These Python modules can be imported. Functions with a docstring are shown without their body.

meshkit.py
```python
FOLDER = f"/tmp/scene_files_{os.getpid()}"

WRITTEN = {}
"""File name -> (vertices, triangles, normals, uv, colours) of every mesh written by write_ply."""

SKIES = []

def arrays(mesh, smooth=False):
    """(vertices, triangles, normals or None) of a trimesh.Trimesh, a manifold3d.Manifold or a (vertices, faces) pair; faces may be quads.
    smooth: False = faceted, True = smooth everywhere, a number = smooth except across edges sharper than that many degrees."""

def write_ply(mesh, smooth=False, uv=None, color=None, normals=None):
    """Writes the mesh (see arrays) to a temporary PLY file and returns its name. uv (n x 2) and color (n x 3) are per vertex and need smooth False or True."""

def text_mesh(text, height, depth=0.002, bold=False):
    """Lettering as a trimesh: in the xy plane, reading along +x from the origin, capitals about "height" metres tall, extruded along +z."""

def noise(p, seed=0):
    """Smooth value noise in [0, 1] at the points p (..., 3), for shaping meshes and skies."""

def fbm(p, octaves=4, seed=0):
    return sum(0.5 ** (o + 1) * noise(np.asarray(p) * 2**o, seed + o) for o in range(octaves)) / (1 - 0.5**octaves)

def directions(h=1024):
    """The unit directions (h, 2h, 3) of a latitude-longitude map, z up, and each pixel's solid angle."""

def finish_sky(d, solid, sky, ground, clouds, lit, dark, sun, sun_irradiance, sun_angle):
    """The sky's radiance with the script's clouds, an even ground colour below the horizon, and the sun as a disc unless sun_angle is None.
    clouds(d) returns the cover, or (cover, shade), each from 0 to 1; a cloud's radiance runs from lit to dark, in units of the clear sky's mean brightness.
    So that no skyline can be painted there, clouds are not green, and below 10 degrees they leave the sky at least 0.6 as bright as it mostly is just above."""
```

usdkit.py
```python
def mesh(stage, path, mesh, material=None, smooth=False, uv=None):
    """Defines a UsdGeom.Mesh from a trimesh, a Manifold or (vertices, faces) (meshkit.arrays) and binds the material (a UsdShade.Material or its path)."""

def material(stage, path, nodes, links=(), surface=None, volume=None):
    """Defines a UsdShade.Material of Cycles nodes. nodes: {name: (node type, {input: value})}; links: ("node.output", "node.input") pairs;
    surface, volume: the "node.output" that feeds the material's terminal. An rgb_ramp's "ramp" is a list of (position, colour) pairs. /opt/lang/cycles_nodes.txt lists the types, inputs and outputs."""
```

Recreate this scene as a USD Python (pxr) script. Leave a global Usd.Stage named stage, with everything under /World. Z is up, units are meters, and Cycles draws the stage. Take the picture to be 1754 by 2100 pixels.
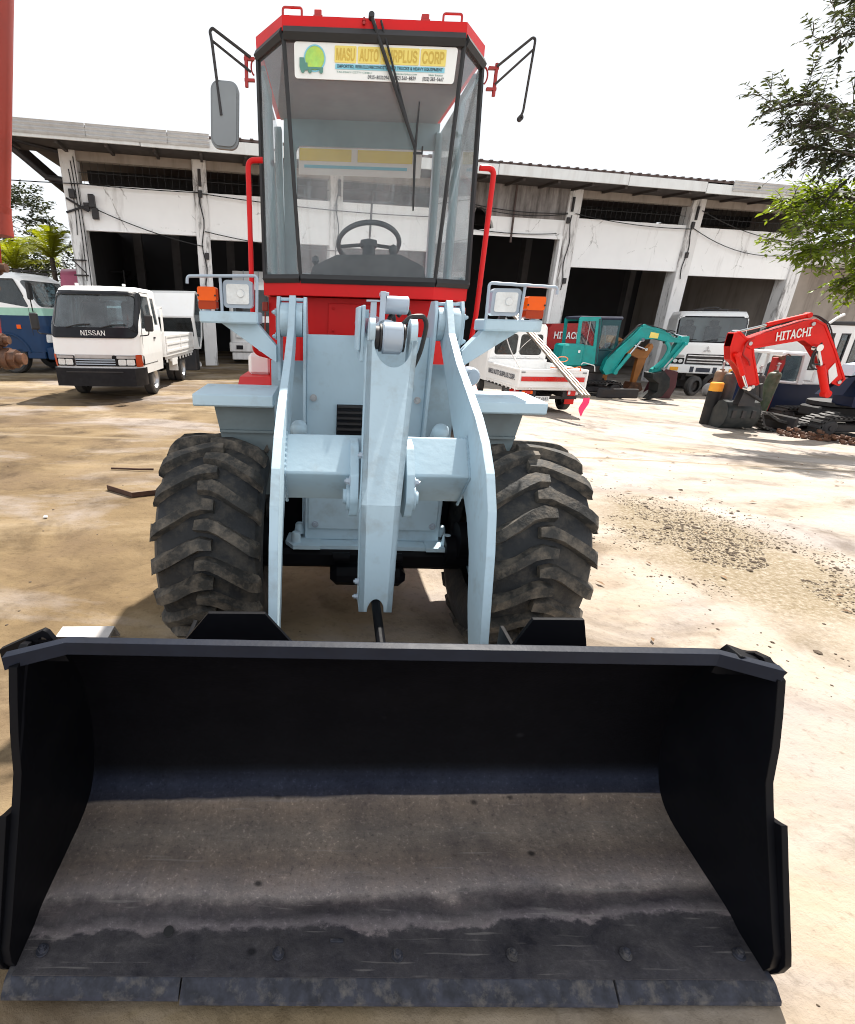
import math, random
import numpy as np
import trimesh, meshkit, usdkit
import shapely, shapely.geometry as sg
from shapely import affinity
from pxr import Usd, UsdGeom, UsdShade, UsdLux, Gf, Sdf

stage = Usd.Stage.CreateInMemory()
UsdGeom.SetStageUpAxis(stage, UsdGeom.Tokens.z)
UsdGeom.Xform.Define(stage, '/World')
UsdGeom.Scope.Define(stage, '/World/Looks')

# ------------------------------------------------------------------ camera, sky, sun
PITCH, ROLL, EYE = 0.3813, 0.01946, 1.45
FX, CX, CY = 1.0351, 0.6804, 1.0716          # focal length and principal point, in thousandths of the 1754 x 2100 picture
cam = UsdGeom.Camera.Define(stage, '/World/camera')
fwd = np.array([0, math.cos(PITCH), -math.sin(PITCH)])
r0 = np.array([1.0, 0, 0]); u0 = np.cross(r0, fwd)
right = math.cos(ROLL) * r0 + math.sin(ROLL) * u0
up = -math.sin(ROLL) * r0 + math.cos(ROLL) * u0
cam.AddTransformOp().Set(Gf.Matrix4d(*right, 0, *up, 0, *(-fwd), 0, 0, 0, EYE, 1))
HA = 36.0
cam.CreateHorizontalApertureAttr(HA)
cam.CreateVerticalApertureAttr(HA * 1024 / 855)
cam.CreateFocalLengthAttr(FX * 1000 / 1754 * HA)
cam.CreateHorizontalApertureOffsetAttr((877 - CX * 1000) / 1754 * HA)
cam.CreateVerticalApertureOffsetAttr((CY * 1000 - 1050) / 1754 * HA)
cam.CreateClippingRangeAttr(Gf.Vec2f(0.05, 2000))
cam.CreateExposureAttr(1.14)

SUN_EL, SUN_AZ = math.radians(57), math.radians(24)
to_sun = np.array([math.sin(SUN_AZ) * math.cos(SUN_EL), math.cos(SUN_AZ) * math.cos(SUN_EL), math.sin(SUN_EL)])
sky_mat = usdkit.material(stage, '/World/Looks/sky_air', {
    'sky': ('sky_texture', {'sky_type': 'single_scattering', 'sun_disc': False, 'sun_elevation': SUN_EL, 'sun_rotation': SUN_AZ, 'air_density': 1.0, 'aerosol_density': 2.0}),
    'tc': ('texture_coordinate', {}),
    'mp': ('mapping', {'scale': (1.0, 1.0, 2.2)}),
    'n': ('noise_texture', {'scale': 1.6, 'detail': 6.0, 'roughness': 0.55}),
    'r': ('rgb_ramp', {'ramp': [(0.30, (0.80, 0.80, 0.80)), (0.62, (0.97, 0.97, 0.97))]}),
    'm': ('mix_color', {'b': (4.9, 5.05, 5.2)}),
    'bg': ('background_shader', {'strength': 0.10})},
    [('tc.generated', 'mp.vector'), ('mp.vector', 'n.vector'), ('n.fac', 'r.fac'), ('r.color', 'm.fac'), ('sky.color', 'm.a'), ('m.result', 'bg.color')], surface='bg.background')
dome = UsdLux.DomeLight.Define(stage, '/World/sky')
UsdShade.MaterialBindingAPI.Apply(dome.GetPrim()).Bind(sky_mat)
dome.GetPrim().SetCustomDataByKey('kind', 'structure')
sun = UsdLux.DistantLight.Define(stage, '/World/sun')
sun.CreateIntensityAttr(1.25); sun.CreateAngleAttr(0.8); sun.CreateColorAttr(Gf.Vec3f(1.0, 0.945, 0.87))
sun.CreateNormalizeAttr(True)
zz = to_sun; xx = np.cross([0, 0, 1.0], zz); xx /= np.linalg.norm(xx); yy = np.cross(zz, xx)
sun.AddTransformOp().Set(Gf.Matrix4d(*xx, 0, *yy, 0, *zz, 0, 0, 0, 20, 1))

# ------------------------------------------------------------------ helpers: prims
used = {}
def numbered(parent, name):
    k = (parent, name); n = used.get(k, 0); used[k] = n + 1
    return f'{parent}/{name}' if n == 0 else f'{parent}/{name}_{n:03d}'
def tag(prim, label=None, cat=None, group=None, kind=None):
    p = prim if isinstance(prim, Usd.Prim) else stage.GetPrimAtPath(prim)
    for k, v in (('label', label), ('category', cat), ('group', group), ('kind', kind)):
        if v: p.SetCustomDataByKey(k, v)
    return p.GetPath().pathString
def obj(name, mesh, mat, parent='/World', smooth=35, label=None, kind=None):
    if isinstance(mesh, (list, tuple)) and len(mesh) and isinstance(mesh[0], trimesh.Trimesh):
        mesh = cat(*mesh)
    path = numbered(parent, name)
    m = usdkit.mesh(stage, path, mesh, mat, smooth=smooth)
    return tag(m.GetPrim(), label, kind=kind)
def thing(name, label, category, loc=(0, 0, 0), rot=0, group=None, matrix=None):
    path = numbered('/World', name)
    x = UsdGeom.Xform.Define(stage, path)
    if matrix is not None:
        x.AddTransformOp().Set(matrix)
    else:
        x.AddTranslateOp().Set(Gf.Vec3d(*map(float, loc)))
        if rot: x.AddRotateZOp().Set(float(rot))
    return tag(x.GetPrim(), label, category, group)
def whole(name, mesh, mat, label, category, group=None, kind=None, smooth=35):
    p = obj(name, mesh, mat, smooth=smooth)
    return tag(p, label, category, group, kind)
def copy_of(src, name, loc, rot, label, group=None):
    path = numbered('/World', name)
    x = UsdGeom.Xform.Define(stage, path)
    x.GetPrim().GetReferences().AddInternalReference(src)
    x.ClearXformOpOrder()
    x.GetPrim().RemoveProperty('xformOp:translate')
    x.AddTranslateOp(UsdGeom.XformOp.PrecisionDouble).Set(Gf.Vec3d(*map(float, loc)))
    x.GetRotateZ = x.AddRotateZOp().Set(float(rot))
    x.GetPrim().SetInstanceable(True)
    return tag(x.GetPrim(), label, None, group)

# ------------------------------------------------------------------ helpers: shapes
def cat(*ms):
    flat = []
    for m in ms: flat += list(m) if isinstance(m, (list, tuple)) else [m]
    return trimesh.util.concatenate(flat)
def box(c, s, ch=0.0):
    c, s = np.array(c, float), np.array(s, float)
    if ch <= 0:
        m = trimesh.creation.box(s); m.apply_translation(c); return m
    ch = min(ch, min(s) * 0.45); pts = []
    for sx in (-1, 1):
        for sy in (-1, 1):
            for sz in (-1, 1):
                h = s / 2 * np.array([sx, sy, sz])
                for k in range(3):
                    q = h.copy()
                    for j in range(3):
                        if j != k: q[j] -= np.sign(q[j]) * ch
                    pts.append(q + c)
    return trimesh.convex.convex_hull(np.array(pts))
def bx(x0, x1, y0, y1, z0, z1, ch=0.0):
    return box(((x0 + x1) / 2, (y0 + y1) / 2, (z0 + z1) / 2), (abs(x1 - x0), abs(y1 - y0), abs(z1 - z0)), ch)
def poly(pts, holes=None, round_=0.0, seg=4):
    p = sg.Polygon(pts, holes) if not hasattr(pts, 'area') else pts
    if round_: p = p.buffer(-round_, join_style=2).buffer(round_, quad_segs=seg)
    return p
def extr(p, h, ch=0.0):
    p = poly(p)
    geoms = [g for g in getattr(p, 'geoms', [p]) if g.area > 1e-9]
    return trimesh.util.concatenate([trimesh.creation.extrude_polygon(g, h, engine='earcut') for g in geoms])
def perm(m, kind, a):
    v = m.vertices.copy()
    if kind == 'x':      # polygon given in (y,z), extruded along x from a
        m.vertices = np.stack([v[:, 2] + a, v[:, 0], v[:, 1]], 1)
    elif kind == 'y':    # polygon in (x,z), extruded along +y
        m.vertices = np.stack([v[:, 0], v[:, 2] + a, v[:, 1]], 1); m.invert()
    else:                # polygon in (x,y), extruded along z
        m.vertices = v + [0, 0, a]
    return m
def prism(p, axis, a, b):
    return perm(extr(p, abs(b - a)), axis, min(a, b))
def tube(pts, r, n=8, smooth_path=0, closed=False):
    p = np.asarray(pts, float)
    if smooth_path:
        t = np.linspace(0, 1, len(p)); tt = np.linspace(0, 1, smooth_path)
        from scipy.interpolate import PchipInterpolator, CubicSpline
        p = np.stack([PchipInterpolator(t, p[:, k])(tt) for k in range(3)], 1)
        if np.ndim(r) and len(r) != len(p): r = np.interp(tt, np.linspace(0, 1, len(r)), r)
    r = np.broadcast_to(np.asarray(r, float), (len(p),))
    d = np.gradient(p, axis=0)
    if closed: d = np.roll(p, -1, 0) - np.roll(p, 1, 0)
    d /= np.linalg.norm(d, axis=1, keepdims=True) + 1e-12
    a = np.cross(d[0], [0, 0, 1.0] if abs(d[0][2]) < 0.9 else [1.0, 0, 0]); a /= np.linalg.norm(a)
    rings = []
    for i in range(len(p)):
        a = a - d[i] * (a @ d[i]); a /= np.linalg.norm(a); b = np.cross(d[i], a)
        ang = np.arange(n) * 2 * math.pi / n
        rings.append(p[i] + r[i] * (np.cos(ang)[:, None] * a + np.sin(ang)[:, None] * b))
    v = np.concatenate(rings); f = []
    m = len(p)
    for i in range(m if closed else m - 1):
        j = (i + 1) % m
        for k in range(n):
            q = (k + 1) % n
            f += [[i * n + k, i * n + q, j * n + q], [i * n + k, j * n + q, j * n + k]]
    if not closed:
        v = np.vstack([v, p[0], p[-1]])
        for k in range(n):
            q = (k + 1) % n
            f += [[m * n, q, k], [m * n + 1, (m - 1) * n + k, (m - 1) * n + q]]
    return trimesh.Trimesh(v, f, process=False)
def cyl(p0, p1, r, n=16, r1=None):
    p0, p1 = np.array(p0, float), np.array(p1, float)
    return tube([p0, p1], [r, r if r1 is None else r1], n)
def rounded(path, rad, seg=5):
    """A polyline with its inner corners rounded."""
    p = [np.array(q, float) for q in path]; out = [p[0]]
    for i in range(1, len(p) - 1):
        a, b = p[i - 1] - p[i], p[i + 1] - p[i]
        la, lb = np.linalg.norm(a), np.linalg.norm(b); t = min(rad, la * .45, lb * .45)
        s, e = p[i] + a / la * t, p[i] + b / lb * t
        for k in range(seg + 1):
            w = k / seg
            out.append((1 - w) ** 2 * s + 2 * w * (1 - w) * p[i] + w * w * e)
    out.append(p[-1])
    return np.array(out)
def lathe(prof, axis='z', c=(0, 0, 0), n=24, close=True):
    prof = np.array(prof, float)   # (r, h)
    ang = np.arange(n) * 2 * math.pi / n
    v = np.stack([prof[:, 0][:, None] * np.cos(ang), prof[:, 0][:, None] * np.sin(ang), np.repeat(prof[:, 1][:, None], n, 1)], -1).reshape(-1, 3)
    f = []
    for i in range(len(prof) - 1):
        for k in range(n):
            q = (k + 1) % n
            f += [[i * n + k, i * n + q, (i + 1) * n + q], [i * n + k, (i + 1) * n + q, (i + 1) * n + k]]
    m = trimesh.Trimesh(v, f, process=False)
    if axis == 'x': m.vertices = m.vertices[:, [2, 0, 1]]
    elif axis == 'y': m.vertices = m.vertices[:, [1, 2, 0]]
    m.apply_translation(c)
    return m
def hexbolt(c, axis, r=0.014, h=0.012, washer=True):
    """A hex head with its washer; axis is the outward direction."""
    a = np.array(axis, float); c = np.array(c, float)
    ms = [cyl(c + a * .003, c + a * (h + .003), r, 6)]
    if washer: ms.append(cyl(c, c + a * .004, r * 1.55, 14))
    ms.append(cyl(c + a * h, c + a * (h + .008), r * .5, 8))
    return cat(ms)
def text(s, height, axis_r, axis_u, origin, depth=0.004, bold=True, center=True, width=None):
    m = meshkit.text_mesh(s, height, depth, bold)
    b = m.bounds
    if center: m.apply_translation([-(b[0][0] + b[1][0]) / 2, -(b[0][1] + b[1][1]) / 2, 0])
    if width:
        w = b[1][0] - b[0][0]; m.vertices = m.vertices * [width / w, 1, 1]
    R_, U_ = np.array(axis_r, float), np.array(axis_u, float); N_ = np.cross(R_, U_)
    v = m.vertices
    m.vertices = np.array(origin) + v[:, :1] * R_ + v[:, 1:2] * U_ + v[:, 2:3] * N_
    return m
def place(m, loc=(0, 0, 0), rz=0.0):
    m = m.copy(); c, s = math.cos(rz), math.sin(rz)
    v = m.vertices
    m.vertices = np.stack([v[:, 0] * c - v[:, 1] * s, v[:, 0] * s + v[:, 1] * c, v[:, 2]], 1) + np.array(loc)
    return m

# ------------------------------------------------------------------ materials
def look(name, nodes, links, surface='p.BSDF'):
    return usdkit.material(stage, '/World/Looks/' + name, nodes, links, surface=surface)
def paint(name, col, rough=0.4, var=0.12, scale=5.0, dust=None, dust_amt=0.0, metallic=0.0, bump=0.0, bump_scale=60.0, bevel=0.0, coat=0.0, streak=False, lo=0.45, hi=0.75, spec=0.5, ds=3.0, cracks=0.0):
    """Painted or plain surface: slight tone variation, patches of dust or rust, fine relief."""
    col = np.array(col, float); d = np.array(dust if dust is not None else col * .6, float)
    nodes = {'tc': ('texture_coordinate', {}),
             'mp': ('mapping', {'scale': (1, 1, 0.16) if streak else (1, 1, 1)}),
             'n1': ('noise_texture', {'scale': scale, 'detail': 5.0, 'roughness': 0.6}),
             'r1': ('rgb_ramp', {'ramp': [(0.3, tuple(col * (1 - var))), (0.7, tuple(np.minimum(col * (1 + var), 1)))]}),
             'n2': ('noise_texture', {'scale': ds, 'detail': 9.0, 'roughness': 0.68}),
             'r2': ('rgb_ramp', {'ramp': [(lo, (0, 0, 0)), (hi, (dust_amt,) * 3)]}),
             'm': ('mix_color', {'b': tuple(d)}),
             'rr': ('map_range', {'from_min': 0.3, 'from_max': 0.7, 'to_min': rough * 0.85, 'to_max': min(rough * 1.2, 1)}),
             'p': ('principled_bsdf', {'metallic': metallic, 'coat_weight': coat, 'coat_roughness': 0.12, 'specular_ior_level': spec})}
    links = [('tc.object', 'mp.vector'), ('tc.object', 'n1.vector'), ('mp.vector', 'n2.vector'), ('n1.fac', 'r1.fac'), ('n2.fac', 'r2.fac'), ('r2.color', 'm.fac'),
             ('r1.color', 'm.a'), ('m.result', 'p.base_color'), ('n2.fac', 'rr.value'), ('rr.result', 'p.roughness')]
    if cracks:
        nodes.update({'cv': ('voronoi_texture', {'feature': 'distance_to_edge', 'scale': cracks}), 'cn': ('noise_texture', {'scale': 2.2, 'detail': 6.0, 'roughness': 0.7}), 'cmx': ('mix_vector', {'fac': 0.22}),
                      'cr': ('rgb_ramp', {'ramp': [(0.0, (0.75, 0.75, 0.75)), (0.012, (0, 0, 0))]}), 'cmk': ('rgb_ramp', {'ramp': [(0.50, (0, 0, 0)), (0.60, (1, 1, 1))]}), 'cmm': ('math', {'math_type': 'multiply'}), 'cm': ('mix_color', {'b': (0.13, 0.115, 0.10)})})
        links = [l for l in links if l[1] != 'p.base_color'] + [('tc.object', 'cn.vector'), ('tc.object', 'cmx.a'), ('cn.color', 'cmx.b'), ('cmx.result', 'cv.vector'), ('cv.distance', 'cr.fac'), ('n2.fac', 'cmk.fac'), ('cr.color', 'cmm.value1'), ('cmk.color', 'cmm.value2'), ('cmm.value', 'cm.fac'), ('m.result', 'cm.a'), ('cm.result', 'p.base_color')]
    if bevel:
        nodes['bv'] = ('bevel', {'radius': bevel, 'samples': 4})
    if bump:
        nodes['n3'] = ('noise_texture', {'scale': bump_scale, 'detail': 4.0})
        nodes['bp'] = ('bump', {'strength': 1.0, 'distance': bump})
        links += [('tc.object', 'n3.vector'), ('n3.fac', 'bp.height'), ('bp.normal', 'p.normal')]
        if bevel: links.append(('bv.bevel', 'bp.normal'))
    elif bevel:
        links.append(('bv.bevel', 'p.normal'))
    return look(name, nodes, links)
def pane(name, tint=(0.9, 0.93, 0.93), ior=1.45, rough=0.02, dust=0.05):
    n = {'f': ('fresnel', {'IOR': ior}), 't': ('transparent_bsdf', {'color': tint}), 'g': ('glossy_bsdf', {'color': (1, 1, 1), 'roughness': rough}), 'x': ('mix_closure', {}),
         'tc': ('texture_coordinate', {}), 'dn': ('noise_texture', {'scale': 3.5, 'detail': 6.0, 'roughness': 0.65}), 'dr': ('rgb_ramp', {'ramp': [(0.35, (dust * .5,) * 3), (0.7, (dust * 1.7,) * 3)]}),
         'dd': ('diffuse_bsdf', {'color': (0.62, 0.66, 0.68)}), 'dt': ('translucent_bsdf', {'color': (0.62, 0.66, 0.68)}), 'dx': ('mix_closure', {'fac': 0.5}), 'y': ('mix_closure', {})}
    return look(name, n, [('f.fac', 'x.fac'), ('t.BSDF', 'x.closure1'), ('g.BSDF', 'x.closure2'), ('tc.object', 'dn.vector'), ('dn.fac', 'dr.fac'), ('dr.color', 'y.fac'), ('dd.BSDF', 'dx.closure1'), ('dt.BSDF', 'dx.closure2'), ('x.closure', 'y.closure1'), ('dx.closure', 'y.closure2')], surface='y.closure')
M = {}
M['grey_paint'] = paint('grey_blue_paint', (0.43, 0.56, 0.64), 0.5, 0.05, 4, dust=(0.27, 0.28, 0.27), dust_amt=0.65, bump=0.0010, bump_scale=38, bevel=0.004, lo=.52, hi=.80, ds=7.5, spec=.3)
M['red_paint'] = paint('red_paint', (0.60, 0.008, 0.010), 0.42, 0.06, 4, dust=(0.33, 0.03, 0.02), dust_amt=0.3, bump=0.0004, bump_scale=40, bevel=0.004, coat=0.0, spec=.25)
M['red_dark'] = paint('dark_red_paint', (0.34, 0.02, 0.018), 0.45, 0.12)
M['black_steel'] = paint('black_steel', (0.0025, 0.0027, 0.004), 0.5, 0.25, 6, dust=(0.012, 0.011, 0.011), dust_amt=0.4, bump=0.0008, bump_scale=30, bevel=0.004, lo=.55, hi=.85, spec=.10)
M['black_gloss'] = paint('black_paint', (0.006, 0.0065, 0.009), 0.3, 0.2, 6, dust=(0.025, 0.022, 0.02), dust_amt=0.35, spec=.22)
M['rubber_trim'] = paint('rubber_trim', (0.012, 0.012, 0.013), 0.55, 0.15)
M['tyre'] = paint('tyre_rubber', (0.016, 0.0175, 0.020), 0.66, 0.3, 14, dust=(0.085, 0.075, 0.062), dust_amt=0.8, bump=0.003, bump_scale=60, lo=.46, hi=.70, ds=13, spec=.35)
M['tyre_lug'] = paint('worn_tyre_lug', (0.034, 0.033, 0.031), 0.75, 0.3, 16, dust=(0.17, 0.142, 0.112), dust_amt=0.8, bump=0.0035, bump_scale=75, lo=.44, hi=.66, ds=15, spec=.3)
M['small_tyre'] = paint('plain_tyre_rubber', (0.02, 0.02, 0.021), 0.7, 0.2, 8, dust=(0.12, 0.10, 0.08), dust_amt=0.5)
M['steel'] = paint('bare_steel', (0.45, 0.45, 0.46), 0.32, 0.1, metallic=0.85)
M['chrome'] = paint('chrome_rod', (0.75, 0.76, 0.78), 0.12, 0.03, metallic=1.0)
M['dark_metal'] = paint('dark_metal', (0.028, 0.027, 0.029), 0.5, 0.2, dust=(0.07, 0.05, 0.035), dust_amt=0.5, spec=.3)
M['rust'] = paint('rusty_iron', (0.11, 0.045, 0.020), 0.6, 0.5, 9, dust=(0.03, 0.018, 0.013), dust_amt=0.85, bump=0.006, bump_scale=22, ds=6)
M['amber'] = paint('amber_lens', (0.80, 0.105, 0.003), 0.2, 0.06, 12, spec=.3)
M['amber_dark'] = paint('amber_lens_low', (0.36, 0.035, 0.004), 0.25, 0.08, 12, spec=.3)
M['lamp_glass'] = paint('lamp_glass', (0.66, 0.67, 0.66), 0.12, 0.12, 25, coat=0.6, bump=0.002, bump_scale=90)
M['lamp_rim'] = paint('lamp_rim', (0.34, 0.40, 0.47), 0.3, 0.05, coat=0.3)
M['cab_glass'] = pane('cab_glass', (0.97, 0.98, 0.98), 1.45, dust=0.075)
M['car_glass'] = pane('car_glass', (0.66, 0.78, 0.82), 1.75)
M['dark_glass'] = pane('dark_window_glass', (0.30, 0.36, 0.38), 1.5)
M['interior'] = paint('cab_lining', (0.25, 0.265, 0.275), 0.7, 0.1, 5, dust=(0.24, 0.20, 0.19), dust_amt=0.4)
M['interior_teal'] = paint('cab_back_lining', (0.22, 0.33, 0.37), 0.6, 0.1, 5)
M['dash'] = paint('dashboard_plastic', (0.035, 0.045, 0.055), 0.5, 0.15)
M['white_paint'] = paint('white_paint', (0.80, 0.80, 0.79), 0.32, 0.03, 3, dust=(0.55, 0.52, 0.46), dust_amt=0.3, coat=0.3)
M['white_old'] = paint('old_white_paint', (0.70, 0.69, 0.68), 0.45, 0.06, 3, dust=(0.30, 0.26, 0.22), dust_amt=0.7, streak=True)
M['sticker_white'] = paint('sticker_white', (0.80, 0.81, 0.79), 0.4, 0.03)
M['sticker_yellow'] = paint('sticker_yellow', (0.78, 0.64, 0.16), 0.45, 0.06)
M['sticker_ochre'] = paint('sticker_ochre', (0.58, 0.40, 0.06), 0.45, 0.1)
M['sticker_blue'] = paint('sticker_blue', (0.22, 0.55, 0.68), 0.45, 0.06)
M['sticker_green'] = paint('sticker_green', (0.35, 0.62, 0.12), 0.45, 0.25, 22, dust=(0.62, 0.72, 0.08), dust_amt=0.9, ds=18)
M['sticker_teal'] = paint('sticker_teal', (0.10, 0.26, 0.22), 0.45, 0.2)
M['ink'] = paint('dark_ink', (0.03, 0.035, 0.05), 0.5, 0.1)
M['teal_paint'] = paint('teal_paint', (0.008, 0.30, 0.28), 0.35, 0.08, 4, dust=(0.03, 0.12, 0.11), dust_amt=0.5)
M['hit_red'] = paint('bright_red_paint', (0.72, 0.010, 0.005), 0.4, 0.07, 4, dust=(0.25, 0.02, 0.012), dust_amt=0.3, spec=.3)
M['navy'] = paint('navy_paint', (0.006, 0.011, 0.032), 0.35, 0.12, 4, spec=.3)
M['blue_truck'] = paint('blue_truck_paint', (0.005, 0.030, 0.085), 0.35, 0.1, 4, dust=(0.01, 0.02, 0.05), dust_amt=0.5, spec=.3)
M['mint'] = paint('mint_paint', (0.30, 0.52, 0.42), 0.4, 0.06)
M['maroon'] = paint('maroon_paint', (0.30, 0.03, 0.08), 0.3, 0.1, coat=0.4)
M['orange_old'] = paint('old_orange_paint', (0.34, 0.12, 0.02), 0.6, 0.25, 6, dust=(0.08, 0.04, 0.02), dust_amt=0.7)
M['orange_red'] = paint('faded_orange_red_paint', (0.27, 0.026, 0.012), 0.5, 0.2, 3, dust=(0.10, 0.022, 0.014), dust_amt=0.5)
M['yellow'] = paint('yellow_paint', (0.75, 0.33, 0.02), 0.4, 0.08)
M['cyl_black'] = paint('black_cylinder_paint', (0.008, 0.008, 0.009), 0.5, 0.3, 9, dust=(0.07, 0.05, 0.045), dust_amt=0.45, bump=0.001, spec=.25)
M['cyl_grey'] = paint('grey_cylinder_paint', (0.030, 0.030, 0.030), 0.55, 0.3, 9, dust=(0.13, 0.10, 0.08), dust_amt=0.6, bump=0.001)
M['cyl_green'] = paint('green_cylinder_paint', (0.035, 0.055, 0.025), 0.5, 0.3, 7, dust=(0.20, 0.20, 0.15), dust_amt=0.7)
M['ribbon'] = paint('pink_ribbon', (0.85, 0.03, 0.14), 0.5, 0.08)
M['orange_rope'] = paint('orange_rope', (0.75, 0.16, 0.02), 0.7, 0.1)
M['tail_red'] = paint('red_lens', (0.5, 0.01, 0.008), 0.2, 0.1, coat=0.5)
M['wall_white'] = paint('white_plaster', (0.84, 0.84, 0.835), 0.85, 0.03, 1.2, dust=(0.30, 0.27, 0.25), dust_amt=0.65, bump=0.004, bump_scale=9, streak=True, lo=.56, hi=.80, ds=2.2, cracks=0.9)
M['wall_stain'] = paint('stained_plaster', (0.30, 0.28, 0.27), 0.9, 0.2, 1.5, dust=(0.06, 0.05, 0.045), dust_amt=0.9, bump=0.006, bump_scale=9, streak=True, lo=.40, hi=.64, ds=3.0)
M['wall_beige'] = paint('beige_beam', (0.30, 0.26, 0.225), 0.9, 0.1, 1.5, dust=(0.16, 0.13, 0.11), dust_amt=0.8, bump=0.004, bump_scale=9, streak=True, lo=.48, hi=.72, ds=2.4)
M['column'] = paint('column_plaster', (0.70, 0.69, 0.68), 0.85, 0.06, 1.5, dust=(0.08, 0.07, 0.065), dust_amt=0.85, bump=0.006, bump_scale=10, streak=True, lo=.52, hi=.64, ds=4.2, cracks=1.6)
M['concrete_dark'] = paint('dark_concrete', (0.022, 0.021, 0.023), 0.9, 0.2, 1.5, dust=(0.03, 0.028, 0.03), dust_amt=0.7, bump=0.004, bump_scale=8)  # bay shade put into the colour; the concrete itself is paler
M['inner_column'] = paint('shaded_column', (0.07, 0.065, 0.065), 0.9, 0.2, 1.5, dust=(0.03, 0.027, 0.027), dust_amt=0.7)  # column colour lowered to carry the deep shade inside the bays
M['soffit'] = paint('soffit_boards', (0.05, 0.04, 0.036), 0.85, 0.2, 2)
M['fascia'] = paint('fascia_metal', (0.62, 0.63, 0.62), 0.5, 0.05, 2, dust=(0.36, 0.33, 0.30), dust_amt=0.5, streak=True)
M['zinc'] = paint('zinc_sheet', (0.50, 0.50, 0.50), 0.45, 0.08, 2, dust=(0.33, 0.31, 0.30), dust_amt=0.5, metallic=0.25)
M['roof_dark'] = paint('weathered_roof_sheet', (0.085, 0.06, 0.055), 0.8, 0.3, 3)
M['cable'] = paint('cable_black', (0.015, 0.015, 0.016), 0.6, 0.1)
M['canopy_white'] = M['white_paint']
M['stone_grey'] = paint('weathered_grey_steel', (0.42, 0.40, 0.39), 0.7, 0.15, 12, dust=(0.20, 0.16, 0.13), dust_amt=0.6, bump=0.001)
M['web_grey'] = paint('shaded_grey_paint', (0.13, 0.165, 0.175), 0.55, 0.12, 5, dust=(0.09, 0.085, 0.08), dust_amt=0.6, bump=0.001)  # darker copy of the grey paint, underside shade put into its colour
M['mirror_back'] = paint('mirror_back', (0.20, 0.22, 0.235), 0.45, 0.08)
M['weld'] = paint('weld_bead', (0.30, 0.42, 0.50), 0.5, 0.1, 60, bump=0.002, bump_scale=160)
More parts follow.
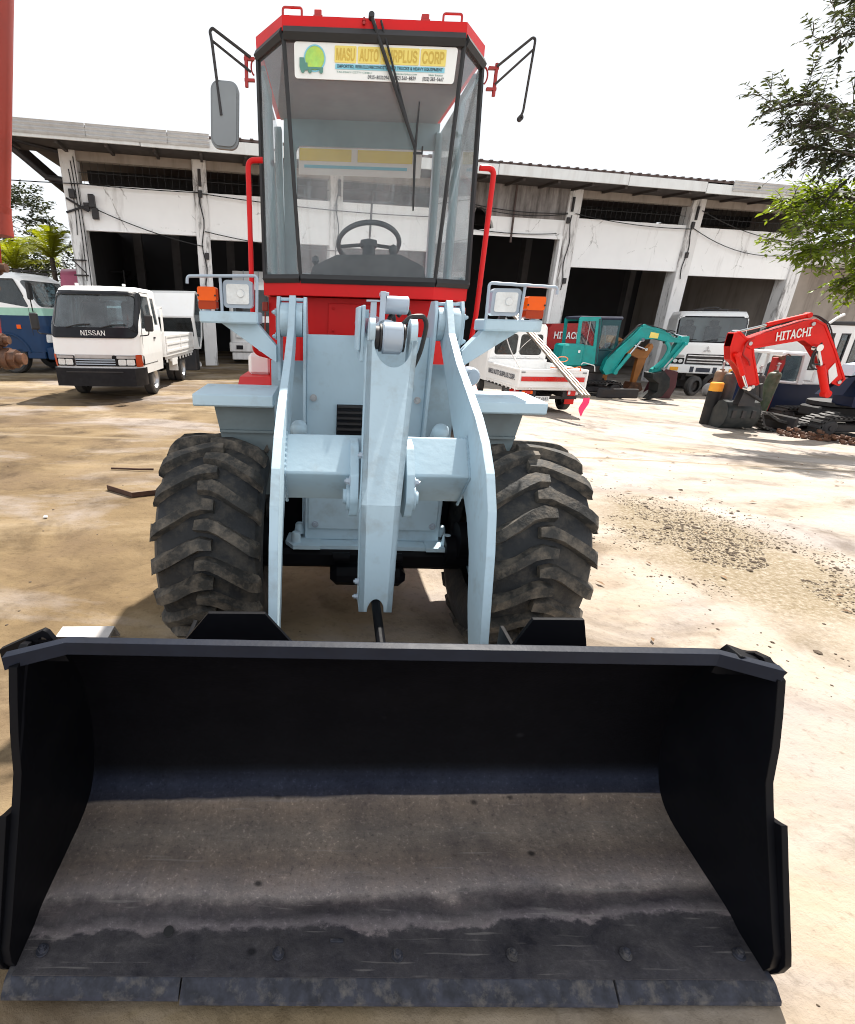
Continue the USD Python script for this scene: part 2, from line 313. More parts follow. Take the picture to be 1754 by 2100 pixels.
# ------------------------------------------------------------------ ground
def sstep(a, b, x):
    t = np.clip((x - a) / (b - a), 0, 1); return t * t * (3 - 2 * t)
def ground_z(x, y):
    return -0.6 * sstep(-2, 12, np.asarray(x, float)) * sstep(4, 9, np.asarray(y, float))
def build_ground():
    g_nodes = {
        'geo': ('geometry', {}), 'sep': ('separate_xyz', {}),
        'nl': ('noise_texture', {'scale': 0.55, 'detail': 7.0, 'roughness': 0.62, 'distortion': 0.6}),
        'mpl': ('mapping', {'scale': (0.75, 1.25, 1.0), 'rotation': (0, 0, 0.35)}),
        'xs': ('math', {'math_type': 'multiply_add', 'value2': 0.075, 'value3': 0.005}),
        'xc': ('math', {'math_type': 'minimum', 'value2': 0.24}),
        'xd': ('math', {'math_type': 'maximum', 'value2': -0.12}),
        'ad': ('math', {'math_type': 'add'}),
        'r1': ('rgb_ramp', {'ramp': [(0.25, (0.096, 0.063, 0.031)), (0.36, (0.165, 0.116, 0.060)), (0.46, (0.245, 0.187, 0.115)), (0.55, (0.320, 0.262, 0.195)), (0.66, (0.352, 0.304, 0.252)), (0.80, (0.375, 0.340, 0.308))]}),
        'nm': ('noise_texture', {'scale': 1.7, 'detail': 8.0, 'roughness': 0.66, 'distortion': 0.4}),
        'r2': ('rgb_ramp', {'ramp': [(0.33, (0.40, 0.36, 0.32)), (0.48, (0.90, 0.89, 0.88)), (0.7, (1.06, 1.05, 1.04))]}),
        'm2': ('mix_color', {'blend_type': 'multiply', 'fac': 0.85, 'use_clamp_result': False, 'use_clamp': False}),
        'dpm': ('mapping', {'scale': (0.62, 1.5, 1.0), 'location': (3.1, 7.7, 0)}), 'dpn': ('noise_texture', {'scale': 0.62, 'detail': 7.0, 'roughness': 0.62, 'distortion': 0.5}), 'dpr': ('rgb_ramp', {'ramp': [(0.50, (0, 0, 0)), (0.62, (0.7, 0.7, 0.7))]}), 'dpx': ('mix_color', {'b': (0.27, 0.24, 0.225)}),
        'bpm': ('mapping', {'scale': (0.55, 1.35, 1.0), 'location': (-5.2, 2.4, 0)}), 'bpn': ('noise_texture', {'scale': 0.75, 'detail': 8.0, 'roughness': 0.66, 'distortion': 0.6}), 'bpr': ('rgb_ramp', {'ramp': [(0.50, (0, 0, 0)), (0.62, (0.85, 0.85, 0.85))]}), 'bpl': ('map_range', {'from_min': -1.0, 'from_max': 3.0, 'to_min': 1.0, 'to_max': 0.35, 'clamp': True}), 'bpf': ('math', {'math_type': 'multiply'}), 'bpx': ('mix_color', {'b': (0.125, 0.085, 0.048)}),
        'nf': ('noise_texture', {'scale': 26.0, 'detail': 6.0, 'roughness': 0.7}),
        'r3': ('rgb_ramp', {'ramp': [(0.28, (0.62, 0.60, 0.57)), (0.45, (1, 1, 1)), (0.75, (1.05, 1.04, 1.03))]}),
        'm3': ('mix_color', {'blend_type': 'multiply', 'fac': 0.8}),
        # scattered dark grit
        'v': ('voronoi_texture', {'scale': 13.0, 'randomness': 1.0}),
        'vr': ('rgb_ramp', {'ramp': [(0.05, (1, 1, 1)), (0.12, (0, 0, 0))]}),
        'ng': ('noise_texture', {'scale': 1.1, 'detail': 5.0}),
        'gr': ('rgb_ramp', {'ramp': [(0.52, (0, 0, 0)), (0.66, (0.8, 0.8, 0.8))]}),
        'gm': ('math', {'math_type': 'multiply'}),
        'm4': ('mix_color', {'b': (0.14, 0.10, 0.07)}),
        # worn patch of loose gravel on the right
        'px': ('math', {'math_type': 'subtract', 'value2': 2.78}), 'py': ('math', {'math_type': 'subtract', 'value2': 3.2}),
        'ca': ('math', {'math_type': 'multiply_add', 'value2': -0.10}), 'cb': ('math', {'math_type': 'multiply', 'value2': 1.0}),
        'sa': ('math', {'math_type': 'multiply_add', 'value2': 0.12}), 'sb': ('math', {'math_type': 'multiply', 'value2': 1.0}),
        'e1': ('math', {'math_type': 'divide', 'value2': 0.72}), 'e2': ('math', {'math_type': 'divide', 'value2': 1.25}),
        'q1': ('math', {'math_type': 'multiply'}), 'q2': ('math', {'math_type': 'multiply_add'}),
        'qn': ('math', {'math_type': 'multiply_add', 'value2': 2.4}),
        'qr': ('map_range', {'from_min': 2.55, 'from_max': 1.55, 'to_min': 0.0, 'to_max': 0.9, 'clamp': True}),
        'gc': ('rgb_ramp', {'ramp': [(0.30, (0.078, 0.058, 0.035)), (0.45, (0.172, 0.133, 0.078)), (0.55, (0.226, 0.187, 0.129)), (0.70, (0.343, 0.312, 0.265))]}),
        'ngc': ('noise_texture', {'scale': 34.0, 'detail': 5.0, 'roughness': 0.75}),
        'm5': ('mix_color', {}),
        # old slab joints
        'j1': ('math', {'math_type': 'multiply_add', 'value2': 0.05, 'value3': -6.35}),
        'j2': ('math', {'math_type': 'add'}), 'jn': ('math', {'math_type': 'multiply_add', 'value2': 0.16}),
        'ja': ('math', {'math_type': 'absolute'}),
        'jr': ('map_range', {'from_min': 0.012, 'from_max': 0.06, 'to_min': 0.85, 'to_max': 0.0, 'clamp': True}),
        'm6': ('mix_color', {'b': (0.20, 0.15, 0.09)}),
        'bp': ('bump', {'strength': 0.7, 'distance': 0.010}), 'bp2': ('bump', {'strength': 0.3, 'distance': 0.04}),
        'p': ('principled_bsdf', {'roughness': 0.88, 'specular_ior_level': 0.25})}
    L = [('geo.position', 'sep.vector'), ('geo.position', 'mpl.vector'), ('mpl.vector', 'nl.vector'), ('sep.x', 'xs.value1'), ('xs.value', 'xc.value1'), ('xc.value', 'xd.value1'),
         ('nl.fac', 'ad.value1'), ('xd.value', 'ad.value2'), ('ad.value', 'r1.fac'), ('geo.position', 'nm.vector'), ('nm.fac', 'r2.fac'), ('geo.position', 'dpm.vector'), ('dpm.vector', 'dpn.vector'), ('dpn.fac', 'dpr.fac'), ('dpr.color', 'dpx.fac'), ('r1.color', 'dpx.a'), ('geo.position', 'bpm.vector'), ('bpm.vector', 'bpn.vector'), ('bpn.fac', 'bpr.fac'), ('sep.x', 'bpl.value'), ('bpr.color', 'bpf.value1'), ('bpl.result', 'bpf.value2'), ('bpf.value', 'bpx.fac'), ('dpx.result', 'bpx.a'), ('bpx.result', 'm2.a'), ('r2.color', 'm2.b'),
         ('geo.position', 'nf.vector'), ('nf.fac', 'r3.fac'), ('m2.result', 'm3.a'), ('r3.color', 'm3.b'),
         ('geo.position', 'v.vector'), ('v.distance', 'vr.fac'), ('geo.position', 'ng.vector'), ('ng.fac', 'gr.fac'), ('vr.color', 'gm.value1'), ('gr.color', 'gm.value2'), ('gm.value', 'm4.fac'), ('m3.result', 'm4.a'),
         ('sep.x', 'px.value1'), ('sep.y', 'py.value1'),
         ('px.value', 'sb.value1'), ('py.value', 'sa.value1'), ('sb.value', 'sa.value3'),      # along the minor axis
         ('py.value', 'cb.value1'), ('px.value', 'ca.value1'), ('cb.value', 'ca.value3'),
         ('sa.value', 'e1.value1'), ('ca.value', 'e2.value1'), ('e1.value', 'q1.value1'), ('e1.value', 'q1.value2'),
         ('e2.value', 'q2.value1'), ('e2.value', 'q2.value2'), ('q1.value', 'q2.value3'),
         ('nm.fac', 'qn.value1'), ('q2.value', 'qn.value3'), ('qn.value', 'qr.value'),
         ('geo.position', 'ngc.vector'), ('ngc.fac', 'gc.fac'), ('qr.result', 'm5.fac'), ('m4.result', 'm5.a'), ('gc.color', 'm5.b'),
         ('sep.x', 'j1.value1'), ('sep.y', 'j2.value1'), ('j1.value', 'j2.value2'), ('nm.fac', 'jn.value1'), ('j2.value', 'jn.value3'), ('jn.value', 'ja.value1'), ('ja.value', 'jr.value'), ('jr.result', 'm6.fac'),
         ('m5.result', 'm6.a'), ('m6.result', 'p.base_color'), ('ngc.fac', 'bp.height'), ('nm.fac', 'bp2.height'), ('bp.normal', 'bp2.normal'), ('bp2.normal', 'p.normal')]
    M['ground'] = look('worn_concrete_ground', g_nodes, L)
    xs = np.unique(np.concatenate([np.linspace(-260, -30, 12), np.arange(-30, -6, 1.5), np.arange(-6, 8, .12), np.arange(8, 30, 1.0), np.linspace(30, 260, 12)]))
    ys = np.unique(np.concatenate([np.linspace(-60, 0, 8), np.arange(0, 8, .12), np.arange(8, 30, .7), np.linspace(30, 320, 14)]))
    X, Y = np.meshgrid(xs, ys, indexing='ij')
    Z = ground_z(X, Y)
    near = sstep(9, 5, Y) * sstep(9, 5, np.abs(X))
    Z = Z + near * (meshkit.fbm(np.stack([X * .8, Y * .8, X * 0], -1), 4, 3) - .5) * 0.03 - near * 0.006
    n, m = len(xs), len(ys)
    i, j = np.meshgrid(np.arange(n - 1), np.arange(m - 1), indexing='ij')
    q = np.stack([i * m + j, (i + 1) * m + j, (i + 1) * m + j + 1, i * m + j + 1], -1).reshape(-1, 4)
    g = obj('ground', (np.stack([X, Y, Z], -1).reshape(-1, 3), q), M['ground'], smooth=True)
    tag(g, kind='structure')
build_ground()

def build_gravel():
    rng = np.random.default_rng(5)
    base = trimesh.creation.icosahedron()
    vs, fs, n = [], [], 0
    M['pebble'] = look('pebbles', {'g': ('geometry', {}), 'r': ('rgb_ramp', {'ramp': [(0, (0.065, 0.045, 0.028)), (0.18, (0.17, 0.12, 0.07)), (0.6, (0.28, 0.22, 0.15)), (1, (0.44, 0.39, 0.32))]}), 'p': ('principled_bsdf', {'roughness': 0.9})},
                          [('g.random_per_island', 'r.fac'), ('r.color', 'p.base_color')])
    pts = []
    while len(pts) < 5200:
        u, v = rng.normal(0, 1, 2)
        x = 2.8 + 0.38 * v - 0.06 * u; y = 3.3 + 0.62 * u
        if x > 1.15 and y > 1.2 and float(meshkit.fbm(np.array([x * 2.6, y * 2.6, 0]), 4, 8)) > .50: pts.append((x, y, (abs(rng.normal(0, .0034)) + .0018) * (2.6 if rng.random() < .035 else 1)))
    for k in range(420):
        pts.append((rng.uniform(-4.5, 6), rng.uniform(0.4, 7), abs(rng.normal(0, .004)) + .002))
    for x, y, s in pts:
        s = min(s, .022)
        q = base.vertices * s * rng.uniform(.6, 1.3, 3) * [1, 1, .55] * rng.uniform(.85, 1.15, (12, 1))
        a = rng.uniform(0, 6.28); c, d = math.cos(a), math.sin(a)
        q = np.stack([q[:, 0] * c - q[:, 1] * d, q[:, 0] * d + q[:, 1] * c, q[:, 2]], 1)
        gz = float(ground_z(x, y)) + (float(meshkit.fbm(np.array([x * .8, y * .8, 0]), 4, 3)) - .5) * .03 - .006
        vs.append(q + [x, y, gz + s * .06]); fs.append(base.faces + n); n += 12
    whole('gravel', (np.concatenate(vs), np.concatenate(fs)), M['pebble'], 'loose gravel and grit strewn over the worn concrete yard', 'gravel', kind='stuff', smooth=False)
build_gravel()

# ------------------------------------------------------------------ the long warehouse behind everything
WX, WY, WA = -3.89, 17.39, 11.982
wa = math.radians(WA)
def wh(s, t, z):     # warehouse coordinates to world
    return np.array([WX + s * math.cos(wa) - t * math.sin(wa), WY + s * math.sin(wa) + t * math.cos(wa), z])
def build_warehouse():
    B = thing('warehouse', 'long white plastered open warehouse with dark bays behind the vehicles', 'warehouse', (WX, WY, 0), WA)
    cols = [(-3.89, -3.47), (-0.36, 0.04), (3.72, 4.12), (7.75, 8.2), (11.9, 12.39), (16.78, 17.33), (21.9, 22.45)]
    rng = np.random.default_rng(2)
    def rough_slab(x0, x1, y0, y1, z0, z1, hole=None):
        return bx(x0, x1, y0, y1, z0, z1)
    for k, (a, b) in enumerate(cols):
        obj('column', bx(a, b, -0.07, 0.42, -0.9, 5.68, 0.015), M['column'], B)
    gate = [3.74, 3.66, 3.62, 4.27, 3.35, 3.24]
    sill = [4.88, 4.86, 4.86, 5.45, 4.84, 4.80]
    for k in range(6):
        a, b = cols[k][1], cols[k + 1][0]
        if k == 3:
            p = sg.box(a, gate[k], b, 5.68)
            hole = sg.Polygon([(8.2, 4.45), (8.5, 4.62), (8.62, 4.95), (8.80, 5.0), (9.0, 4.85), (9.25, 4.55), (9.3, 4.40), (9.0, 4.36), (8.6, 4.32)])
            low = p.intersection(sg.box(a, 0, b, 4.75)).difference(hole); hi = p.intersection(sg.box(a, 4.75, b, 9)).difference(hole)
            obj('wall_panel', prism(hi, 'y', 0, .16), M['wall_stain'], B, label='dark stained upper wall panel with a broken hole')
            obj('wall_panel', prism(low, 'y', 0, .16), M['wall_white'], B)
            obj('gate_frame', cat(bx(a, b, -.05, -.003, gate[k] - .10, gate[k]), bx(b - .10, b - .002, -.05, .1, -.9, gate[k] - .10)), M['wall_white'], B)
            obj('drain_pipe', cyl((9.95, -.06, 4.0), (9.93, -.06, 5.7), .035, 8), M['roof_dark'], B)
        else:
            obj('wall_panel', bx(a, b, 0, .16, gate[k], sill[k]), M['wall_white'], B)
            obj('window_beam', bx(a, b, 0, .2, 5.44, 5.68), M['wall_beige'], B)  # shade under the eave is put into the brown of this beam
            w = bx(a, b, .18, .2, sill[k], sill[k] + .03)
            bars = [bx(x, x + .008, .1, .108, sill[k], 5.44) for x in np.arange(a + .12, b - .05, .2)]
            bars += [bx(a, b, .122, .135, z, z + .014) for z in (sill[k] + .3,)]
            obj('window_bars', bars, M['cable'], B, kind='stuff')
    # hollow interior
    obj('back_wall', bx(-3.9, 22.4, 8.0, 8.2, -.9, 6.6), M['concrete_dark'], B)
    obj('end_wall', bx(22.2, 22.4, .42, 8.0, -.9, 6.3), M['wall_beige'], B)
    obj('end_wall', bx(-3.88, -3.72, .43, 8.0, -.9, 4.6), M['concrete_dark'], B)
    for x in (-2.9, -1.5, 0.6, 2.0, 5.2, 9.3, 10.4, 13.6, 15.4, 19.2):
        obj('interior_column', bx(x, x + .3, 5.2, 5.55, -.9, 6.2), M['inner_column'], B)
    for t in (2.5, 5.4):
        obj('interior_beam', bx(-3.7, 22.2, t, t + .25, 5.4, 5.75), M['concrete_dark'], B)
    # roof: sheets over a deep eave
    rp = [(-1.22, 5.87), (8.4, 6.6), (8.4, 6.68), (-1.22, 5.93)]
    obj('roof', prism(rp, 'x', -5.1, 22.9), M['roof_dark'], B)
    ribs = []
    for s in np.arange(0.3, 17.0, .32):
        ribs.append(prism([(-1.26, 5.915), (8.4, 6.67), (8.4, 6.70), (-1.26, 5.947)], 'x', s, s + .09))
    obj('roof_ribs', ribs, M['roof_dark'], B)
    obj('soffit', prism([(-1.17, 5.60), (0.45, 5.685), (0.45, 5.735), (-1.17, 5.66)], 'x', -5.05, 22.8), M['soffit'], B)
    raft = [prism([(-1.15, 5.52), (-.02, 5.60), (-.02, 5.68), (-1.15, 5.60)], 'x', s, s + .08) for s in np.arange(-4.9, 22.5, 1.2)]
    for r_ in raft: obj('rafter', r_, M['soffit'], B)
    # fascia boards along the eave, stepped where they lap
    for a, b, dz in ((-5.05, -1.6, 0), (-1.58, 3.4, -.01), (3.42, 8.6, 0), (8.62, 13.1, .012), (13.12, 16.05, .0), (16.07, 22.8, -.035)):
        obj('fascia_board', bx(a, b, -1.25, -1.2, 5.585 + dz, 5.86 + dz, .004), M['fascia'], B)
    # ribbed sheets hung over both ends of the eave
    for a, b in ((-4.95, -2.9), (-2.88, -0.9), (-0.88, 0.18), (17.05, 19.2), (19.22, 22.6)):
        prof = [(-1.256, 5.66)] + [(-1.27 - (.035 if i % 2 else 0.0), 5.66 + i * .042) for i in range(8)] + [(-1.256, 5.965)]
        obj('gutter_sheet', prism(prof, 'x', a, b), M['zinc'], B)
    obj('eave_brace', [cyl((-3.9, -.05, 4.95), (-4.3, -.2, 4.95), .07, 8), cyl((-4.25, -.18, 4.95), (-5.0, -1.0, 5.58), .07, 8), cyl((-3.9, 0, 5.62), (-5.0, -1.0, 5.62), .05, 8)], M['dark_metal'], B)
    obj('verge_board', bx(-5.1, -5.0, -1.2, 8.3, 5.55, 5.9), M['soffit'], B)
    # electrics and cables
    obj('meter_box', [bx(-3.22, -3.05, -.16, -.001, 4.02, 4.30, .01), bx(-3.26, -3.10, -.20, -.001, 4.30, 4.62, .01), bx(-3.42, -3.27, -.12, -.001, 4.22, 4.42, .008)], M['dark_metal'], B)
    obj('bracket', [cyl((-3.9, -.1, 4.15), (-3.3, -.1, 4.35), .03, 6), cyl((-3.85, -.1, 4.5), (-3.3, -.12, 4.2), .03, 6), bx(-3.75, -3.6, -.2, -.075, 4.5, 4.72, .01)], M['dark_metal'], B)
    obj('bracket', [cyl((-3.95, -.1, 2.95), (-3.55, -.1, 2.95), .02, 6), cyl((-3.95, -.1, 2.55), (-3.55, -.1, 2.55), .02, 6), cyl((-3.93, -.1, 2.95), (-3.6, -.1, 2.6), .015, 6)], M['dark_metal'], B)
    for s, zt, zb in ((-3.6, 5.4, 2.4), (-3.52, 5.5, 1.6), (-3.68, 5.2, 3.6)):
        obj('cable', tube([(s, -.09, zt), (s + .03, -.10, (zt + zb) / 2), (s - .02, -.09, zb)], .014, 5, 14), M['cable'], B)
    for c in ((-.18, 4.82), (11.95, 4.75), (16.95, 4.86), (17.0, 3.9), (-.1, 3.2), (12.2, 2.9)):
        obj('junction_box', bx(c[0] - .05, c[0] + .07, -.13, -.072, c[1] - .1, c[1] + .08, .008), M['dark_metal'], B)
    for a, b, sag in (((-3.3, -.1, 4.35), (-.18, -.11, 3.45), .1), ((-.18, -.11, 4.82), (8.0, -.11, 4.62), .12), ((-.1, -.1, 3.85), (4.0, -.1, 3.5), .1),
                      ((8.2, -.1, 5.05), (11.9, -.1, 4.95), .1), ((8.2, -.12, 5.0), (11.9, -.12, 4.92), .16), ((12.2, -.1, 4.95), (17.0, -.1, 4.72), .1), ((17.0, -.1, 4.75), (21.9, -.1, 4.1), .35),
                      ((17.2, -.1, 5.3), (21.9, -.1, 4.5), .2), ((8.25, -.1, 4.35), (11.6, -.1, 4.33), .08), ((-9.5, -.3, 4.9), (-3.4, -.12, 4.86), .05), ((-3.4, -.12, 4.86), (-.2, -.1, 4.84), .02)):
        a, b = np.array(a), np.array(b); t = np.linspace(0, 1, 13)[:, None]
        obj('cable', tube(a + (b - a) * t - np.array([0, 0, 1]) * sag * 4 * t * (1 - t), .0135, 5), M['cable'], B)
    for s, z0, z1 in ((-.16, 4.8, 2.4), (16.98, 4.8, 3.1), (12.1, 4.9, 2.6), (3.95, 5.3, 2.9)):
        z = np.linspace(z0, z1, 12)
        obj('cable', tube(np.stack([s + .05 * np.sin(z * 5), np.full(12, -.095), z], 1), .016, 5), M['cable'], B)
    for s in (-.16, 4.0, 12.05, 17.02):
        obj('pipe_stub', cyl((s, -.1, 5.0), (s, -.1, 5.42), .045, 8), M['dark_metal'], B)
    # annex at the right end
    A = thing('annex_building', 'low grey annex with white roof slab at the right end of the warehouse', 'building', (WX, WY, 0), WA)
    obj('wall', bx(22.6, 34, .6, .8, -.9, 3.75), M['wall_beige'], A)
    obj('roof_slab', bx(23.4, 34, -1.0, 1.5, 3.82, 4.1, .01), M['wall_white'], A)
    obj('wall', bx(22.6, 34, 2.5, 2.7, -.9, 4.9), M['wall_stain'], A)
    obj('roof_sheet', prism([(1.6, 4.6), (4, 5.2), (4, 5.26), (1.6, 4.66)], 'x', 22.9, 34), M['roof_dark'], A)
build_warehouse()
# ------------------------------------------------------------------ the wheel loader
SLOPE = np.eye(4); SLOPE[2, 1] = .055; SLOPE[2, 3] = -.055 * 2.72
def build_loader():
    yaw, lean = 0.01513, 0.00894
    Mx = np.array([[math.cos(yaw), -math.sin(yaw), 0], [math.sin(yaw), math.cos(yaw), 0], [0, 0, 1]]) @ np.array([[math.cos(lean), 0, math.sin(lean)], [0, 1, 0], [-math.sin(lean), 0, math.cos(lean)]])
    m4 = np.eye(4); m4[:3, :3] = Mx.T; m4[3, :3] = (0.177, 0, 0)
    Lo = thing('wheel_loader', 'red and pale grey wheel loader with black front bucket, seen head on', 'wheel loader', matrix=Gf.Matrix4d(*m4.ravel()))
    G, Rd, Bk = M['grey_paint'], M['red_paint'], M['black_steel']
    # ---- bucket
    def bucket_floor_mat():
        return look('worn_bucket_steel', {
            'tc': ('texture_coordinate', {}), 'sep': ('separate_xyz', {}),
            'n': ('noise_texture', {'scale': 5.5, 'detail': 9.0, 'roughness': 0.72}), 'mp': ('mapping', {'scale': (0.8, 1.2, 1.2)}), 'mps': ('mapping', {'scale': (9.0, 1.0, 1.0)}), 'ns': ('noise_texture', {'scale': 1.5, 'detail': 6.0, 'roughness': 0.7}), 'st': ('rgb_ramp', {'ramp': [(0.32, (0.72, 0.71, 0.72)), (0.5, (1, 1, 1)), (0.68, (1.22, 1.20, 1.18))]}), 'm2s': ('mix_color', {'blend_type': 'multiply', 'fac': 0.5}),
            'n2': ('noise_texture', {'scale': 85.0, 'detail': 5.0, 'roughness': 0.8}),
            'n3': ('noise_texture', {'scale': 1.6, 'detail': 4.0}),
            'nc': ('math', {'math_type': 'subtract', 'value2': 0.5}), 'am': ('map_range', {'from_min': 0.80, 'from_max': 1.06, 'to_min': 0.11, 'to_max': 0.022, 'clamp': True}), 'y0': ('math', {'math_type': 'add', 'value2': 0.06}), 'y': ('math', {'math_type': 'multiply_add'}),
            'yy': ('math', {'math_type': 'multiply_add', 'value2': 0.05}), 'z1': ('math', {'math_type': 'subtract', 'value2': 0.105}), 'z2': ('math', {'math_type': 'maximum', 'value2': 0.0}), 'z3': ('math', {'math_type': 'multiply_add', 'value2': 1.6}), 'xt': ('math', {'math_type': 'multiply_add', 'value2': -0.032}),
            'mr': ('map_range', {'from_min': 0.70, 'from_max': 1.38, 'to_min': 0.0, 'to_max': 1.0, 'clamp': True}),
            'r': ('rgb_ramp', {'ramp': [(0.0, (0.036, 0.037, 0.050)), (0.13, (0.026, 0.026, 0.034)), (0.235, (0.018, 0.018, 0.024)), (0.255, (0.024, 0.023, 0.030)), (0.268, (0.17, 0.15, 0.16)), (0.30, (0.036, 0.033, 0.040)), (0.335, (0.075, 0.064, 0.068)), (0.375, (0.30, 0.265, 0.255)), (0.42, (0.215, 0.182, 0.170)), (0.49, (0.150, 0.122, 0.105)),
                                        (0.60, (0.190, 0.165, 0.146)), (0.695, (0.178, 0.145, 0.122)), (0.73, (0.195, 0.158, 0.132)), (0.742, (0.20, 0.17, 0.15)), (0.752, (0.024, 0.027, 0.042)), (0.84, (0.024, 0.030, 0.050)), (0.90, (0.015, 0.018, 0.030)), (0.955, (0.005, 0.006, 0.009)), (1.0, (0.002, 0.002, 0.003))]}),  # blue band up the back wall is sheen put into the colour
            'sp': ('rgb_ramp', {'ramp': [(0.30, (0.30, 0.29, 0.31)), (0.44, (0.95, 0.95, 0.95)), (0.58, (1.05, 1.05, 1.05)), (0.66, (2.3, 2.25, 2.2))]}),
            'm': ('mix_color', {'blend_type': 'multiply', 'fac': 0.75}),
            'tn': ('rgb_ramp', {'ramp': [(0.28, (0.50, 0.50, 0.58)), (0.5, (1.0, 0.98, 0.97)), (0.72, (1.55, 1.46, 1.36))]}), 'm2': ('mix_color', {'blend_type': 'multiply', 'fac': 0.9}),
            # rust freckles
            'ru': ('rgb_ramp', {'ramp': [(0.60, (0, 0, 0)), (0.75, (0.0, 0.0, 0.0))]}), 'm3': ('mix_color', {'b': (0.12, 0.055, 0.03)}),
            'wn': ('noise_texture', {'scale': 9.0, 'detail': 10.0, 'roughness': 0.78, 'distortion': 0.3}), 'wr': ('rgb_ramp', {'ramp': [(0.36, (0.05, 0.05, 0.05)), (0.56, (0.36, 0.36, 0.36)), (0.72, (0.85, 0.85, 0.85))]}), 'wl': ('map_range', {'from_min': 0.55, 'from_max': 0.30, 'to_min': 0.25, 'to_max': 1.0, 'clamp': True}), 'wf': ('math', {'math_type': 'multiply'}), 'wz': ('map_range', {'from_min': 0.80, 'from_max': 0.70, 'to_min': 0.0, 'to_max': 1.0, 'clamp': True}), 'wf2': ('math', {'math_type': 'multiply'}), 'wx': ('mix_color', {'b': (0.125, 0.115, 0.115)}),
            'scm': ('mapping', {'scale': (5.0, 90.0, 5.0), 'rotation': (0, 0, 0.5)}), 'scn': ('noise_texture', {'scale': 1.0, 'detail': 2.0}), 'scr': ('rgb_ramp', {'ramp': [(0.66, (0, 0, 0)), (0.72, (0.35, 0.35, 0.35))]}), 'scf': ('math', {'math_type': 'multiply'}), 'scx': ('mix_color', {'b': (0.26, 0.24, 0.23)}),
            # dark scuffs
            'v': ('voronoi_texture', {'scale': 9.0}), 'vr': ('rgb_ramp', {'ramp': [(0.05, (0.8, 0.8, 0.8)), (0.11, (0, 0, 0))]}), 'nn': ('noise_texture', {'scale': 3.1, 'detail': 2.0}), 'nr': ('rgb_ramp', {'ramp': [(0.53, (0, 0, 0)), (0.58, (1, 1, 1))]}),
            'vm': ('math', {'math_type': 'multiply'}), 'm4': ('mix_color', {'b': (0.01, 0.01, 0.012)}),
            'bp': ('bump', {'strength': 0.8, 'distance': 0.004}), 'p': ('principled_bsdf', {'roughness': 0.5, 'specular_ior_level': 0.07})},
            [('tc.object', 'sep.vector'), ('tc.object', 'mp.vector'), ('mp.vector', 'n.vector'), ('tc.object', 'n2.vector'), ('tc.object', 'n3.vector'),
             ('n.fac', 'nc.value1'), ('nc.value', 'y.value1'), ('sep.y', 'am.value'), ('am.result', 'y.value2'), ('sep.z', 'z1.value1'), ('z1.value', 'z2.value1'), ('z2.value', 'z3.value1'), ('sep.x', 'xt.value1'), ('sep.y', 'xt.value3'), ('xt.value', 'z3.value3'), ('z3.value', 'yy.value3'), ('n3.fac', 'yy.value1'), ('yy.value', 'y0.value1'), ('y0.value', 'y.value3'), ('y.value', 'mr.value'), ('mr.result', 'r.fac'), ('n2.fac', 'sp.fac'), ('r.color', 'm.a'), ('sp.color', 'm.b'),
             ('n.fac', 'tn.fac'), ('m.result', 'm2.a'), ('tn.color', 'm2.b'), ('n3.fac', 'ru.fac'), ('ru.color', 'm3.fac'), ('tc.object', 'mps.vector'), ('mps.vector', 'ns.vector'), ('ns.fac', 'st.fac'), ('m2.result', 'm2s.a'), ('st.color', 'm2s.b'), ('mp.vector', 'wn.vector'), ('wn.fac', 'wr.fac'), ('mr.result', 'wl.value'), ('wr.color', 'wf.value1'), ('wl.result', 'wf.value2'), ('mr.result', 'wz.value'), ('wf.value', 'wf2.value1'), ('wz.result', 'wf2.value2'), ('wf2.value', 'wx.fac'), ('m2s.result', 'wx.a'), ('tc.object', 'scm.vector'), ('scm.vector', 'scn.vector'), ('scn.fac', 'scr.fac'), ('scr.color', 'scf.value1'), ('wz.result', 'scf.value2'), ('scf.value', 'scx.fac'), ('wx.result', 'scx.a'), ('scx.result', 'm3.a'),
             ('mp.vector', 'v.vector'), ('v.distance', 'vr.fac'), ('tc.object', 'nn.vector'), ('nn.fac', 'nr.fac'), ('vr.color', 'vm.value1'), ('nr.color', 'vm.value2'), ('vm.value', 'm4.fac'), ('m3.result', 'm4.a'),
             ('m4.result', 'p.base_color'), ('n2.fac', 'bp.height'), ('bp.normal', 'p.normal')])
    M['bucket_floor'] = bucket_floor_mat()
    from scipy.interpolate import PchipInterpolator
    key = np.array([(.690, .048), (.74, .052), (.80, .058), (.806, .064), (.95, .074), (1.05, .080), (1.11, .098), (1.155, .145), (1.185, .22), (1.198, .31), (1.195, .42), (1.172, .53), (1.12, .625), (1.06, .685), (1.015, .708)])
    s = np.r_[0, np.cumsum(np.linalg.norm(np.diff(key, axis=0), axis=1))]
    ss_ = np.linspace(0, s[-1], 60)
    prof = np.stack([PchipInterpolator(s, key[:, 0])(ss_), PchipInterpolator(s, key[:, 1])(ss_)], 1)
    d = np.gradient(prof, axis=0); d /= np.linalg.norm(d, axis=1, keepdims=True); nrm = np.stack([d[:, 1], -d[:, 0]], 1)
    th = 0.016
    xs = np.linspace(-.874, .874, 90); V = []; 
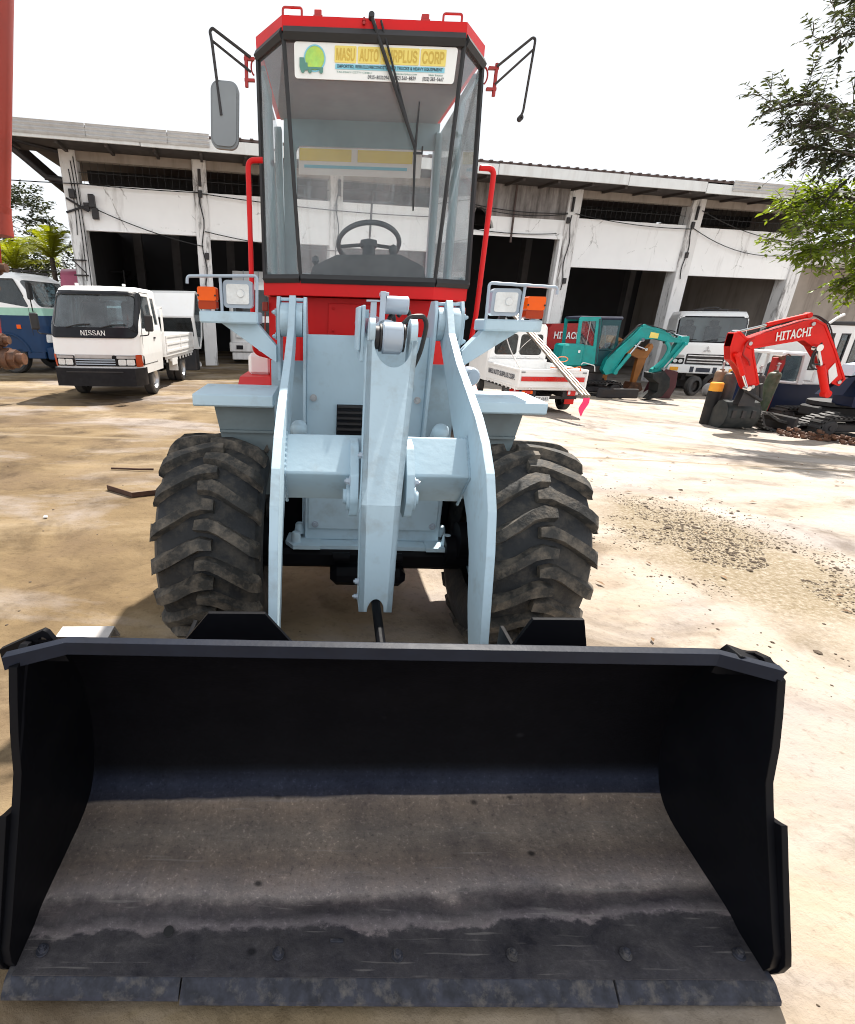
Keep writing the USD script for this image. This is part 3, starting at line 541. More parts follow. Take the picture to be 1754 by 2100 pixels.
    for layer, off in ((0, 0.0), (1, th)):
        P2 = prof + nrm * off
        X = np.repeat(xs[:, None], len(prof), 1)
        Yp = np.repeat(P2[None, :, 0], len(xs), 0); Zp = np.repeat(P2[None, :, 1], len(xs), 0)
        dent = 0.022 * np.exp(-(((X + .19) / .10) ** 2 + ((Yp - .86) / .05) ** 2)) + 0.006 * (meshkit.fbm(np.stack([X * 3, Yp * 4, Zp * 3], -1), 3, 7) - .5)
        V.append(np.stack([X, Yp, Zp - dent], -1).reshape(-1, 3))
    n, m = len(xs), len(prof); F = []
    i, j = np.meshgrid(np.arange(n - 1), np.arange(m - 1), indexing='ij')
    q = np.stack([i * m + j, (i + 1) * m + j, (i + 1) * m + j + 1, i * m + j + 1], -1).reshape(-1, 4); F = [q, q[:, ::-1] + n * m]
    i = np.arange(n - 1); F += [np.stack([i * m, (i + 1) * m, (i + 1) * m + n * m, i * m + n * m], 1)[:, ::-1], np.stack([i * m + m - 1, (i + 1) * m + m - 1, (i + 1) * m + m - 1 + n * m, i * m + m - 1 + n * m], 1)]
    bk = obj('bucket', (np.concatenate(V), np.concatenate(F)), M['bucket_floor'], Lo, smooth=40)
    out = prof + nrm * .016
    side = [(.945, .70), (.918, .62), (.895, .544), (.876, .457), (.850, .40), (.80, .30), (.735, .17), (.705, .115), (.70, .075), (.712, .03)] + [tuple(p) for p in out[2::4]] + [(1.0, .725)]
    for sgn in (-1, 1):
        a, b = (.874, .893) if sgn > 0 else (-.893, -.874)
        obj('side_plate', prism(poly(side), 'x', a, b), Bk, bk)
        c = [(.835, .377), (.822, .384), (.768, .268), (.700, .125), (.690, .10), (.695, .065), (.708, .032), (.80, .035), (.86, .2), (.88, .36)]
        a, b = (.893, .908) if sgn > 0 else (-.908, -.893)
        obj('side_cutter', prism(poly(c), 'x', a, b), Bk, bk)
    # lip: flat bar along the top with both ends bent forward
    lip = [(-.903, .948, .705), (-.785, 1.0, .712), (.765, 1.0, .712), (.883, .948, .705)]
    v = []
    for x, y, z in lip: v += [(x, y - .004, z + .021), (x, y - .004, z - .012), (x, y + .016, z - .012), (x, y + .016, z + .024)]
    f = []
    for k in range(3):
        for a_ in range(4):
            b_ = (a_ + 1) % 4; f.append([4 * k + a_, 4 * k + b_, 4 * k + 4 + b_, 4 * k + 4 + a_])
    f += [[0, 3, 2, 1], [12, 13, 14, 15]]
    lm = trimesh.Trimesh(*[np.array(v), np.array([t for qd in f for t in ([qd[0], qd[1], qd[2]], [qd[0], qd[2], qd[3]])])], process=False)
    if lm.volume < 0: lm.invert()
    M['lip'] = paint('lip_blue_black', (0.010, 0.013, 0.022), 0.45, 0.25, 8, dust=(0.016, 0.016, 0.020), dust_amt=0.5, bump=0.0006, bevel=0.003, spec=.12)
    obj('lip', lm, M['lip'], bk, smooth=False)
    M['edge_steel'] = paint('edge_steel', (0.030, 0.032, 0.044), 0.5, 0.5, 34, dust=(0.15, 0.135, 0.12), dust_amt=0.75, bump=0.0015, bump_scale=60, bevel=0.002, lo=.50, hi=.72, ds=26, spec=.25)
    rng = np.random.default_rng(3)
    for a, b, dy in ((-.888, -.492, 0.004), (-.488, .506, -.003), (.512, .888, .002)):
        pr = [(.655 + dy, .014), (.658 + dy, .024), (.683, .042), (.694, .0455), (.78, .048), (.78, .022)]
        obj('cutting_edge', prism(poly(pr), 'x', a, b), M['edge_steel'], bk, smooth=25)
    for k, (x, y) in enumerate([(-.827, .735), (-.543, .775), (-.273, .732), (.009, .73), (.285, .733), (.56, .736), (.837, .737)]):
        if k == 1:
            obj('bolt_hole', cyl((x, y, .055), (x, y, .060), .012, 14), M['rubber_trim'], bk); continue
        obj('bolt', hexbolt((x, y, .053), (0, .0, 1), .009, .012), M['edge_steel'], bk)
    obj('weld_pad', bx(-.150, -.118, .756, .764, .053, .057, .001), M['edge_steel'], bk)
    ear = poly([(-.962, .66), (-.962, .690), (-.848, .748), (-.838, .742), (-.815, .70), (-.80, .66)], [sg.Point(-.853, .717).buffer(.011).exterior.coords])
    obj('lifting_ear', prism(ear, 'y', 1.022, 1.036), Bk, bk)
    ear = poly([(.785, .66), (.797, .724), (.808, .737), (.935, .692), (.93, .655), (.80, .655)])
    obj('lifting_ear', [prism(ear, 'y', 1.022, 1.034), prism(poly([(.797, .724), (.808, .737), (.935, .692), (.93, .684), (.810, .724)]), 'y', .985, 1.022)], Bk, bk)
    for sgn in (-1, 1):
        x0, x1, x2, x3 = ((-.588, -.512, -.35, -.272) if sgn < 0 else (.378, .424, .572, .60))
        p = poly([(x0, .565), (x1, .662), (x2, .664), (x3, .565), (x3, .38), (x0, .38)])
        obj('hinge_guard', [prism(p, 'y', 1.245, 1.258), bx(min(x0, x3) - .06 * (sgn > 0) * 0 + .0, x0 + .012, 1.258, 1.36, .38, .565), bx(x1 - .04, x2 + .02, 1.20, 1.245, .30, .50)], Bk, bk)
        for x in (.29, .385):
            obj('hinge_plate', prism(poly([(1.225, .12), (1.222, .42), (1.30, .40), (1.36, .26), (1.30, .12), (1.24, .08)], None, .02), 'x', sgn * x - .008, sgn * x + .008), Bk, bk)
        obj('hinge_pin', cyl((sgn * .27, 1.285, .235), (sgn * .405, 1.285, .235), .028, 14), M['dark_metal'], bk)
    for x in (-.045, .045):
        obj('link_plate', prism(poly([(1.222, .45), (1.225, .30), (1.31, .42), (1.32, .49), (1.28, .515), (1.21, .50)], None, .01), 'x', x - .008, x + .008), Bk, bk)
    # ---- lift arms
    arm = [(2.40, 1.565), (2.47, 1.535), (2.455, 1.48), (2.30, 1.405), (2.11, 1.305), (1.93, 1.222), (1.76, 1.142), (1.64, 1.07), (1.545, .985), (1.48, .87), (1.435, .74), (1.40, .60), (1.365, .45), (1.32, .30), (1.30, .21), (1.265, .185), (1.24, .225), (1.255, .31)]
    arm = [(2.46, 1.52), (2.415, 1.545)] + [(2.30, 1.408), (2.11, 1.302), (1.93, 1.225), (1.76, 1.150), (1.65, 1.085), (1.56, 1.005), (1.49, .90), (1.445, .77), (1.41, .62), (1.375, .47), (1.32, .30), (1.262, .25), (1.25, .21), (1.285, .185), (1.36, .20), (1.44, .32), (1.55, .52), (1.62, .70), (1.70, .80), (1.86, .92), (2.10, 1.09), (2.32, 1.27), (2.47, 1.38), (2.51, 1.46)]
    ap = poly(arm).buffer(.02, quad_segs=3).buffer(-.02, quad_segs=3)
    for sgn in (-1, 1):
        a = obj('lift_arm', prism(ap, 'x', sgn * .344 - .0145, sgn * .344 + .0145), G, Lo, smooth=25)
        obj('arm_boss', [cyl((sgn * .30, 2.45, 1.445), (sgn * .329, 2.45, 1.445), .072, 22), cyl((sgn * .359, 2.45, 1.445), (sgn * .398, 2.45, 1.445), .072, 22)], G, a)
        obj('arm_boss', [cyl((sgn * .30, 1.285, .235), (sgn * .38, 1.285, .235), .045, 18)], G, a)
        c = obj('lift_cylinder', [cyl((sgn * .300, 2.41, .74), (sgn * .300, 2.13, 1.02), .036, 18), trimesh.creation.icosphere(3, .036).apply_translation((sgn * .300, 2.13, 1.02)), cyl((sgn * .283, 2.13, 1.02), (sgn * .329, 2.13, 1.02), .025, 12)], G, Lo)
    cb = obj('cross_beam', prism(poly([(1.82, 1.067), (1.72, .944), (1.84, .806), (1.96, .95)], None, .012, 3), 'x', -.331, .331), G, Lo, smooth=25)
    for sgn in (-1, 1):
        wl = [(sgn * .329, 1.82, 1.07), (sgn * .329, 1.715, .945), (sgn * .329, 1.84, .80)]
        p_ = np.concatenate([np.linspace(wl[0], wl[1], 24), np.linspace(wl[1], wl[2], 24)[1:]]); rr_ = .0055 + .0016 * np.sin(np.arange(len(p_)) * 2.1)
        obj('weld', tube(p_, rr_, 6), M['weld'], cb)
    for x in (-.085, .108):
        ep = poly([(1.88, 1.02), (1.80, 1.06), (1.73, 1.045), (1.66, .96), (1.635, .875), (1.67, .80), (1.75, .80), (1.84, .87)], None, .035, 6)
        obj('pivot_ear', prism(ep, 'x', x - .014, x + .014), G, cb)
        o = -1 if x < 0 else 1
        obj('pivot_boss', [cyl((x + o * .014, 1.70, .87), (x + o * .024, 1.70, .87), .048, 20), cyl((x + o * .024, 1.70, .87), (x + o * .036, 1.70, .87), .026, 14)], G, cb)
        obj('bolt', hexbolt((x + o * .014, 1.67, .935), (o, 0, 0), .012, .012), M['lamp_rim'], cb)
    # ---- bell crank (the long middle lever)
    def slab(p, a, b, depth, c0):
        """polygon p in (x, v) with v from a to b along a line in the (y,z) plane"""
        a, b = np.array(a, float), np.array(b, float); dv = (b - a) / np.linalg.norm(b - a); nb = np.array([dv[1], -dv[0]])
        m_ = extr(p, depth); v_ = m_.vertices
        m_.vertices = np.stack([v_[:, 0] + c0, a[0] + dv[0] * v_[:, 1] + nb[0] * v_[:, 2], a[1] + dv[1] * v_[:, 1] + nb[1] * v_[:, 2]], 1)
        if m_.volume < 0: m_.invert()
        return m_
    K, T_, B_ = (1.535, .895), (1.85, 1.388), (1.55, .488)
    Lu = math.dist(K, T_); Ll = math.dist(B_, K)
    up_ = sg.Polygon([(-.068, 0), (.060, 0), (.125, Lu), (-.050, Lu)]).difference(affinity.scale(sg.Point(.039, Lu).buffer(.066, quad_segs=12), 1, 1.5))
    lo_ = sg.Polygon([(-.056, 0), (.062, 0), (.060, Ll), (-.068, Ll)]).difference(affinity.scale(sg.Point(.003, 0).buffer(.030, quad_segs=8), 1, 1.8))
    lv = obj('bell_crank', [slab(up_, K, T_, .018, 0), slab(sg.Polygon([(-.068, .0), (-.050, .0), (-.034, Lu), (-.050, Lu)]), K, T_, .11, 0), slab(sg.Polygon([(.042, .0), (.060, .0), (.125, Lu), (.108, Lu)]), K, T_, .11, 0)], G, Lo, smooth=25)
    obj('lower_section', [slab(lo_, B_, K, .018, 0), slab(sg.Polygon([(-.056, 0), (-.038, 0), (-.050, Ll), (-.068, Ll)]), B_, K, .10, 0), slab(sg.Polygon([(.044, 0), (.062, 0), (.060, Ll), (.042, Ll)]), B_, K, .10, 0)], G, lv, smooth=25)
    for x0_, x1_ in ((-.044, -.024), (.098, .122)):
        obj('fork_ear', prism(sg.Point(1.895, 1.412).buffer(.048).union(sg.box(1.86, 1.30, 1.94, 1.41)), 'x', x0_, x1_), G, lv)
    obj('rod_eye', lathe([(0, -.036), (.048, -.036), (.054, -.030), (.054, .030), (.048, .036), (0, .036)], 'x', (.038, 1.895, 1.395), 28), M['lamp_rim'], lv)
    for x0_, x1_, r_ in ((-.006, .0, .047), (.076, .082, .047), (-.022, -.008, .040)):
        obj('seal_ring', cyl((x0_, 1.895, 1.396), (x1_, 1.895, 1.396), r_, 22), M['dark_metal'], lv)
    obj('bolt', hexbolt((-.058, 1.66, 1.03), (-1, 0, 0), .011, .012), M['lamp_rim'], lv)
    obj('bolt', [hexbolt((-.058, 1.57, .60), (-1, 0, 0), .010, .012), hexbolt((-.06, 1.57, .54), (-1, 0, 0), .008, .012)], M['lamp_rim'], lv)
    obj('bucket_link', [cyl((.003, 1.60, .53), (.003, 1.27, .49), .016, 10), cyl((-.04, 1.60, .53), (.045, 1.60, .53), .022, 12)], M['black_steel'], Lo)
    tc = obj('tilt_cylinder', [cyl((.03, 1.99, 1.40), (-.015, 2.52, 1.44), .048, 22), lathe([(0.02, 0), (.056, 0), (.056, .04), (.048, .05)], 'y', (.028, 1.985, 1.40), 22)], M['lamp_rim'], Lo)
    obj('gland', cyl((.036, 1.93, 1.395), (.030, 1.99, 1.40), .03, 16), M['chrome'], tc)
    obj('gauge_bracket', [bx(-.074, -.062, 2.06, 2.26, 1.34, 1.50, .003), bx(-.060, -.046, 2.06, 2.24, 1.30, 1.505, .003), bx(-.046, -.03, 2.10, 2.2, 1.46, 1.49)], G, Lo)
    lg = obj('level_gauge', [lathe([(0, -.044), (.027, -.044), (.032, -.040), (.032, .040), (.027, .044), (0, .044)], 'x', (.068, 2.06, 1.507), 26)], M['lamp_rim'], Lo)
    obj('strap', [bx(-.001, .019, 1.985, 1.992, 1.44, 1.55, .001), bx(.0, .03, 1.99, 2.05, 1.535, 1.548, .002), bx(-.05, .0, 1.99, 2.0, 1.515, 1.521), bx(-.034, -.012, 1.992, 2.0, 1.455, 1.515, .002)], M['lamp_rim'], lg)
    for pts in ([(.080, 1.95, 1.438), (.115, 1.95, 1.468), (.150, 1.96, 1.470), (.172, 1.98, 1.435), (.165, 2.0, 1.36), (.130, 2.04, 1.25)], [(.085, 2.12, 1.47), (.118, 2.14, 1.495), (.135, 2.15, 1.46), (.122, 2.15, 1.40), (.10, 2.18, 1.33)], [(.04, 2.05, 1.45), (.06, 2.10, 1.475), (.08, 2.2, 1.45), (.09, 2.3, 1.42)]):
        obj('hose', tube(pts, .0085, 8, 26), M['rubber_trim'], Lo)
    # ---- front frame tower
    fr = obj('front_frame', [bx(-.283, .283, 2.46, 2.50, .62, 1.386, .004)], G, Lo)
    for sgn in (-1, 1):
        xi, xo = sgn * .290, sgn * .407
        ip = poly([(2.40, 1.50), (2.43, 1.54), (2.52, 1.54), (2.60, 1.45), (2.80, 1.30), (2.80, .40), (2.40, .40), (2.42, .95), (2.415, 1.26), (2.395, 1.40)])
        obj('tower_plate', prism(ip, 'x', xi - .007, xi + .007), G, fr)
        op = poly([(2.40, 1.50), (2.43, 1.54), (2.52, 1.54), (2.58, 1.45), (2.56, 1.20), (2.43, 1.18), (2.42, 1.30)])
        obj('tower_plate', prism(op, 'x', xo - .007, xo + .007), G, fr)
        obj('top_bar', bx(min(xi, xo) + .007, max(xi, xo) - .007, 2.44, 2.52, 1.522, 1.536, .002), G, fr)
        obj('tower_back', bx(sgn * .297, sgn * .46, 2.585, 2.60, .45, 1.26), G, fr)
        obj('retainer', [bx(xo + sgn * .007 - .002, xo + sgn * .013 + .002, 2.41, 2.44, 1.36, 1.49, .003)] + [hexbolt((xo + sgn * .012, 2.425, z), (sgn, 0, 0), .010, .010) for z in (1.475, 1.375)], G, fr)
        obj('bolt', hexbolt((sgn * .248 + .03 * 0, 2.459, 1.103), (0, -1, 0), .011, .012), M['steel'], fr)
    lv_ = obj('louvre', bx(-.135, .02, 2.452, 2.459, .93, 1.075), M['black_gloss'], fr)
    for k in range(5):
        z = .95 + k * .027
        obj('louvre_slat', prism(poly([(2.449, z), (2.440, z + .004), (2.440, z + .012), (2.449, z + .016)]), 'x', -.132, .018), M['dark_metal'], lv_)
    lp = obj('lower_panel', [bx(-.278, .385, 2.29, 2.33, .44, .72, .004), bx(-.262, .366, 2.283, 2.29, .50, .70, .002)], G, fr)
    for sgn in (-1, 1):
        obj('bolt', hexbolt((.345 if sgn > 0 else -.228, 2.282, .525), (0, -1, 0), .011, .010), M['lamp_rim'], lp)
        obj('axle_flange', prism(poly([(.31, 2.20), (.43, 2.20), (.465, 2.26), (.455, 2.36), (.31, 2.36)] if sgn > 0 else [(-.20, 2.20), (-.33, 2.20), (-.37, 2.26), (-.36, 2.36), (-.20, 2.36)]), 'z', .425, .445), G, fr)
        for px_, py_, pz_ in (((.415 if sgn > 0 else -.318), 2.25, .445), ((.40 if sgn > 0 else -.305), 2.33, .46)):
            obj('mount_bolt', lathe([(0, .05), (.018, .05), (.022, .04), (.026, 0)], 'z', (px_, py_, pz_), 14), G, fr)
    obj('frame_floor', bx(-.275, .382, 2.22, 2.8, .42, .44), G, fr)
    # ---- axle
    ax = obj('front_axle', [bx(-.50, .50, 2.20, 2.42, .325, .42, .02), bx(-.15, .21, 2.12, 2.24, .265, .36, .03), lathe([(0, -.16), (.06, -.15), (.08, -.08), (.09, 0), (.08, .08), (.06, .15), (0, .16)], 'x', (.03, 2.28, .32), 22), cyl((-.56, 2.24, .42), (-.40, 2.24, .42), .075, 16), cyl((.40, 2.24, .42), (.56, 2.24, .42), .075, 16)], Bk, Lo)
    obj('axle_pipe', [cyl((-.14, 2.17, .405), (-.06, 2.17, .405), .022, 12), cyl((.13, 2.17, .405), (.19, 2.17, .405), .022, 12)], Bk, ax)
    for sg_ in (-1, 1): obj('frame_cheek', bx(sg_ * .30, sg_ * .47, 2.47, 2.58, .30, .90, .01), Bk, ax)
    # ---- wheels
    def make_wheel(cx, cy, outer):
        w = UsdGeom.Xform.Define(stage, numbered(Lo, 'wheel')); w.AddTranslateOp().Set(Gf.Vec3d(cx, cy, .482)); wp = w.GetPath().pathString
        hw, ro, rt = .215, .482, .447
        pr = [(.225, -.165), (.24, -.182), (.29, -.207), (.35, -.216), (.395, -.210), (.422, -.192), (.438, -.155), (rt, -.09), (rt + .003, 0), (rt, .09), (.438, .155), (.422, .192), (.395, .210), (.35, .216), (.29, .207), (.24, .182), (.225, .165)]
        ms = [lathe(pr, 'x', n=72)]
        N = 19; rng_ = np.random.default_rng(int(cx * 100) + 77)
        for k in range(N):
            for sd in (-1, 1):
                # the front of the tyre turns upward towards the middle: bars climb from the shoulders to the centre line
                th0 = 2 * math.pi * (k + (.5 if sd > 0 else 0)) / N
                st = [(-.034, -.006), (.016, .004), (.055, -.028), (.12, -.115), (.178, -.190), (.204, -.225), (.215, -.24)]
                rad = [ro, ro, ro, ro - .002, ro - .008, ro - .028, ro - .055]
                ring = []
                for (xx_, da), rr in zip(st, rad):
                    wid_t, wid_b = .024, .040
                    if xx_ < 0: wid_t, wid_b = .018, .028
                    for (wd, r_) in ((-wid_b, rt - .02), (-wid_t, rr), (wid_t, rr), (wid_b, rt - .02)):
                        if r_ < rr - .001 and rr < ro - .02: r_ = rr - .045
                        a_ = th0 + da + wd / ro
                        # angle measured so that the tyre front (-y) sees 'up' as increasing angle
                        ring.append((sd * xx_, -r_ * math.cos(a_), r_ * math.sin(a_)))
                v_ = np.array(ring); f_ = []
                nst = len(st)
                for a_ in range(nst - 1):
                    for b_ in range(4):
                        c_ = (b_ + 1) % 4; f_ += [[a_ * 4 + b_, a_ * 4 + c_, a_ * 4 + 4 + c_], [a_ * 4 + b_, a_ * 4 + 4 + c_, a_ * 4 + 4 + b_]]
                f_ += [[0, 2, 1], [0, 3, 2], [(nst - 1) * 4, (nst - 1) * 4 + 1, (nst - 1) * 4 + 2], [(nst - 1) * 4, (nst - 1) * 4 + 2, (nst - 1) * 4 + 3]]
                v_ = v_ + rng_.normal(0, .0022, v_.shape)          # worn, nicked edges
                mm = trimesh.Trimesh(v_, f_, process=False)
                if mm.volume < 0: mm.invert()
                ms.append(mm)
        obj('tyre', ms[0], M['tyre'], wp, smooth=32)
        obj('tread_lugs', ms[1:], M['tyre_lug'], wp, smooth=32, kind='stuff')
        o = 1 if outer > 0 else -1
        obj('rim', [lathe([(.24, -.13 * o), (.235, -.05 * o), (.20, .0), (.20, .06 * o), (.16, .075 * o), (.0, .075 * o)], 'x', n=40), lathe([(0, .10 * o), (.07, .10 * o), (.085, .07 * o)], 'x', n=24), lathe([(.24, .135 * o), (.228, .13 * o), (.21, .05 * o), (.20, .0)], 'x', n=40)], M['grey_paint'], wp)
        obj('hub', [lathe([(0, -.24 * o), (.09, -.24 * o), (.10, -.1 * o), (.12, .06 * o)], 'x', n=24)] + [cyl((.075 * o, .13 * math.cos(a_), .13 * math.sin(a_)), (.095 * o, .13 * math.cos(a_), .13 * math.sin(a_)), .014, 6) for a_ in np.arange(8) * math.pi / 4], M['black_steel'], wp)
    for sx in (-1, 1): make_wheel(.69 if sx > 0 else -.648, 2.215, sx)
    for sx in (-1, 1): make_wheel(sx * .665, 4.15, sx)
    # ---- front fenders and lamp platforms
    for sgn in (-1, 1):
        fe = obj('fender', [prism(poly([(2.14, 1.107), (2.14, 1.146), (2.145, 1.150), (2.44, 1.158), (2.44, 1.125), (2.15, 1.100)]), 'x', sgn * .41, sgn * .742)], G, Lo, smooth=20)
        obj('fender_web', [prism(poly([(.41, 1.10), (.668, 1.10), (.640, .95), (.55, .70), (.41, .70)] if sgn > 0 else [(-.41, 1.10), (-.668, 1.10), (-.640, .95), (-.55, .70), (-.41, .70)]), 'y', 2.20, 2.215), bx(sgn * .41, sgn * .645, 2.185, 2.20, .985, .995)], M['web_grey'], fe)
        pl = obj('lamp_platform', [bx(sgn * .487, sgn * .737, 2.33, 2.50, 1.424, 1.472, .006)], G, Lo)
        obj('platform_arm', [prism(poly([(sgn * .66, 1.43), (sgn * .50, 1.43), (sgn * .414, 1.335), (sgn * .414, 1.265)]), 'y', 2.37, 2.44)], G, pl)
        obj('lamp_guard', [tube(rounded([(sgn * .493, 2.34, 1.465), (sgn * .487, 2.34, 1.612), (sgn * .777, 2.34, 1.603), (sgn * .780, 2.34, 1.575)], .016), .0065, 8), tube([(sgn * .640, 2.345, 1.47), (sgn * .642, 2.345, 1.607)], .0065, 8)], M['lamp_rim'], pl)
        hl = obj('headlight', prism(affinity.translate(sg.box(-.044, -.036, .044, .036).buffer(.018), sgn * .572, 1.540), 'y', 2.352, 2.40), M['lamp_rim'], pl)
        obj('lens', [prism(affinity.translate(sg.box(-.038, -.029, .038, .029).buffer(.010), sgn * .572, 1.540), 'y', 2.348, 2.3535)], M['lamp_glass'], hl)
        obj('reflector', lathe([(0, -.003), (.014, -.003), (.017, 0)], 'y', (sgn * .572 + .012, 2.347, 1.543), 18), M['lamp_glass'], hl)
        obj('lamp_foot', bx(sgn * .572 - .012, sgn * .572 + .012, 2.365, 2.39, 1.468, 1.492), M['dark_metal'], hl)
        ts = obj('turn_signal', prism(affinity.translate(sg.box(-.030, -.006, .030, .030).buffer(.009), sgn * .704, 1.527), 'y', 2.35, 2.405), M['amber'], pl)
        obj('lower_lens', prism(affinity.translate(sg.box(-.030, -.022, .030, -.002).buffer(.008), sgn * .704, 1.508), 'y', 2.353, 2.405), M['amber_dark'], ts)
        obj('screw', [cyl((sgn * .704 + k * .036, 2.349, 1.532), (sgn * .704 + k * .036, 2.346, 1.532), .004, 8) for k in (-1, 1)], M['dark_metal'], ts)
        obj('signal_foot', bx(sgn * .704 - .01, sgn * .704 + .01, 2.36, 2.38, 1.468, 1.48), M['lamp_rim'], ts)
    # ---- red body under and behind the cab
    foot = [(-.33, 2.80), (.33, 2.80), (.497, 2.87), (.497, 3.95), (-.497, 3.95), (-.497, 2.87)]
    bd = obj('body', [prism(poly(foot), 'z', .92, 1.553), bx(-.45, .45, 2.82, 3.9, .45, .92)], Rd, Lo, smooth=20)
    band = [(-.327, 2.715), (.327, 2.715), (.513, 2.80), (.513, 3.95), (-.513, 3.95), (-.513, 2.80)]
    obj('sill_band', prism(poly(band), 'z', 1.557, 1.622), Rd, bd, smooth=20)
    obj('access_plate', [bx(-.185, .20, 2.788, 2.797, 1.375, 1.528, .002)] + [hexbolt((x, 2.787, z), (0, -1, 0), .006, .005, False) for x in (-.16, .17) for z in (1.40, 1.505)], Rd, bd)
    obj('rear_hood', [bx(-.46, .46, 3.97, 5.1, .75, 1.50, .05), bx(-.52, .52, 4.75, 5.2, .45, 1.2, .04)], Rd, bd)
    for sgn in (-1, 1):
        f2 = obj('rear_fender', [prism(poly([(3.02, 1.02), (3.0, 1.075), (3.10, 1.125), (4.7, 1.125), (4.7, 1.06), (3.2, 1.04)]), 'x', sgn * .46, sgn * .70), bx(sgn * .46, sgn * .50, 2.9, 4.7, .80, 1.06)], Rd, bd, smooth=20)
        obj('side_tank', box((sgn * .60, 3.42, 1.185), (.14, .36, .13), .02), M['white_paint'], f2)
        rl = obj('handrail', tube(rounded([(sgn * .505, 2.80, 2.128), (sgn * .574, 2.80, 2.126), (sgn * .573, 2.80, 1.50), (sgn * .578, 2.88, 1.275), (sgn * .50, 2.90, 1.255)], .035, 6), .0125, 10), Rd, bd)
        obj('side_lamp', [box((sgn * .515, 2.86, 1.505), (.03, .02, .045), .004), cyl((sgn * .515, 2.86, 1.48), (sgn * .52, 2.86, 1.33), .004, 6)], M['orange_red'], bd)
    obj('filler_cap', [lathe([(0, -.05), (.038, -.05), (.045, -.04), (.045, .04), (0, .045)], 'y', (.515, 2.58, 1.21), 22), bx(.50, .512, 2.522, 2.53, 1.19, 1.23)], M['lamp_rim'], Lo)
    # ---- cab (it leans a touch to the left)
    def lean_cab(m):
        m = cat(m) if isinstance(m, list) else m
        m = m.copy(); m.vertices[:, 0] += -.024 * (m.vertices[:, 2] - 1.75); return m
    obj_straight = obj
    def cobj(name, mesh, *a, **k): return obj_straight(name, lean_cab(mesh), *a, **k)
    cb_ = cobj('cab_roof', [prism(poly([(-.385, 2.715), (.385, 2.715), (.52, 2.93), (.52, 3.95), (-.52, 3.95), (-.52, 2.93)]), 'z', 2.562, 2.612).apply_transform(SLOPE), prism(poly([(-.36, 2.75), (.36, 2.75), (.49, 2.95), (.49, 3.92), (-.49, 3.92), (-.49, 2.95)]), 'z', 2.612, 2.625).apply_transform(SLOPE)], Rd, Lo, smooth=20)
    cab_p = cb_
    cobj('ceiling', prism(poly([(-.36, 2.76), (.36, 2.76), (.49, 2.95), (.49, 3.90), (-.49, 3.90), (-.49, 2.95)]), 'z', 2.545, 2.560).apply_transform(SLOPE), M['interior'], cab_p)
    def ring_on(pts, r, name):
        return tube(pts, r, 8, closed=True)
    fA, fB, fC, fD = (-.327, 2.722, 1.632), (.327, 2.722, 1.632), (.381, 2.722, 2.553), (-.381, 2.722, 2.553)
    sL = [(-.507, 2.80, 1.632), (-.512, 2.925, 2.553)]; sR = [(.507, 2.80, 1.632), (.512, 2.925, 2.553)]
    def strip(a, b, w, t_=.012):
        a, b = np.array(a, float), np.array(b, float)
        return tube([a, b], w / 2, 6)
    cobj('window_seal', [strip(fA, fB, .046), strip(fD, fC, .052), strip(fA, fD, .020), strip(fB, fC, .020), strip(fA, sL[0], .044), strip(fB, sR[0], .044), strip(fD, sL[1], .046), strip(fC, sR[1], .046), strip(sL[0], sL[1], .026), strip(sR[0], sR[1], .026),
                        strip(sL[0], (-.507, 3.9, 1.632), .03), strip(sR[0], (.507, 3.9, 1.632), .03)], M['rubber_trim'], cab_p)
    def quad(a, b, c, d): return trimesh.Trimesh(np.array([a, b, c, d], float), [[0, 1, 2], [0, 2, 3]], process=False)
    ws = cobj('windscreen', quad(fA, fB, fC, fD), M['cab_glass'], cab_p, smooth=False)
    cobj('corner_window', quad(sL[0], fA, fD, sL[1]), M['cab_glass'], cab_p, smooth=False)
    cobj('corner_window', quad(fB, sR[0], sR[1], fC), M['cab_glass'], cab_p, smooth=False)
    for sgn in (-1, 1):
        pz = [(2.83, 1.65), (3.86, 1.65), (3.86, 2.55), (2.95, 2.55)]
        cobj('side_window', prism(poly(pz), 'x', sgn * .509 - .002, sgn * .509 + .002), M['cab_glass'], cab_p)
        cobj('cab_pillar', [bx(sgn * .485, sgn * .515, 3.84, 3.93, 1.56, 2.56, .004), bx(sgn * .49, sgn * .514, 3.28, 3.33, 1.56, 2.56, .003)], M['interior_teal'], cab_p)
        cobj('door_frame', tube(rounded([(sgn * .497, 2.90, 1.66), (sgn * .497, 3.27, 1.66), (sgn * .497, 3.27, 2.53), (sgn * .497, 2.98, 2.53)], .05), .012, 8), M['interior_teal'], cab_p)
    rw = sg.box(-.49, 1.56, .49, 2.61).difference(sg.box(-.375, 1.775, .48, 2.435).buffer(.035))
    obj('rear_wall', prism(rw, 'y', 3.86, 3.885), M['interior_teal'], cab_p)
    obj('rear_window', bx(-.405, .495, 3.87, 3.874, 1.735, 2.475), M['cab_glass'], cab_p)
    # rear sign on the glass, and its wiper
    rs = obj('rear_sign', bx(-.395, .39, 3.856, 3.859, 2.315, 2.462), M['sticker_white'], cab_p)
    obj('rear_sign_band', [bx(-.39, -.06, 3.852, 3.855, 2.39, 2.455), bx(-.02, .33, 3.852, 3.855, 2.39, 2.455)], M['sticker_yellow'], rs)
    obj('rear_sign_line', [bx(-.36, .30, 3.852, 3.855, 2.352, 2.368)], M['sticker_blue'], rs)
    obj('rear_wiper', [cyl((.09, 3.90, 2.25), (.085, 3.90, 1.98), .008, 6), cyl((.085, 3.90, 1.98), (.10, 3.90, 1.77), .005, 6)], M['rubber_trim'], cab_p)
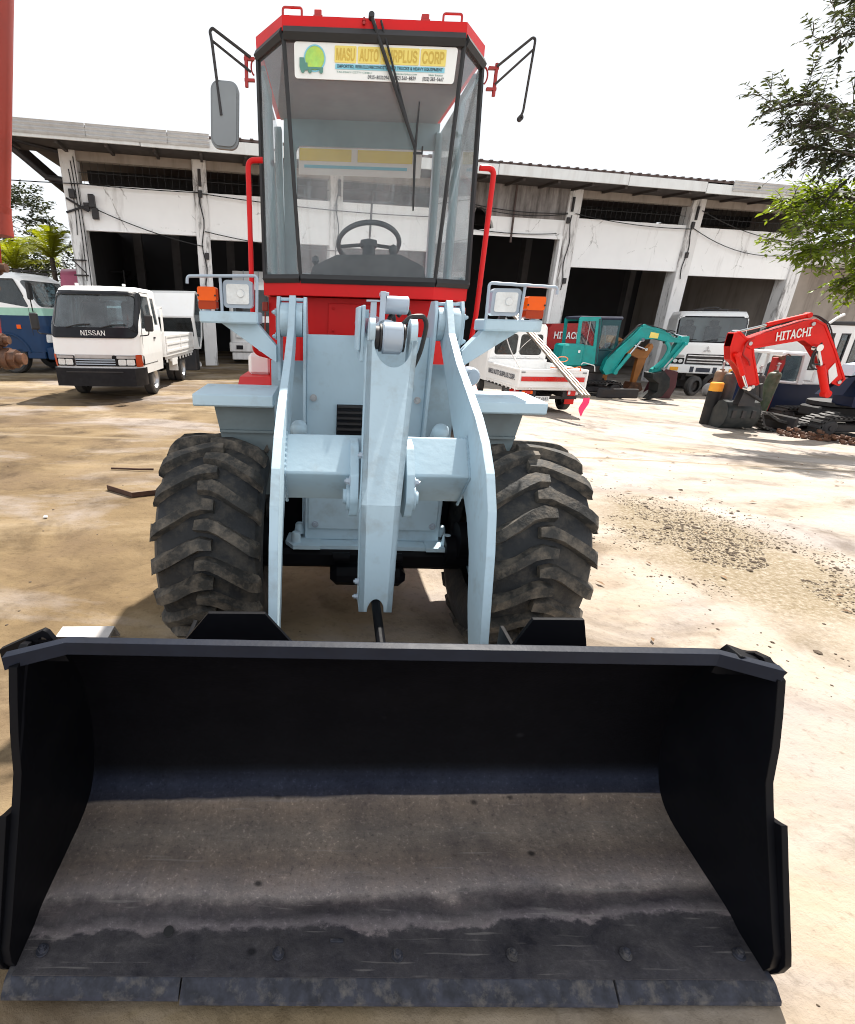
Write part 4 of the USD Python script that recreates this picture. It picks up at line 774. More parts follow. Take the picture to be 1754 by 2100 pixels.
    # dash, wheel, seat
    obj('dashboard', [prism(poly([(-.30, 1.60), (-.27, 1.70), (-.15, 1.755), (.17, 1.765), (.29, 1.715), (.33, 1.60)], None, .02), 'y', 2.86, 3.06), bx(-.46, .46, 2.80, 3.0, 1.56, 1.645, .01)], M['dash'], cab_p)
    u_ = np.arange(40) * 2 * math.pi / 40
    ctr = np.array([.03, 3.18, 1.845]); vv = np.array([0, -.86, .50]); 
    st = obj('steering_wheel', [tube(ctr + .168 * (np.cos(u_)[:, None] * [1, 0, 0] + np.sin(u_)[:, None] * vv), .013, 8, closed=True)], M['dash'], cab_p)
    obj('column', [cyl((.03, 2.98, 1.62), (.03, 3.17, 1.83), .035, 12), lathe([(0, .03), (.045, .02), (.05, -.01), (.03, -.03)], 'z', ctr, 16)] + [cyl(ctr, ctr + .165 * (math.cos(a_) * np.array([1, 0, 0]) + math.sin(a_) * vv), .010, 6) for a_ in (math.pi * 1.05, -.05 * math.pi, 1.5 * math.pi)], M['dash'], st)
    obj('lever', [cyl((.135, 3.02, 1.70), (.15, 3.02, 1.79), .006, 6), lathe([(0, .03), (.02, .02), (.024, 0), (.015, -.02), (0, -.03)], 'z', (.15, 3.02, 1.80), 14), cyl((-.255, 3.0, 1.62), (-.26, 3.0, 1.73), .006, 6), lathe([(0, .03), (.016, .02), (.02, 0), (.0, -.03)], 'z', (-.26, 3.0, 1.735), 12)], M['dash'], cab_p)
    # sign along the top of the windscreen
    y0 = 2.716
    sn = obj('windscreen_sign', prism(poly([(-.352, 2.405), (.330, 2.405), (.336, 2.528), (-.356, 2.528)], None, .012), 'y', y0 - .001, y0 + .002), M['sticker_white'], cab_p)
    XR, ZU = (1, 0, 0), (0, 0, 1)
    obj('logo', [prism(sg.Point(-.268, 2.474).buffer(.040), 'y', y0 - .003, y0 - .0012)], M['sticker_green'], sn)
    obj('logo_ring', [prism(sg.Point(-.268, 2.474).buffer(.046).difference(sg.Point(-.268, 2.474).buffer(.041)), 'y', y0 - .003, y0 - .0012)], M['sticker_blue'], sn)
    obj('logo_truck', [prism(sg.Polygon([(-.332, 2.445), (-.332, 2.475), (-.312, 2.475), (-.308, 2.458), (-.298, 2.458), (-.298, 2.432), (-.328, 2.432)]), 'y', y0 - .005, y0 - .003), prism(sg.box(-.298, 2.436, -.232, 2.444), 'y', y0 - .005, y0 - .003)] + [prism(sg.Point(x, 2.431).buffer(.008), 'y', y0 - .006, y0 - .003) for x in (-.318, -.288, -.24)], M['sticker_teal'], sn)
    wd = 'MASU AUTO SURPLUS CORP'.split()
    sp_ = [(-.178, -.098), (-.080, .002), (.016, .168), (.186, .282)]
    for w_, (a_, b_) in zip(wd, sp_):
        obj('sign_word_back', prism(sg.box(a_ - .002, 2.467, b_ + .002, 2.515).buffer(.004), 'y', y0 - .0028, y0 - .0012), M['sticker_yellow'], sn)
        obj('sign_word', text(w_, .038, XR, ZU, ((a_ + b_) / 2, y0 - .0032, 2.491), .001, width=(b_ - a_) * .97), M['sticker_ochre'], sn)
    obj('sign_band', prism(sg.box(-.180, 2.441, .286, 2.459), 'y', y0 - .0028, y0 - .0012), M['sticker_blue'], sn)
    obj('sign_band_text', text('IMPORTED, REBUILD/RECONDITIONED TRUCKS & HEAVY EQUIPMENT', .010, XR, ZU, (.053, y0 - .0032, 2.450), .0006, width=.45), M['ink'], sn)
    obj('sign_small_text', [text('TALISAY CITY CEBU', .006, XR, ZU, (-.10, y0 - .0016, 2.432), .0004, False, width=.15), text('masusurplus.com', .006, XR, ZU, (.12, y0 - .0016, 2.432), .0004, False, width=.10), text('Masu Surplus', .006, XR, ZU, (.25, y0 - .0016, 2.432), .0004, False, width=.06)], M['sticker_teal'], sn)
    obj('sign_phone', [text('0915-8031094', .012, XR, ZU, (.005, y0 - .0016, 2.418), .0006, width=.09), text('(032) 360-8839', .012, XR, ZU, (.118, y0 - .0016, 2.418), .0006, width=.095), text('(032) 383-5467', .012, XR, ZU, (.240, y0 - .0016, 2.418), .0006, width=.09)], M['ink'], sn)
    # wipers
    wp_ = obj('wiper', [cyl((-.036, 2.705, 2.615), (.180, 2.698, 2.175), .0075, 8), cyl((.004, 2.705, 2.602), (.186, 2.698, 2.150), .0045, 8), cyl((-.036, 2.72, 2.612), (-.036, 2.70, 2.62), .012, 10)], M['rubber_trim'], cab_p)
    obj('wiper_blade', [tube([(.187, 2.700, 2.335), (.183, 2.698, 2.15), (.195, 2.702, 1.928)], [.003, .007, .004], 6), bx(.176, .218, 2.695, 2.703, 2.145, 2.153), bx(.212, .218, 2.695, 2.703, 2.145, 2.175)], M['rubber_trim'], wp_)
    obj('roof_stud', [cyl((-.066, 2.712, 2.592), (-.066, 2.700, 2.592), .006, 8), lathe([(0, .012), (.004, .012), (.004, 0), (.008, 0)], 'z', (-.066, 2.71, 2.60), 8)], M['red_dark'], cab_p)
    for x0, x1 in ((-.412, -.330), (.285, .366)):
        obj('roof_loop', tube(rounded([(x0, 2.85, 2.62), (x0, 2.85, 2.695), (x1, 2.85, 2.695), (x1, 2.85, 2.62)], .01), .005, 8), M['red_dark'], cab_p)
    for x in (-.26, .206):
        obj('lamp_stub', [bx(x - .016, x + .016, 2.84, 2.87, 2.62, 2.690, .003), bx(x - .02, x + .02, 2.835, 2.875, 2.618, 2.668)], M['red_dark'], cab_p)
    for sgn in (-1, 1):
        k_ = np.linspace(-.4, math.pi + .4, 14)
        obj('side_hook', tube(np.stack([sgn * (.525 + .02 * np.cos(k_ - .8)) - .02, np.full(14, 2.93), 2.515 + .032 * np.sin(k_ - .8)], 1), .004, 6), M['red_dark'], cab_p)
        br = obj('mirror_bracket', [bx(sgn * .53 - .022 - .022, sgn * .53 - .022 + .022, 2.76, 2.775, 2.478, 2.488), bx(sgn * .53 - .044, sgn * .53, 2.76, 2.775, 2.405, 2.415), cyl((sgn * .543 - .022, 2.767, 2.385), (sgn * .543 - .022, 2.767, 2.50), .008, 8)], M['red_dark'], cab_p)
        if sgn < 0:
            obj('mirror_arm', [tube(rounded([(-.545, 2.76, 2.487), (-.700, 2.75, 2.575), (-.712, 2.75, 2.565), (-.706, 2.75, 2.535), (-.678, 2.745, 2.275)], .01), .0065, 8), tube([(-.545, 2.76, 2.437), (-.706, 2.75, 2.535)], .0055, 8)], M['dark_metal'], br)
            mg = sg.box(-.690, 2.19, -.640, 2.365).buffer(.036)
            mirr = obj('mirror', [prism(affinity.rotate(mg, -3), 'y', 2.752, 2.775), prism(affinity.rotate(affinity.scale(mg, .86, .93), -3), 'y', 2.744, 2.752)], M['mirror_back'], br, smooth=40)
            stage.GetPrimAtPath(mirr).SetCustomDataByKey('label', 'grey oval back of the only fitted mirror')
        else:
            obj('mirror_arm', [tube(rounded([(.52, 2.76, 2.487), (.655, 2.75, 2.585), (.667, 2.75, 2.58), (.667, 2.75, 2.555), (.657, 2.75, 2.33), (.648, 2.75, 2.31)], .01), .0055, 8), tube([(.52, 2.76, 2.425), (.664, 2.75, 2.545)], .005, 8), lathe([(.004, -.01), (.012, -.01), (.012, .01), (.004, .01)], 'y', (.648, 2.75, 2.305), 12)], M['dark_metal'], br)
    return Lo
build_loader()
# ------------------------------------------------------------------ vehicles
class Cab:
    """A hollow cab-over truck cab: front towards -y, ground at z = 0, x to the right as one faces it."""
    def __init__(s, yf, hw, yb, z0, z1, bow=.06, r=.16, rb=.05):
        s.yf, s.hw, s.yb, s.z0, s.z1, s.bow, s.r, s.rb = np.array(yf), np.array(hw), yb, z0, z1, bow, r, rb
    def F(s, z): return np.interp(z, s.yf[:, 0], s.yf[:, 1])
    def Hw(s, z): return np.interp(z, s.hw[:, 0], s.hw[:, 1])
    def front(s, x, z):
        h = s.Hw(z); a = np.abs(x) - (h - s.r)
        c = np.where(a > 0, s.r - np.sqrt(np.maximum(s.r ** 2 - np.maximum(a, 0) ** 2, 0)), 0)
        return s.F(z) + s.bow * (x / h) ** 2 + c
    def section(s, z, inset):
        h = s.Hw(z); fx = np.r_[-h + s.r * (1 - np.cos(np.linspace(0, math.pi / 2, 6))), np.linspace(-h + s.r, h - s.r, 9)[1:-1], h - s.r * (1 - np.cos(np.linspace(math.pi / 2, 0, 6)))]
        fy = s.front(fx, z); k = (h - inset) / h
        fx, fy = fx * k, fy + inset
        yb = s.yb - inset
        return np.stack([np.r_[fx, h - inset, h - inset - s.rb, -(h - inset - s.rb), -(h - inset)], np.r_[fy, yb - s.rb, yb, yb, yb - s.rb]], 1)
    def loft(s, zs, inset=0.0, crown=0.0):
        rings = []
        for i, z in enumerate(zs):
            sec = s.section(z, inset)
            rings.append(np.c_[sec, np.full(len(sec), z)])
        n = len(rings[0]); v = np.concatenate(rings); f = []
        for i in range(len(zs) - 1):
            for k in range(n):
                q = (k + 1) % n; f += [[i * n + k, i * n + q, (i + 1) * n + q], [i * n + k, (i + 1) * n + q, (i + 1) * n + k]]
        c0, c1 = len(v), len(v) + 1
        v = np.vstack([v, rings[0].mean(0), rings[-1].mean(0) + [0, 0, crown]])
        for k in range(n):
            q = (k + 1) % n; f += [[c0, q, k], [c1, (len(zs) - 1) * n + k, (len(zs) - 1) * n + q]]
        m = trimesh.Trimesh(v, f, process=False)
        if m.volume < 0: m.invert()
        return m
    def shell(s, cutters, zlow=None):
        zs = np.unique(np.r_[np.linspace(s.z0, s.z1, 10), s.yf[:, 0], s.hw[:, 0]]); zs = zs[(zs >= s.z0) & (zs <= s.z1)]
        a = s.loft(zs, 0, .02)
        zl = s.z0 + .32 if zlow is None else zlow
        zi = np.unique(np.r_[np.linspace(zl, s.z1 - .05, 9), s.yf[:, 0]]); zi = zi[(zi >= zl) & (zi <= s.z1 - .05)]
        return trimesh.boolean.difference([a, s.loft(zi, .05)] + cutters, engine='manifold')
    def decal(s, p, off=.006):
        out = []
        for g in getattr(p, 'geoms', [p]):
            v, f = trimesh.creation.triangulate_polygon(g.segmentize(.06), engine='earcut')
            v, f = trimesh.remesh.subdivide_to_size(np.c_[v, np.zeros(len(v))], f, .12)
            q = np.stack([v[:, 0], s.front(v[:, 0], v[:, 1]) - off, v[:, 1]], 1)
            m = trimesh.Trimesh(q, f, process=False); out.append(m)
        return cat(out)
def rrect(x0, z0, x1, z1, r=.05): return sg.box(x0 + r, z0 + r, x1 - r, z1 - r).buffer(r, quad_segs=4)
def road_wheel(parent, c, side, r=.33, w=.2, dual=False, rim='steel', name='wheel'):
    o = side
    wp = obj(name, lathe([(r * .62, -w / 2), (r * .9, -w / 2), (r, -w * .36), (r, w * .36), (r * .9, w / 2), (r * .62, w / 2)], 'x', c, 32), M['small_tyre'], parent)
    obj('rim', [lathe([(r * .63, o * w / 2), (r * .58, o * w * .42), (r * .5, o * w * .05), (r * .3, o * w * .18), (r * .28, o * w * .32), (0, o * w * .34)], 'x', c, 28)] +
        [cyl((c[0] + o * w * .2, c[1] + r * .4 * math.cos(a), c[2] + r * .4 * math.sin(a)), (c[0] + o * w * .3, c[1] + r * .4 * math.cos(a), c[2] + r * .4 * math.sin(a)), r * .05, 6) for a in np.arange(6) * math.pi / 3], M[rim], wp)
    if dual:
        obj('inner_tyre', lathe([(r * .62, -w / 2), (r * .9, -w / 2), (r, -w * .36), (r, w * .36), (r * .9, w / 2), (r * .62, w / 2)], 'x', (c[0] - o * w * 1.1, c[1], c[2]), 28), M['small_tyre'], parent)
def wipers(cb, parent, spots, z, ln=.42):
    for x, d in spots:
        p = np.array([[x, cb.front(x, z) - .02, z], [x + d * ln * .5, cb.front(x + d * ln * .5, z + .06) - .03, z + .05], [x + d * ln, cb.front(x + d * ln, z + .08) - .02, z + .06]])
        obj('wiper', [tube(p, .011, 6)], M['rubber_trim'], parent)
def cab_inside(parent, cb, z, seats=2):
    ms = []
    for k in range(seats):
        x = (-.38 + .76 * k) if seats == 2 else 0
        ms += [box((x, cb.yb - .28, z + .30), (.46, .16, .62), .05), box((x, cb.yb - .26, z + .70), (.26, .10, .20), .04), box((x, cb.yb - .5, z + .02), (.46, .46, .14), .04)]
    obj('seats', ms, M['dash'], parent)
    obj('dashboard', bx(-cb.Hw(z) + .09, cb.Hw(z) - .09, cb.F(z) + .12, cb.F(z) + .42, z - .25, z + .06, .03), M['dash'], parent)
    u_ = np.arange(24) * 2 * math.pi / 24
    c = np.array([.36, cb.F(z) + .5, z + .16])
    obj('steering_wheel', tube(c + .2 * (np.cos(u_)[:, None] * [1, 0, 0] + np.sin(u_)[:, None] * np.array([0, -.85, .5])), .014, 6, closed=True), M['dash'], parent)

def flatbed_truck():
    t = thing('flatbed_truck', 'small white flatbed truck with NISSAN across its black windscreen panel', 'truck', (-4.36, 10.45, 0), 3.0)
    cb = Cab([(.42, -.95), (.75, -.97), (1.10, -.95), (1.30, -.90), (1.84, -.62), (1.94, -.50)], [(.42, .78), (.8, .80), (1.2, .80), (1.9, .72), (1.94, .66)], .62, .45, 1.94, .08, .18)
    win = rrect(-.70, 1.26, .70, 1.80, .08)
    sidew = sg.Polygon([(-.66, 1.24), (-.36, 1.80), (.10, 1.80), (.12, 1.24)]).buffer(-.02).buffer(.02)
    q = sg.Polygon([(.22, 1.30), (.22, 1.78), (.44, 1.78), (.46, 1.30)])
    rear = rrect(-.5, 1.30, .5, 1.74, .06)
    W_ = M['white_paint']
    obj('cab', cb.shell([prism(win, 'y', -2, -.2), prism(sidew, 'x', -1.2, 1.2), prism(q, 'x', -1.2, 1.2), prism(rear, 'y', .45, .9)], .85), W_, t, smooth=30)
    mask = rrect(-.765, 1.08, .765, 1.865, .10).difference(rrect(-.70, 1.26, .70, 1.80, .08))
    ms = obj('windscreen_surround', cb.decal(mask, .014), M['black_gloss'], t)
    obj('windscreen', cb.decal(win, -.012), M['car_glass'], t)
    obj('maker_name', text('NISSAN', .085, (1, 0, 0), (0, 0, 1), (.02, float(cb.front(0, 1.17)) - .020, 1.165), .004, False, width=.42), M['sticker_white'], ms)
    for sd in (-1, 1):
        for pg, nm in ((sidew, 'side_window'), (q, 'quarter_window')):
            m = prism(pg, 'x', -.002, .002); m.vertices[:, 0] += sd * (cb.Hw(m.vertices[:, 2]) - .012); obj(nm, m, M['dark_glass'], t)
        d = sg.Polygon([(-.72, .62), (-.70, 1.20), (-.38, 1.86), (.14, 1.86), (.17, .62)]); d = d.buffer(.004).difference(d.buffer(-.006))
        m = prism(d, 'x', -.002, .002); m.vertices[:, 0] += sd * (cb.Hw(m.vertices[:, 2]) + .001); obj('door_gap', m, M['rubber_trim'], t)
        obj('door_handle', bx(sd * .80, sd * .815, .0, .12, 1.05, 1.08, .004), M['black_gloss'], t)
        hl = obj('headlight', cb.decal(rrect(sd * .745, .60, sd * .36, .79, .03) if sd > 0 else rrect(-.745, .60, -.36, .79, .03), .012), M['black_gloss'], t)
        for x0 in (.40, .545):
            a, b = (x0, x0 + .135) if sd > 0 else (-x0 - .135, -x0)
            obj('lens', cb.decal(rrect(a, .62, b, .72, .02), .018), M['lamp_glass'], hl)
        obj('lens_cover', cb.decal(rrect(.38, .735, .72, .78, .01) if sd > 0 else rrect(-.72, .735, -.38, .78, .01), .018), M['stone_grey'], hl)
        obj('corner_light', cb.decal(rrect(.70, .59, .785, .80, .012) if sd > 0 else rrect(-.785, .59, -.70, .80, .012), .022), M['amber_dark'], t)
        obj('mirror', [tube(rounded([(sd * .76, -.74, 1.12), (sd * .97, -.86, 1.14), (sd * .99, -.86, 1.45)], .05), .011, 6), box((sd * .99, -.87, 1.34), (.15, .05, .28), .03)], M['rubber_trim'], t)
        road_wheel(t, (sd * .68, 0, .30), sd, .30, .18)
        road_wheel(t, (sd * .68, 2.45, .30), sd, .30, .17, True)
    obj('grille', [cb.decal(rrect(-.355, .60, .355, .735, .01), .008)], M['black_gloss'], t)
    for z in (.625, .665, .705): obj('grille_bar', cb.decal(sg.box(-.35, z, .35, z + .02), .018), M['lamp_rim'], t)
    obj('grille_panel', cb.decal(rrect(-.355, .745, .355, .80, .01), .008), M['stone_grey'], t)
    bp = obj('bumper', [prism(sg.Polygon([(-.80, -.80), (-.70, -1.02), (-.3, -1.06), (.3, -1.06), (.70, -1.02), (.80, -.80), (.80, -.60), (-.80, -.60)]), 'z', .26, .57)], M['black_gloss'], t)
    obj('bumper_trim', bx(-.5, .5, -1.065, -1.058, .50, .52), M['dark_metal'], bp)
    wipers(cb, t, ((-.45, 1), (.15, 1)), 1.25, .42)
    obj('roof_marker', [bx(-.45, -.40, -.25, -.2, 1.96, 2.0, .005), bx(.40, .45, -.25, -.2, 1.96, 2.0, .005)], W_, t)
    obj('rear_glass', prism(rear, 'y', .59, .594), M['car_glass'], t)
    cab_inside(t, cb, 1.12)
    obj('chassis', [bx(-.40, -.30, -.6, 3.4, .42, .58), bx(.30, .40, -.6, 3.4, .42, .58), bx(-.5, .5, -.5, .6, .36, .48), cyl((-.7, 2.45, .30), (.7, 2.45, .30), .05, 10), cyl((-.7, 0, .30), (.7, 0, .30), .04, 10), bx(-.3, .3, 2.3, 2.6, .22, .38, .04)], M['dark_metal'], t)
    bd = obj('cargo_bed', [bx(-.82, .82, .72, 3.55, .66, .72, .005), bx(-.82, .82, .72, .76, .72, 1.12, .004), bx(-.82, -.78, .72, .76, 1.12, 1.62), bx(.78, .82, .72, .76, 1.12, 1.62), bx(-.82, .82, .72, .76, 1.60, 1.64)], W_, t)
    for sd in (-1, 1):
        pnl = obj('side_panel', bx(sd * .795, sd * .825, .78, 3.55, .72, 1.10, .006), W_, bd)
        obj('panel_rib', [bx(sd * .825, sd * .835, .80, 3.52, z, z + .05, .003) for z in (.74, .89, 1.04)] + [bx(sd * .825, sd * .838, y, y + .05, .73, 1.09, .003) for y in (.80, 2.1, 3.46)], W_, pnl)
        obj('under_rail', [bx(sd * .78, sd * .80, .8, 3.5, .60, .66)] + [bx(sd * .77, sd * .80, y, y + .03, .54, .60) for y in np.arange(.9, 3.5, .3)], W_, bd)
        obj('mudguard', [bx(sd * .60, sd * .80, 1.75, 1.77, .30, .62), bx(sd * .79, sd * .80, 1.3, 1.75, .45, .60)], W_, bd)
    obj('tailgate', bx(-.82, .82, 3.55, 3.58, .72, 1.10, .006), W_, bd)
flatbed_truck()

def blue_truck():
    t = thing('blue_truck', 'dark blue truck with pale green stripe and white roof at the left edge', 'truck', (-8.33, 14.7, 0), 84)
    cb = Cab([(.6, -1.08), (1.2, -1.12), (1.62, -1.05), (2.3, -.62), (2.42, -.42)], [(.6, .92), (1.6, .93), (2.3, .86), (2.42, .74)], .75, .55, 2.42, .08, .16)
    win = rrect(-.84, 1.62, .84, 2.24, .08)
    sidew = sg.Polygon([(-.72, 1.62), (-.40, 2.24), (.35, 2.24), (.38, 1.78)]).buffer(-.02).buffer(.03)
    sh = cb.shell([prism(win, 'y', -2, -.15), prism(sidew, 'x', -1.4, 1.4)], 1.0)
    low = trimesh.intersections.slice_mesh_plane(sh, (0, 0, -1), (0, 0, 1.42), cap=False); mid = trimesh.intersections.slice_mesh_plane(trimesh.intersections.slice_mesh_plane(sh, (0, 0, 1), (0, 0, 1.42)), (0, 0, -1), (0, 0, 1.60))
    top = trimesh.intersections.slice_mesh_plane(sh, (0, 0, 1), (0, 0, 1.60))
    obj('cab', low, M['blue_truck'], t, label='dark blue lower cab'); obj('cab_stripe', mid, M['mint'], t); obj('cab_top', top, M['white_paint'], t)
    obj('windscreen', cb.decal(win, -.012), M['car_glass'], t)
    for sd in (-1, 1):
        m = prism(sidew, 'x', -.002, .002); m.vertices[:, 0] += sd * (cb.Hw(m.vertices[:, 2]) - .012); obj('side_window', m, M['dark_glass'], t)
        obj('window_frame', [place(prism(sidew.buffer(.02).difference(sidew), 'x', sd * .90 - .004, sd * .90 + .01))], M['rubber_trim'], t)
        road_wheel(t, (sd * .80, 0, .42), sd, .42, .24, rim='dark_metal')
        road_wheel(t, (sd * .80, 3.2, .42), sd, .42, .24, True, rim='dark_metal')
        obj('mirror', [tube(rounded([(sd * .90, -.80, 1.50), (sd * 1.12, -.95, 1.6), (sd * 1.14, -.95, 2.0)], .06), .014, 6), box((sd * 1.14, -.97, 1.98), (.20, .07, .40), .04)], M['rubber_trim'], t)
        obj('indicator', bx(sd * .925, sd * .94, -.42, -.30, 1.10, 1.20, .006), M['amber'], t)
        obj('door_gap', [bx(sd * .928, sd * .932, .42, .43, .75, 1.6), bx(sd * .928, sd * .932, -.72, -.71, .95, 1.6)], M['rubber_trim'], t)
        obj('headlight', cb.decal(rrect(.50, .78, .86, .98, .03) if sd > 0 else rrect(-.86, .78, -.50, .98, .03), .012), M['lamp_glass'], t)
        obj('wheel_arch', [tube([(sd * .93, .56 * math.cos(a), .42 + .56 * math.sin(a)) for a in np.linspace(0.2, math.pi - .2, 14)], .03, 6)], M['blue_truck'], t)
        obj('step', bx(sd * .72, sd * .93, -.95, -.45, .38, .55, .02), M['blue_truck'], t)
    obj('bumper', bx(-.93, .93, -1.22, -1.0, .36, .66, .03), M['blue_truck'], t)
    obj('chassis', [bx(-.45, -.33, -.7, 5.5, .55, .75), bx(.33, .45, -.7, 5.5, .55, .75)], M['dark_metal'], t)
    obj('cargo_body', bx(-.98, .98, .95, 5.6, .85, 1.5, .01), M['blue_truck'], t)
    obj('roof_rack', [tube([(-.7, -.35, 2.47), (.7, -.35, 2.47)], .02, 6), bx(-.6, -.5, -.38, -.3, 2.42, 2.50, .01), bx(.5, .6, -.38, -.3, 2.42, 2.50, .01)], M['dark_metal'], t)
    wipers(cb, t, ((-.5, 1), (.2, 1)), 1.64, .45)
    cab_inside(t, cb, 1.5)
blue_truck()

def canopy_shell():
    t = thing('vehicle_canopy', 'white vehicle canopy shell with dark openings standing behind the flatbed truck', 'canopy', (-4.62, 15.5, -.02), -6)
    prof = [(.05, .62), (-.06, .92), (-.20, 1.50), (0.02, 2.10), (.12, 2.16), (.30, 2.10), (.52, 1.55), (.40, .92), (.22, .62)]
    body = prism(poly(prof), 'x', -.82, .66)
    cut = [prism(poly(prof).buffer(-.055), 'x', .5, .9), prism(poly(prof).buffer(-.055), 'x', -1, -.7), bx(-.74, .58, -.6, .12, .98, 1.46)]
    inner = prism(poly(prof).buffer(-.04), 'x', -.77, .61)
    obj('body', trimesh.boolean.difference([body, inner] + cut, engine='manifold'), M['white_paint'], t, smooth=20)
    obj('rear_window', prism(sg.Polygon([(-.085, .97), (-.192, 1.48), (-.186, 1.48), (-.079, .97)]), 'x', -.75, .59), M['dark_glass'], t)
    for sd in (.635, -.79):
        obj('side_window', prism(poly(prof).buffer(-.05), 'x', sd - .003, sd + .003), M['dark_glass'], t)
    obj('stand', [bx(-.7, .55, .05, .35, .0, .62, .03)], M['dark_metal'], t)
    obj('window_reflection', box((-.20, .10, 1.22), (.42, .05, .42), .02), M['lamp_rim'], t)  # added pale panel standing in for a reflection in the rear window
    obj('lining', bx(-.76, .60, .22, .26, .70, 1.9), M['dash'], t)
canopy_shell()

def maroon_car():
    t = thing('maroon_van', 'maroon and pink van corner showing left of the warehouse end column', 'van', (-8.25, 17.42, -.12), 12)
    prof = [(.5, .4), (0, .6), (-.05, 1.2), (.05, 2.3), (.30, 2.85), (.6, 2.95), (4.4, 2.95), (4.4, .4)]
    m = prism(poly(prof).buffer(-.3).buffer(.3, quad_segs=6), 'x', -.40, .40)
    low = trimesh.intersections.slice_mesh_plane(m, (0, 0, -1), (0, 0, 2.30)); hi = trimesh.intersections.slice_mesh_plane(m, (0, 0, 1), (0, 0, 2.30))
    M['pink'] = paint('dusty_pink_paint', (0.36, 0.06, 0.12), .35, .1, coat=.2)
    obj('body', low, M['maroon'], t); obj('roof', hi, M['pink'], t)
    obj('window', bx(-.3, .3, -.02, .0, 1.35, 2.0, .005), M['dark_glass'], t)
    for sd in (-1, 1):
        for y in (.8, 3.4): road_wheel(t, (sd * .36, y, .33), sd, .33, .12)
maroon_car()

def garage_truck():
    t = thing('garaged_truck', 'white lorry parked in the dark bay behind the left headlight', 'truck', (-2.72, 19.4, -.02), 8)
    cb = Cab([(.5, -1.15), (1.3, -1.18), (1.6, -1.1), (2.5, -.9), (2.62, -.8)], [(.5, 1.0), (2.4, 1.0), (2.62, .9)], .9, .6, 2.62, .06, .14)
    win = rrect(-.86, 1.55, .86, 2.36, .08)
    obj('cab', cb.shell([prism(win, 'y', -2, -.2)], 1.2), M['white_paint'], t)
    obj('windscreen', cb.decal(win, -.01), M['dark_glass'], t)
    obj('roof_deflector', prism(poly([(-.75, 2.60), (-.45, 2.95), (.5, 3.02), (.6, 2.60)]), 'x', -.85, .85), M['white_paint'], t)
    obj('deflector_rib', [prism(poly([(-.77, 2.60), (-.46, 2.97), (-.40, 2.97), (-.70, 2.60)]), 'x', x, x + .02) for x in (-.5, 0, .5)], M['lamp_rim'], t)
    obj('bumper', bx(-1.02, 1.02, -1.32, -1.1, .42, .72, .02), M['white_old'], t)
    obj('fog_lamp', [bx(x, x + .22, -1.335, -1.321, .50, .63) for x in (-.80, -.15, .55)], M['black_gloss'], t)
    obj('air_dam', bx(-.95, -.2, -1.28, -1.2, .16, .40, .02), M['white_old'], t)
    obj('grille', [cb.decal(rrect(-.8, .85, .8, 1.35, .04), .008)], M['dark_metal'], t)
    for sd in (-1, 1):
        obj('headlight', bx(sd * .55, sd * .80, -1.24, -1.20, .86, .98, .01), M['lamp_glass'], t)
        road_wheel(t, (sd * .85, 0, .45), sd, .45, .25, rim='dark_metal'); road_wheel(t, (sd * .85, 4.0, .45), sd, .45, .25, rim='dark_metal')
    obj('cargo_body', bx(-1.02, 1.02, 1.0, 5.0, .8, 2.5, .02), M['white_old'], t)
    cab_inside(t, cb, 1.45)
garage_truck()

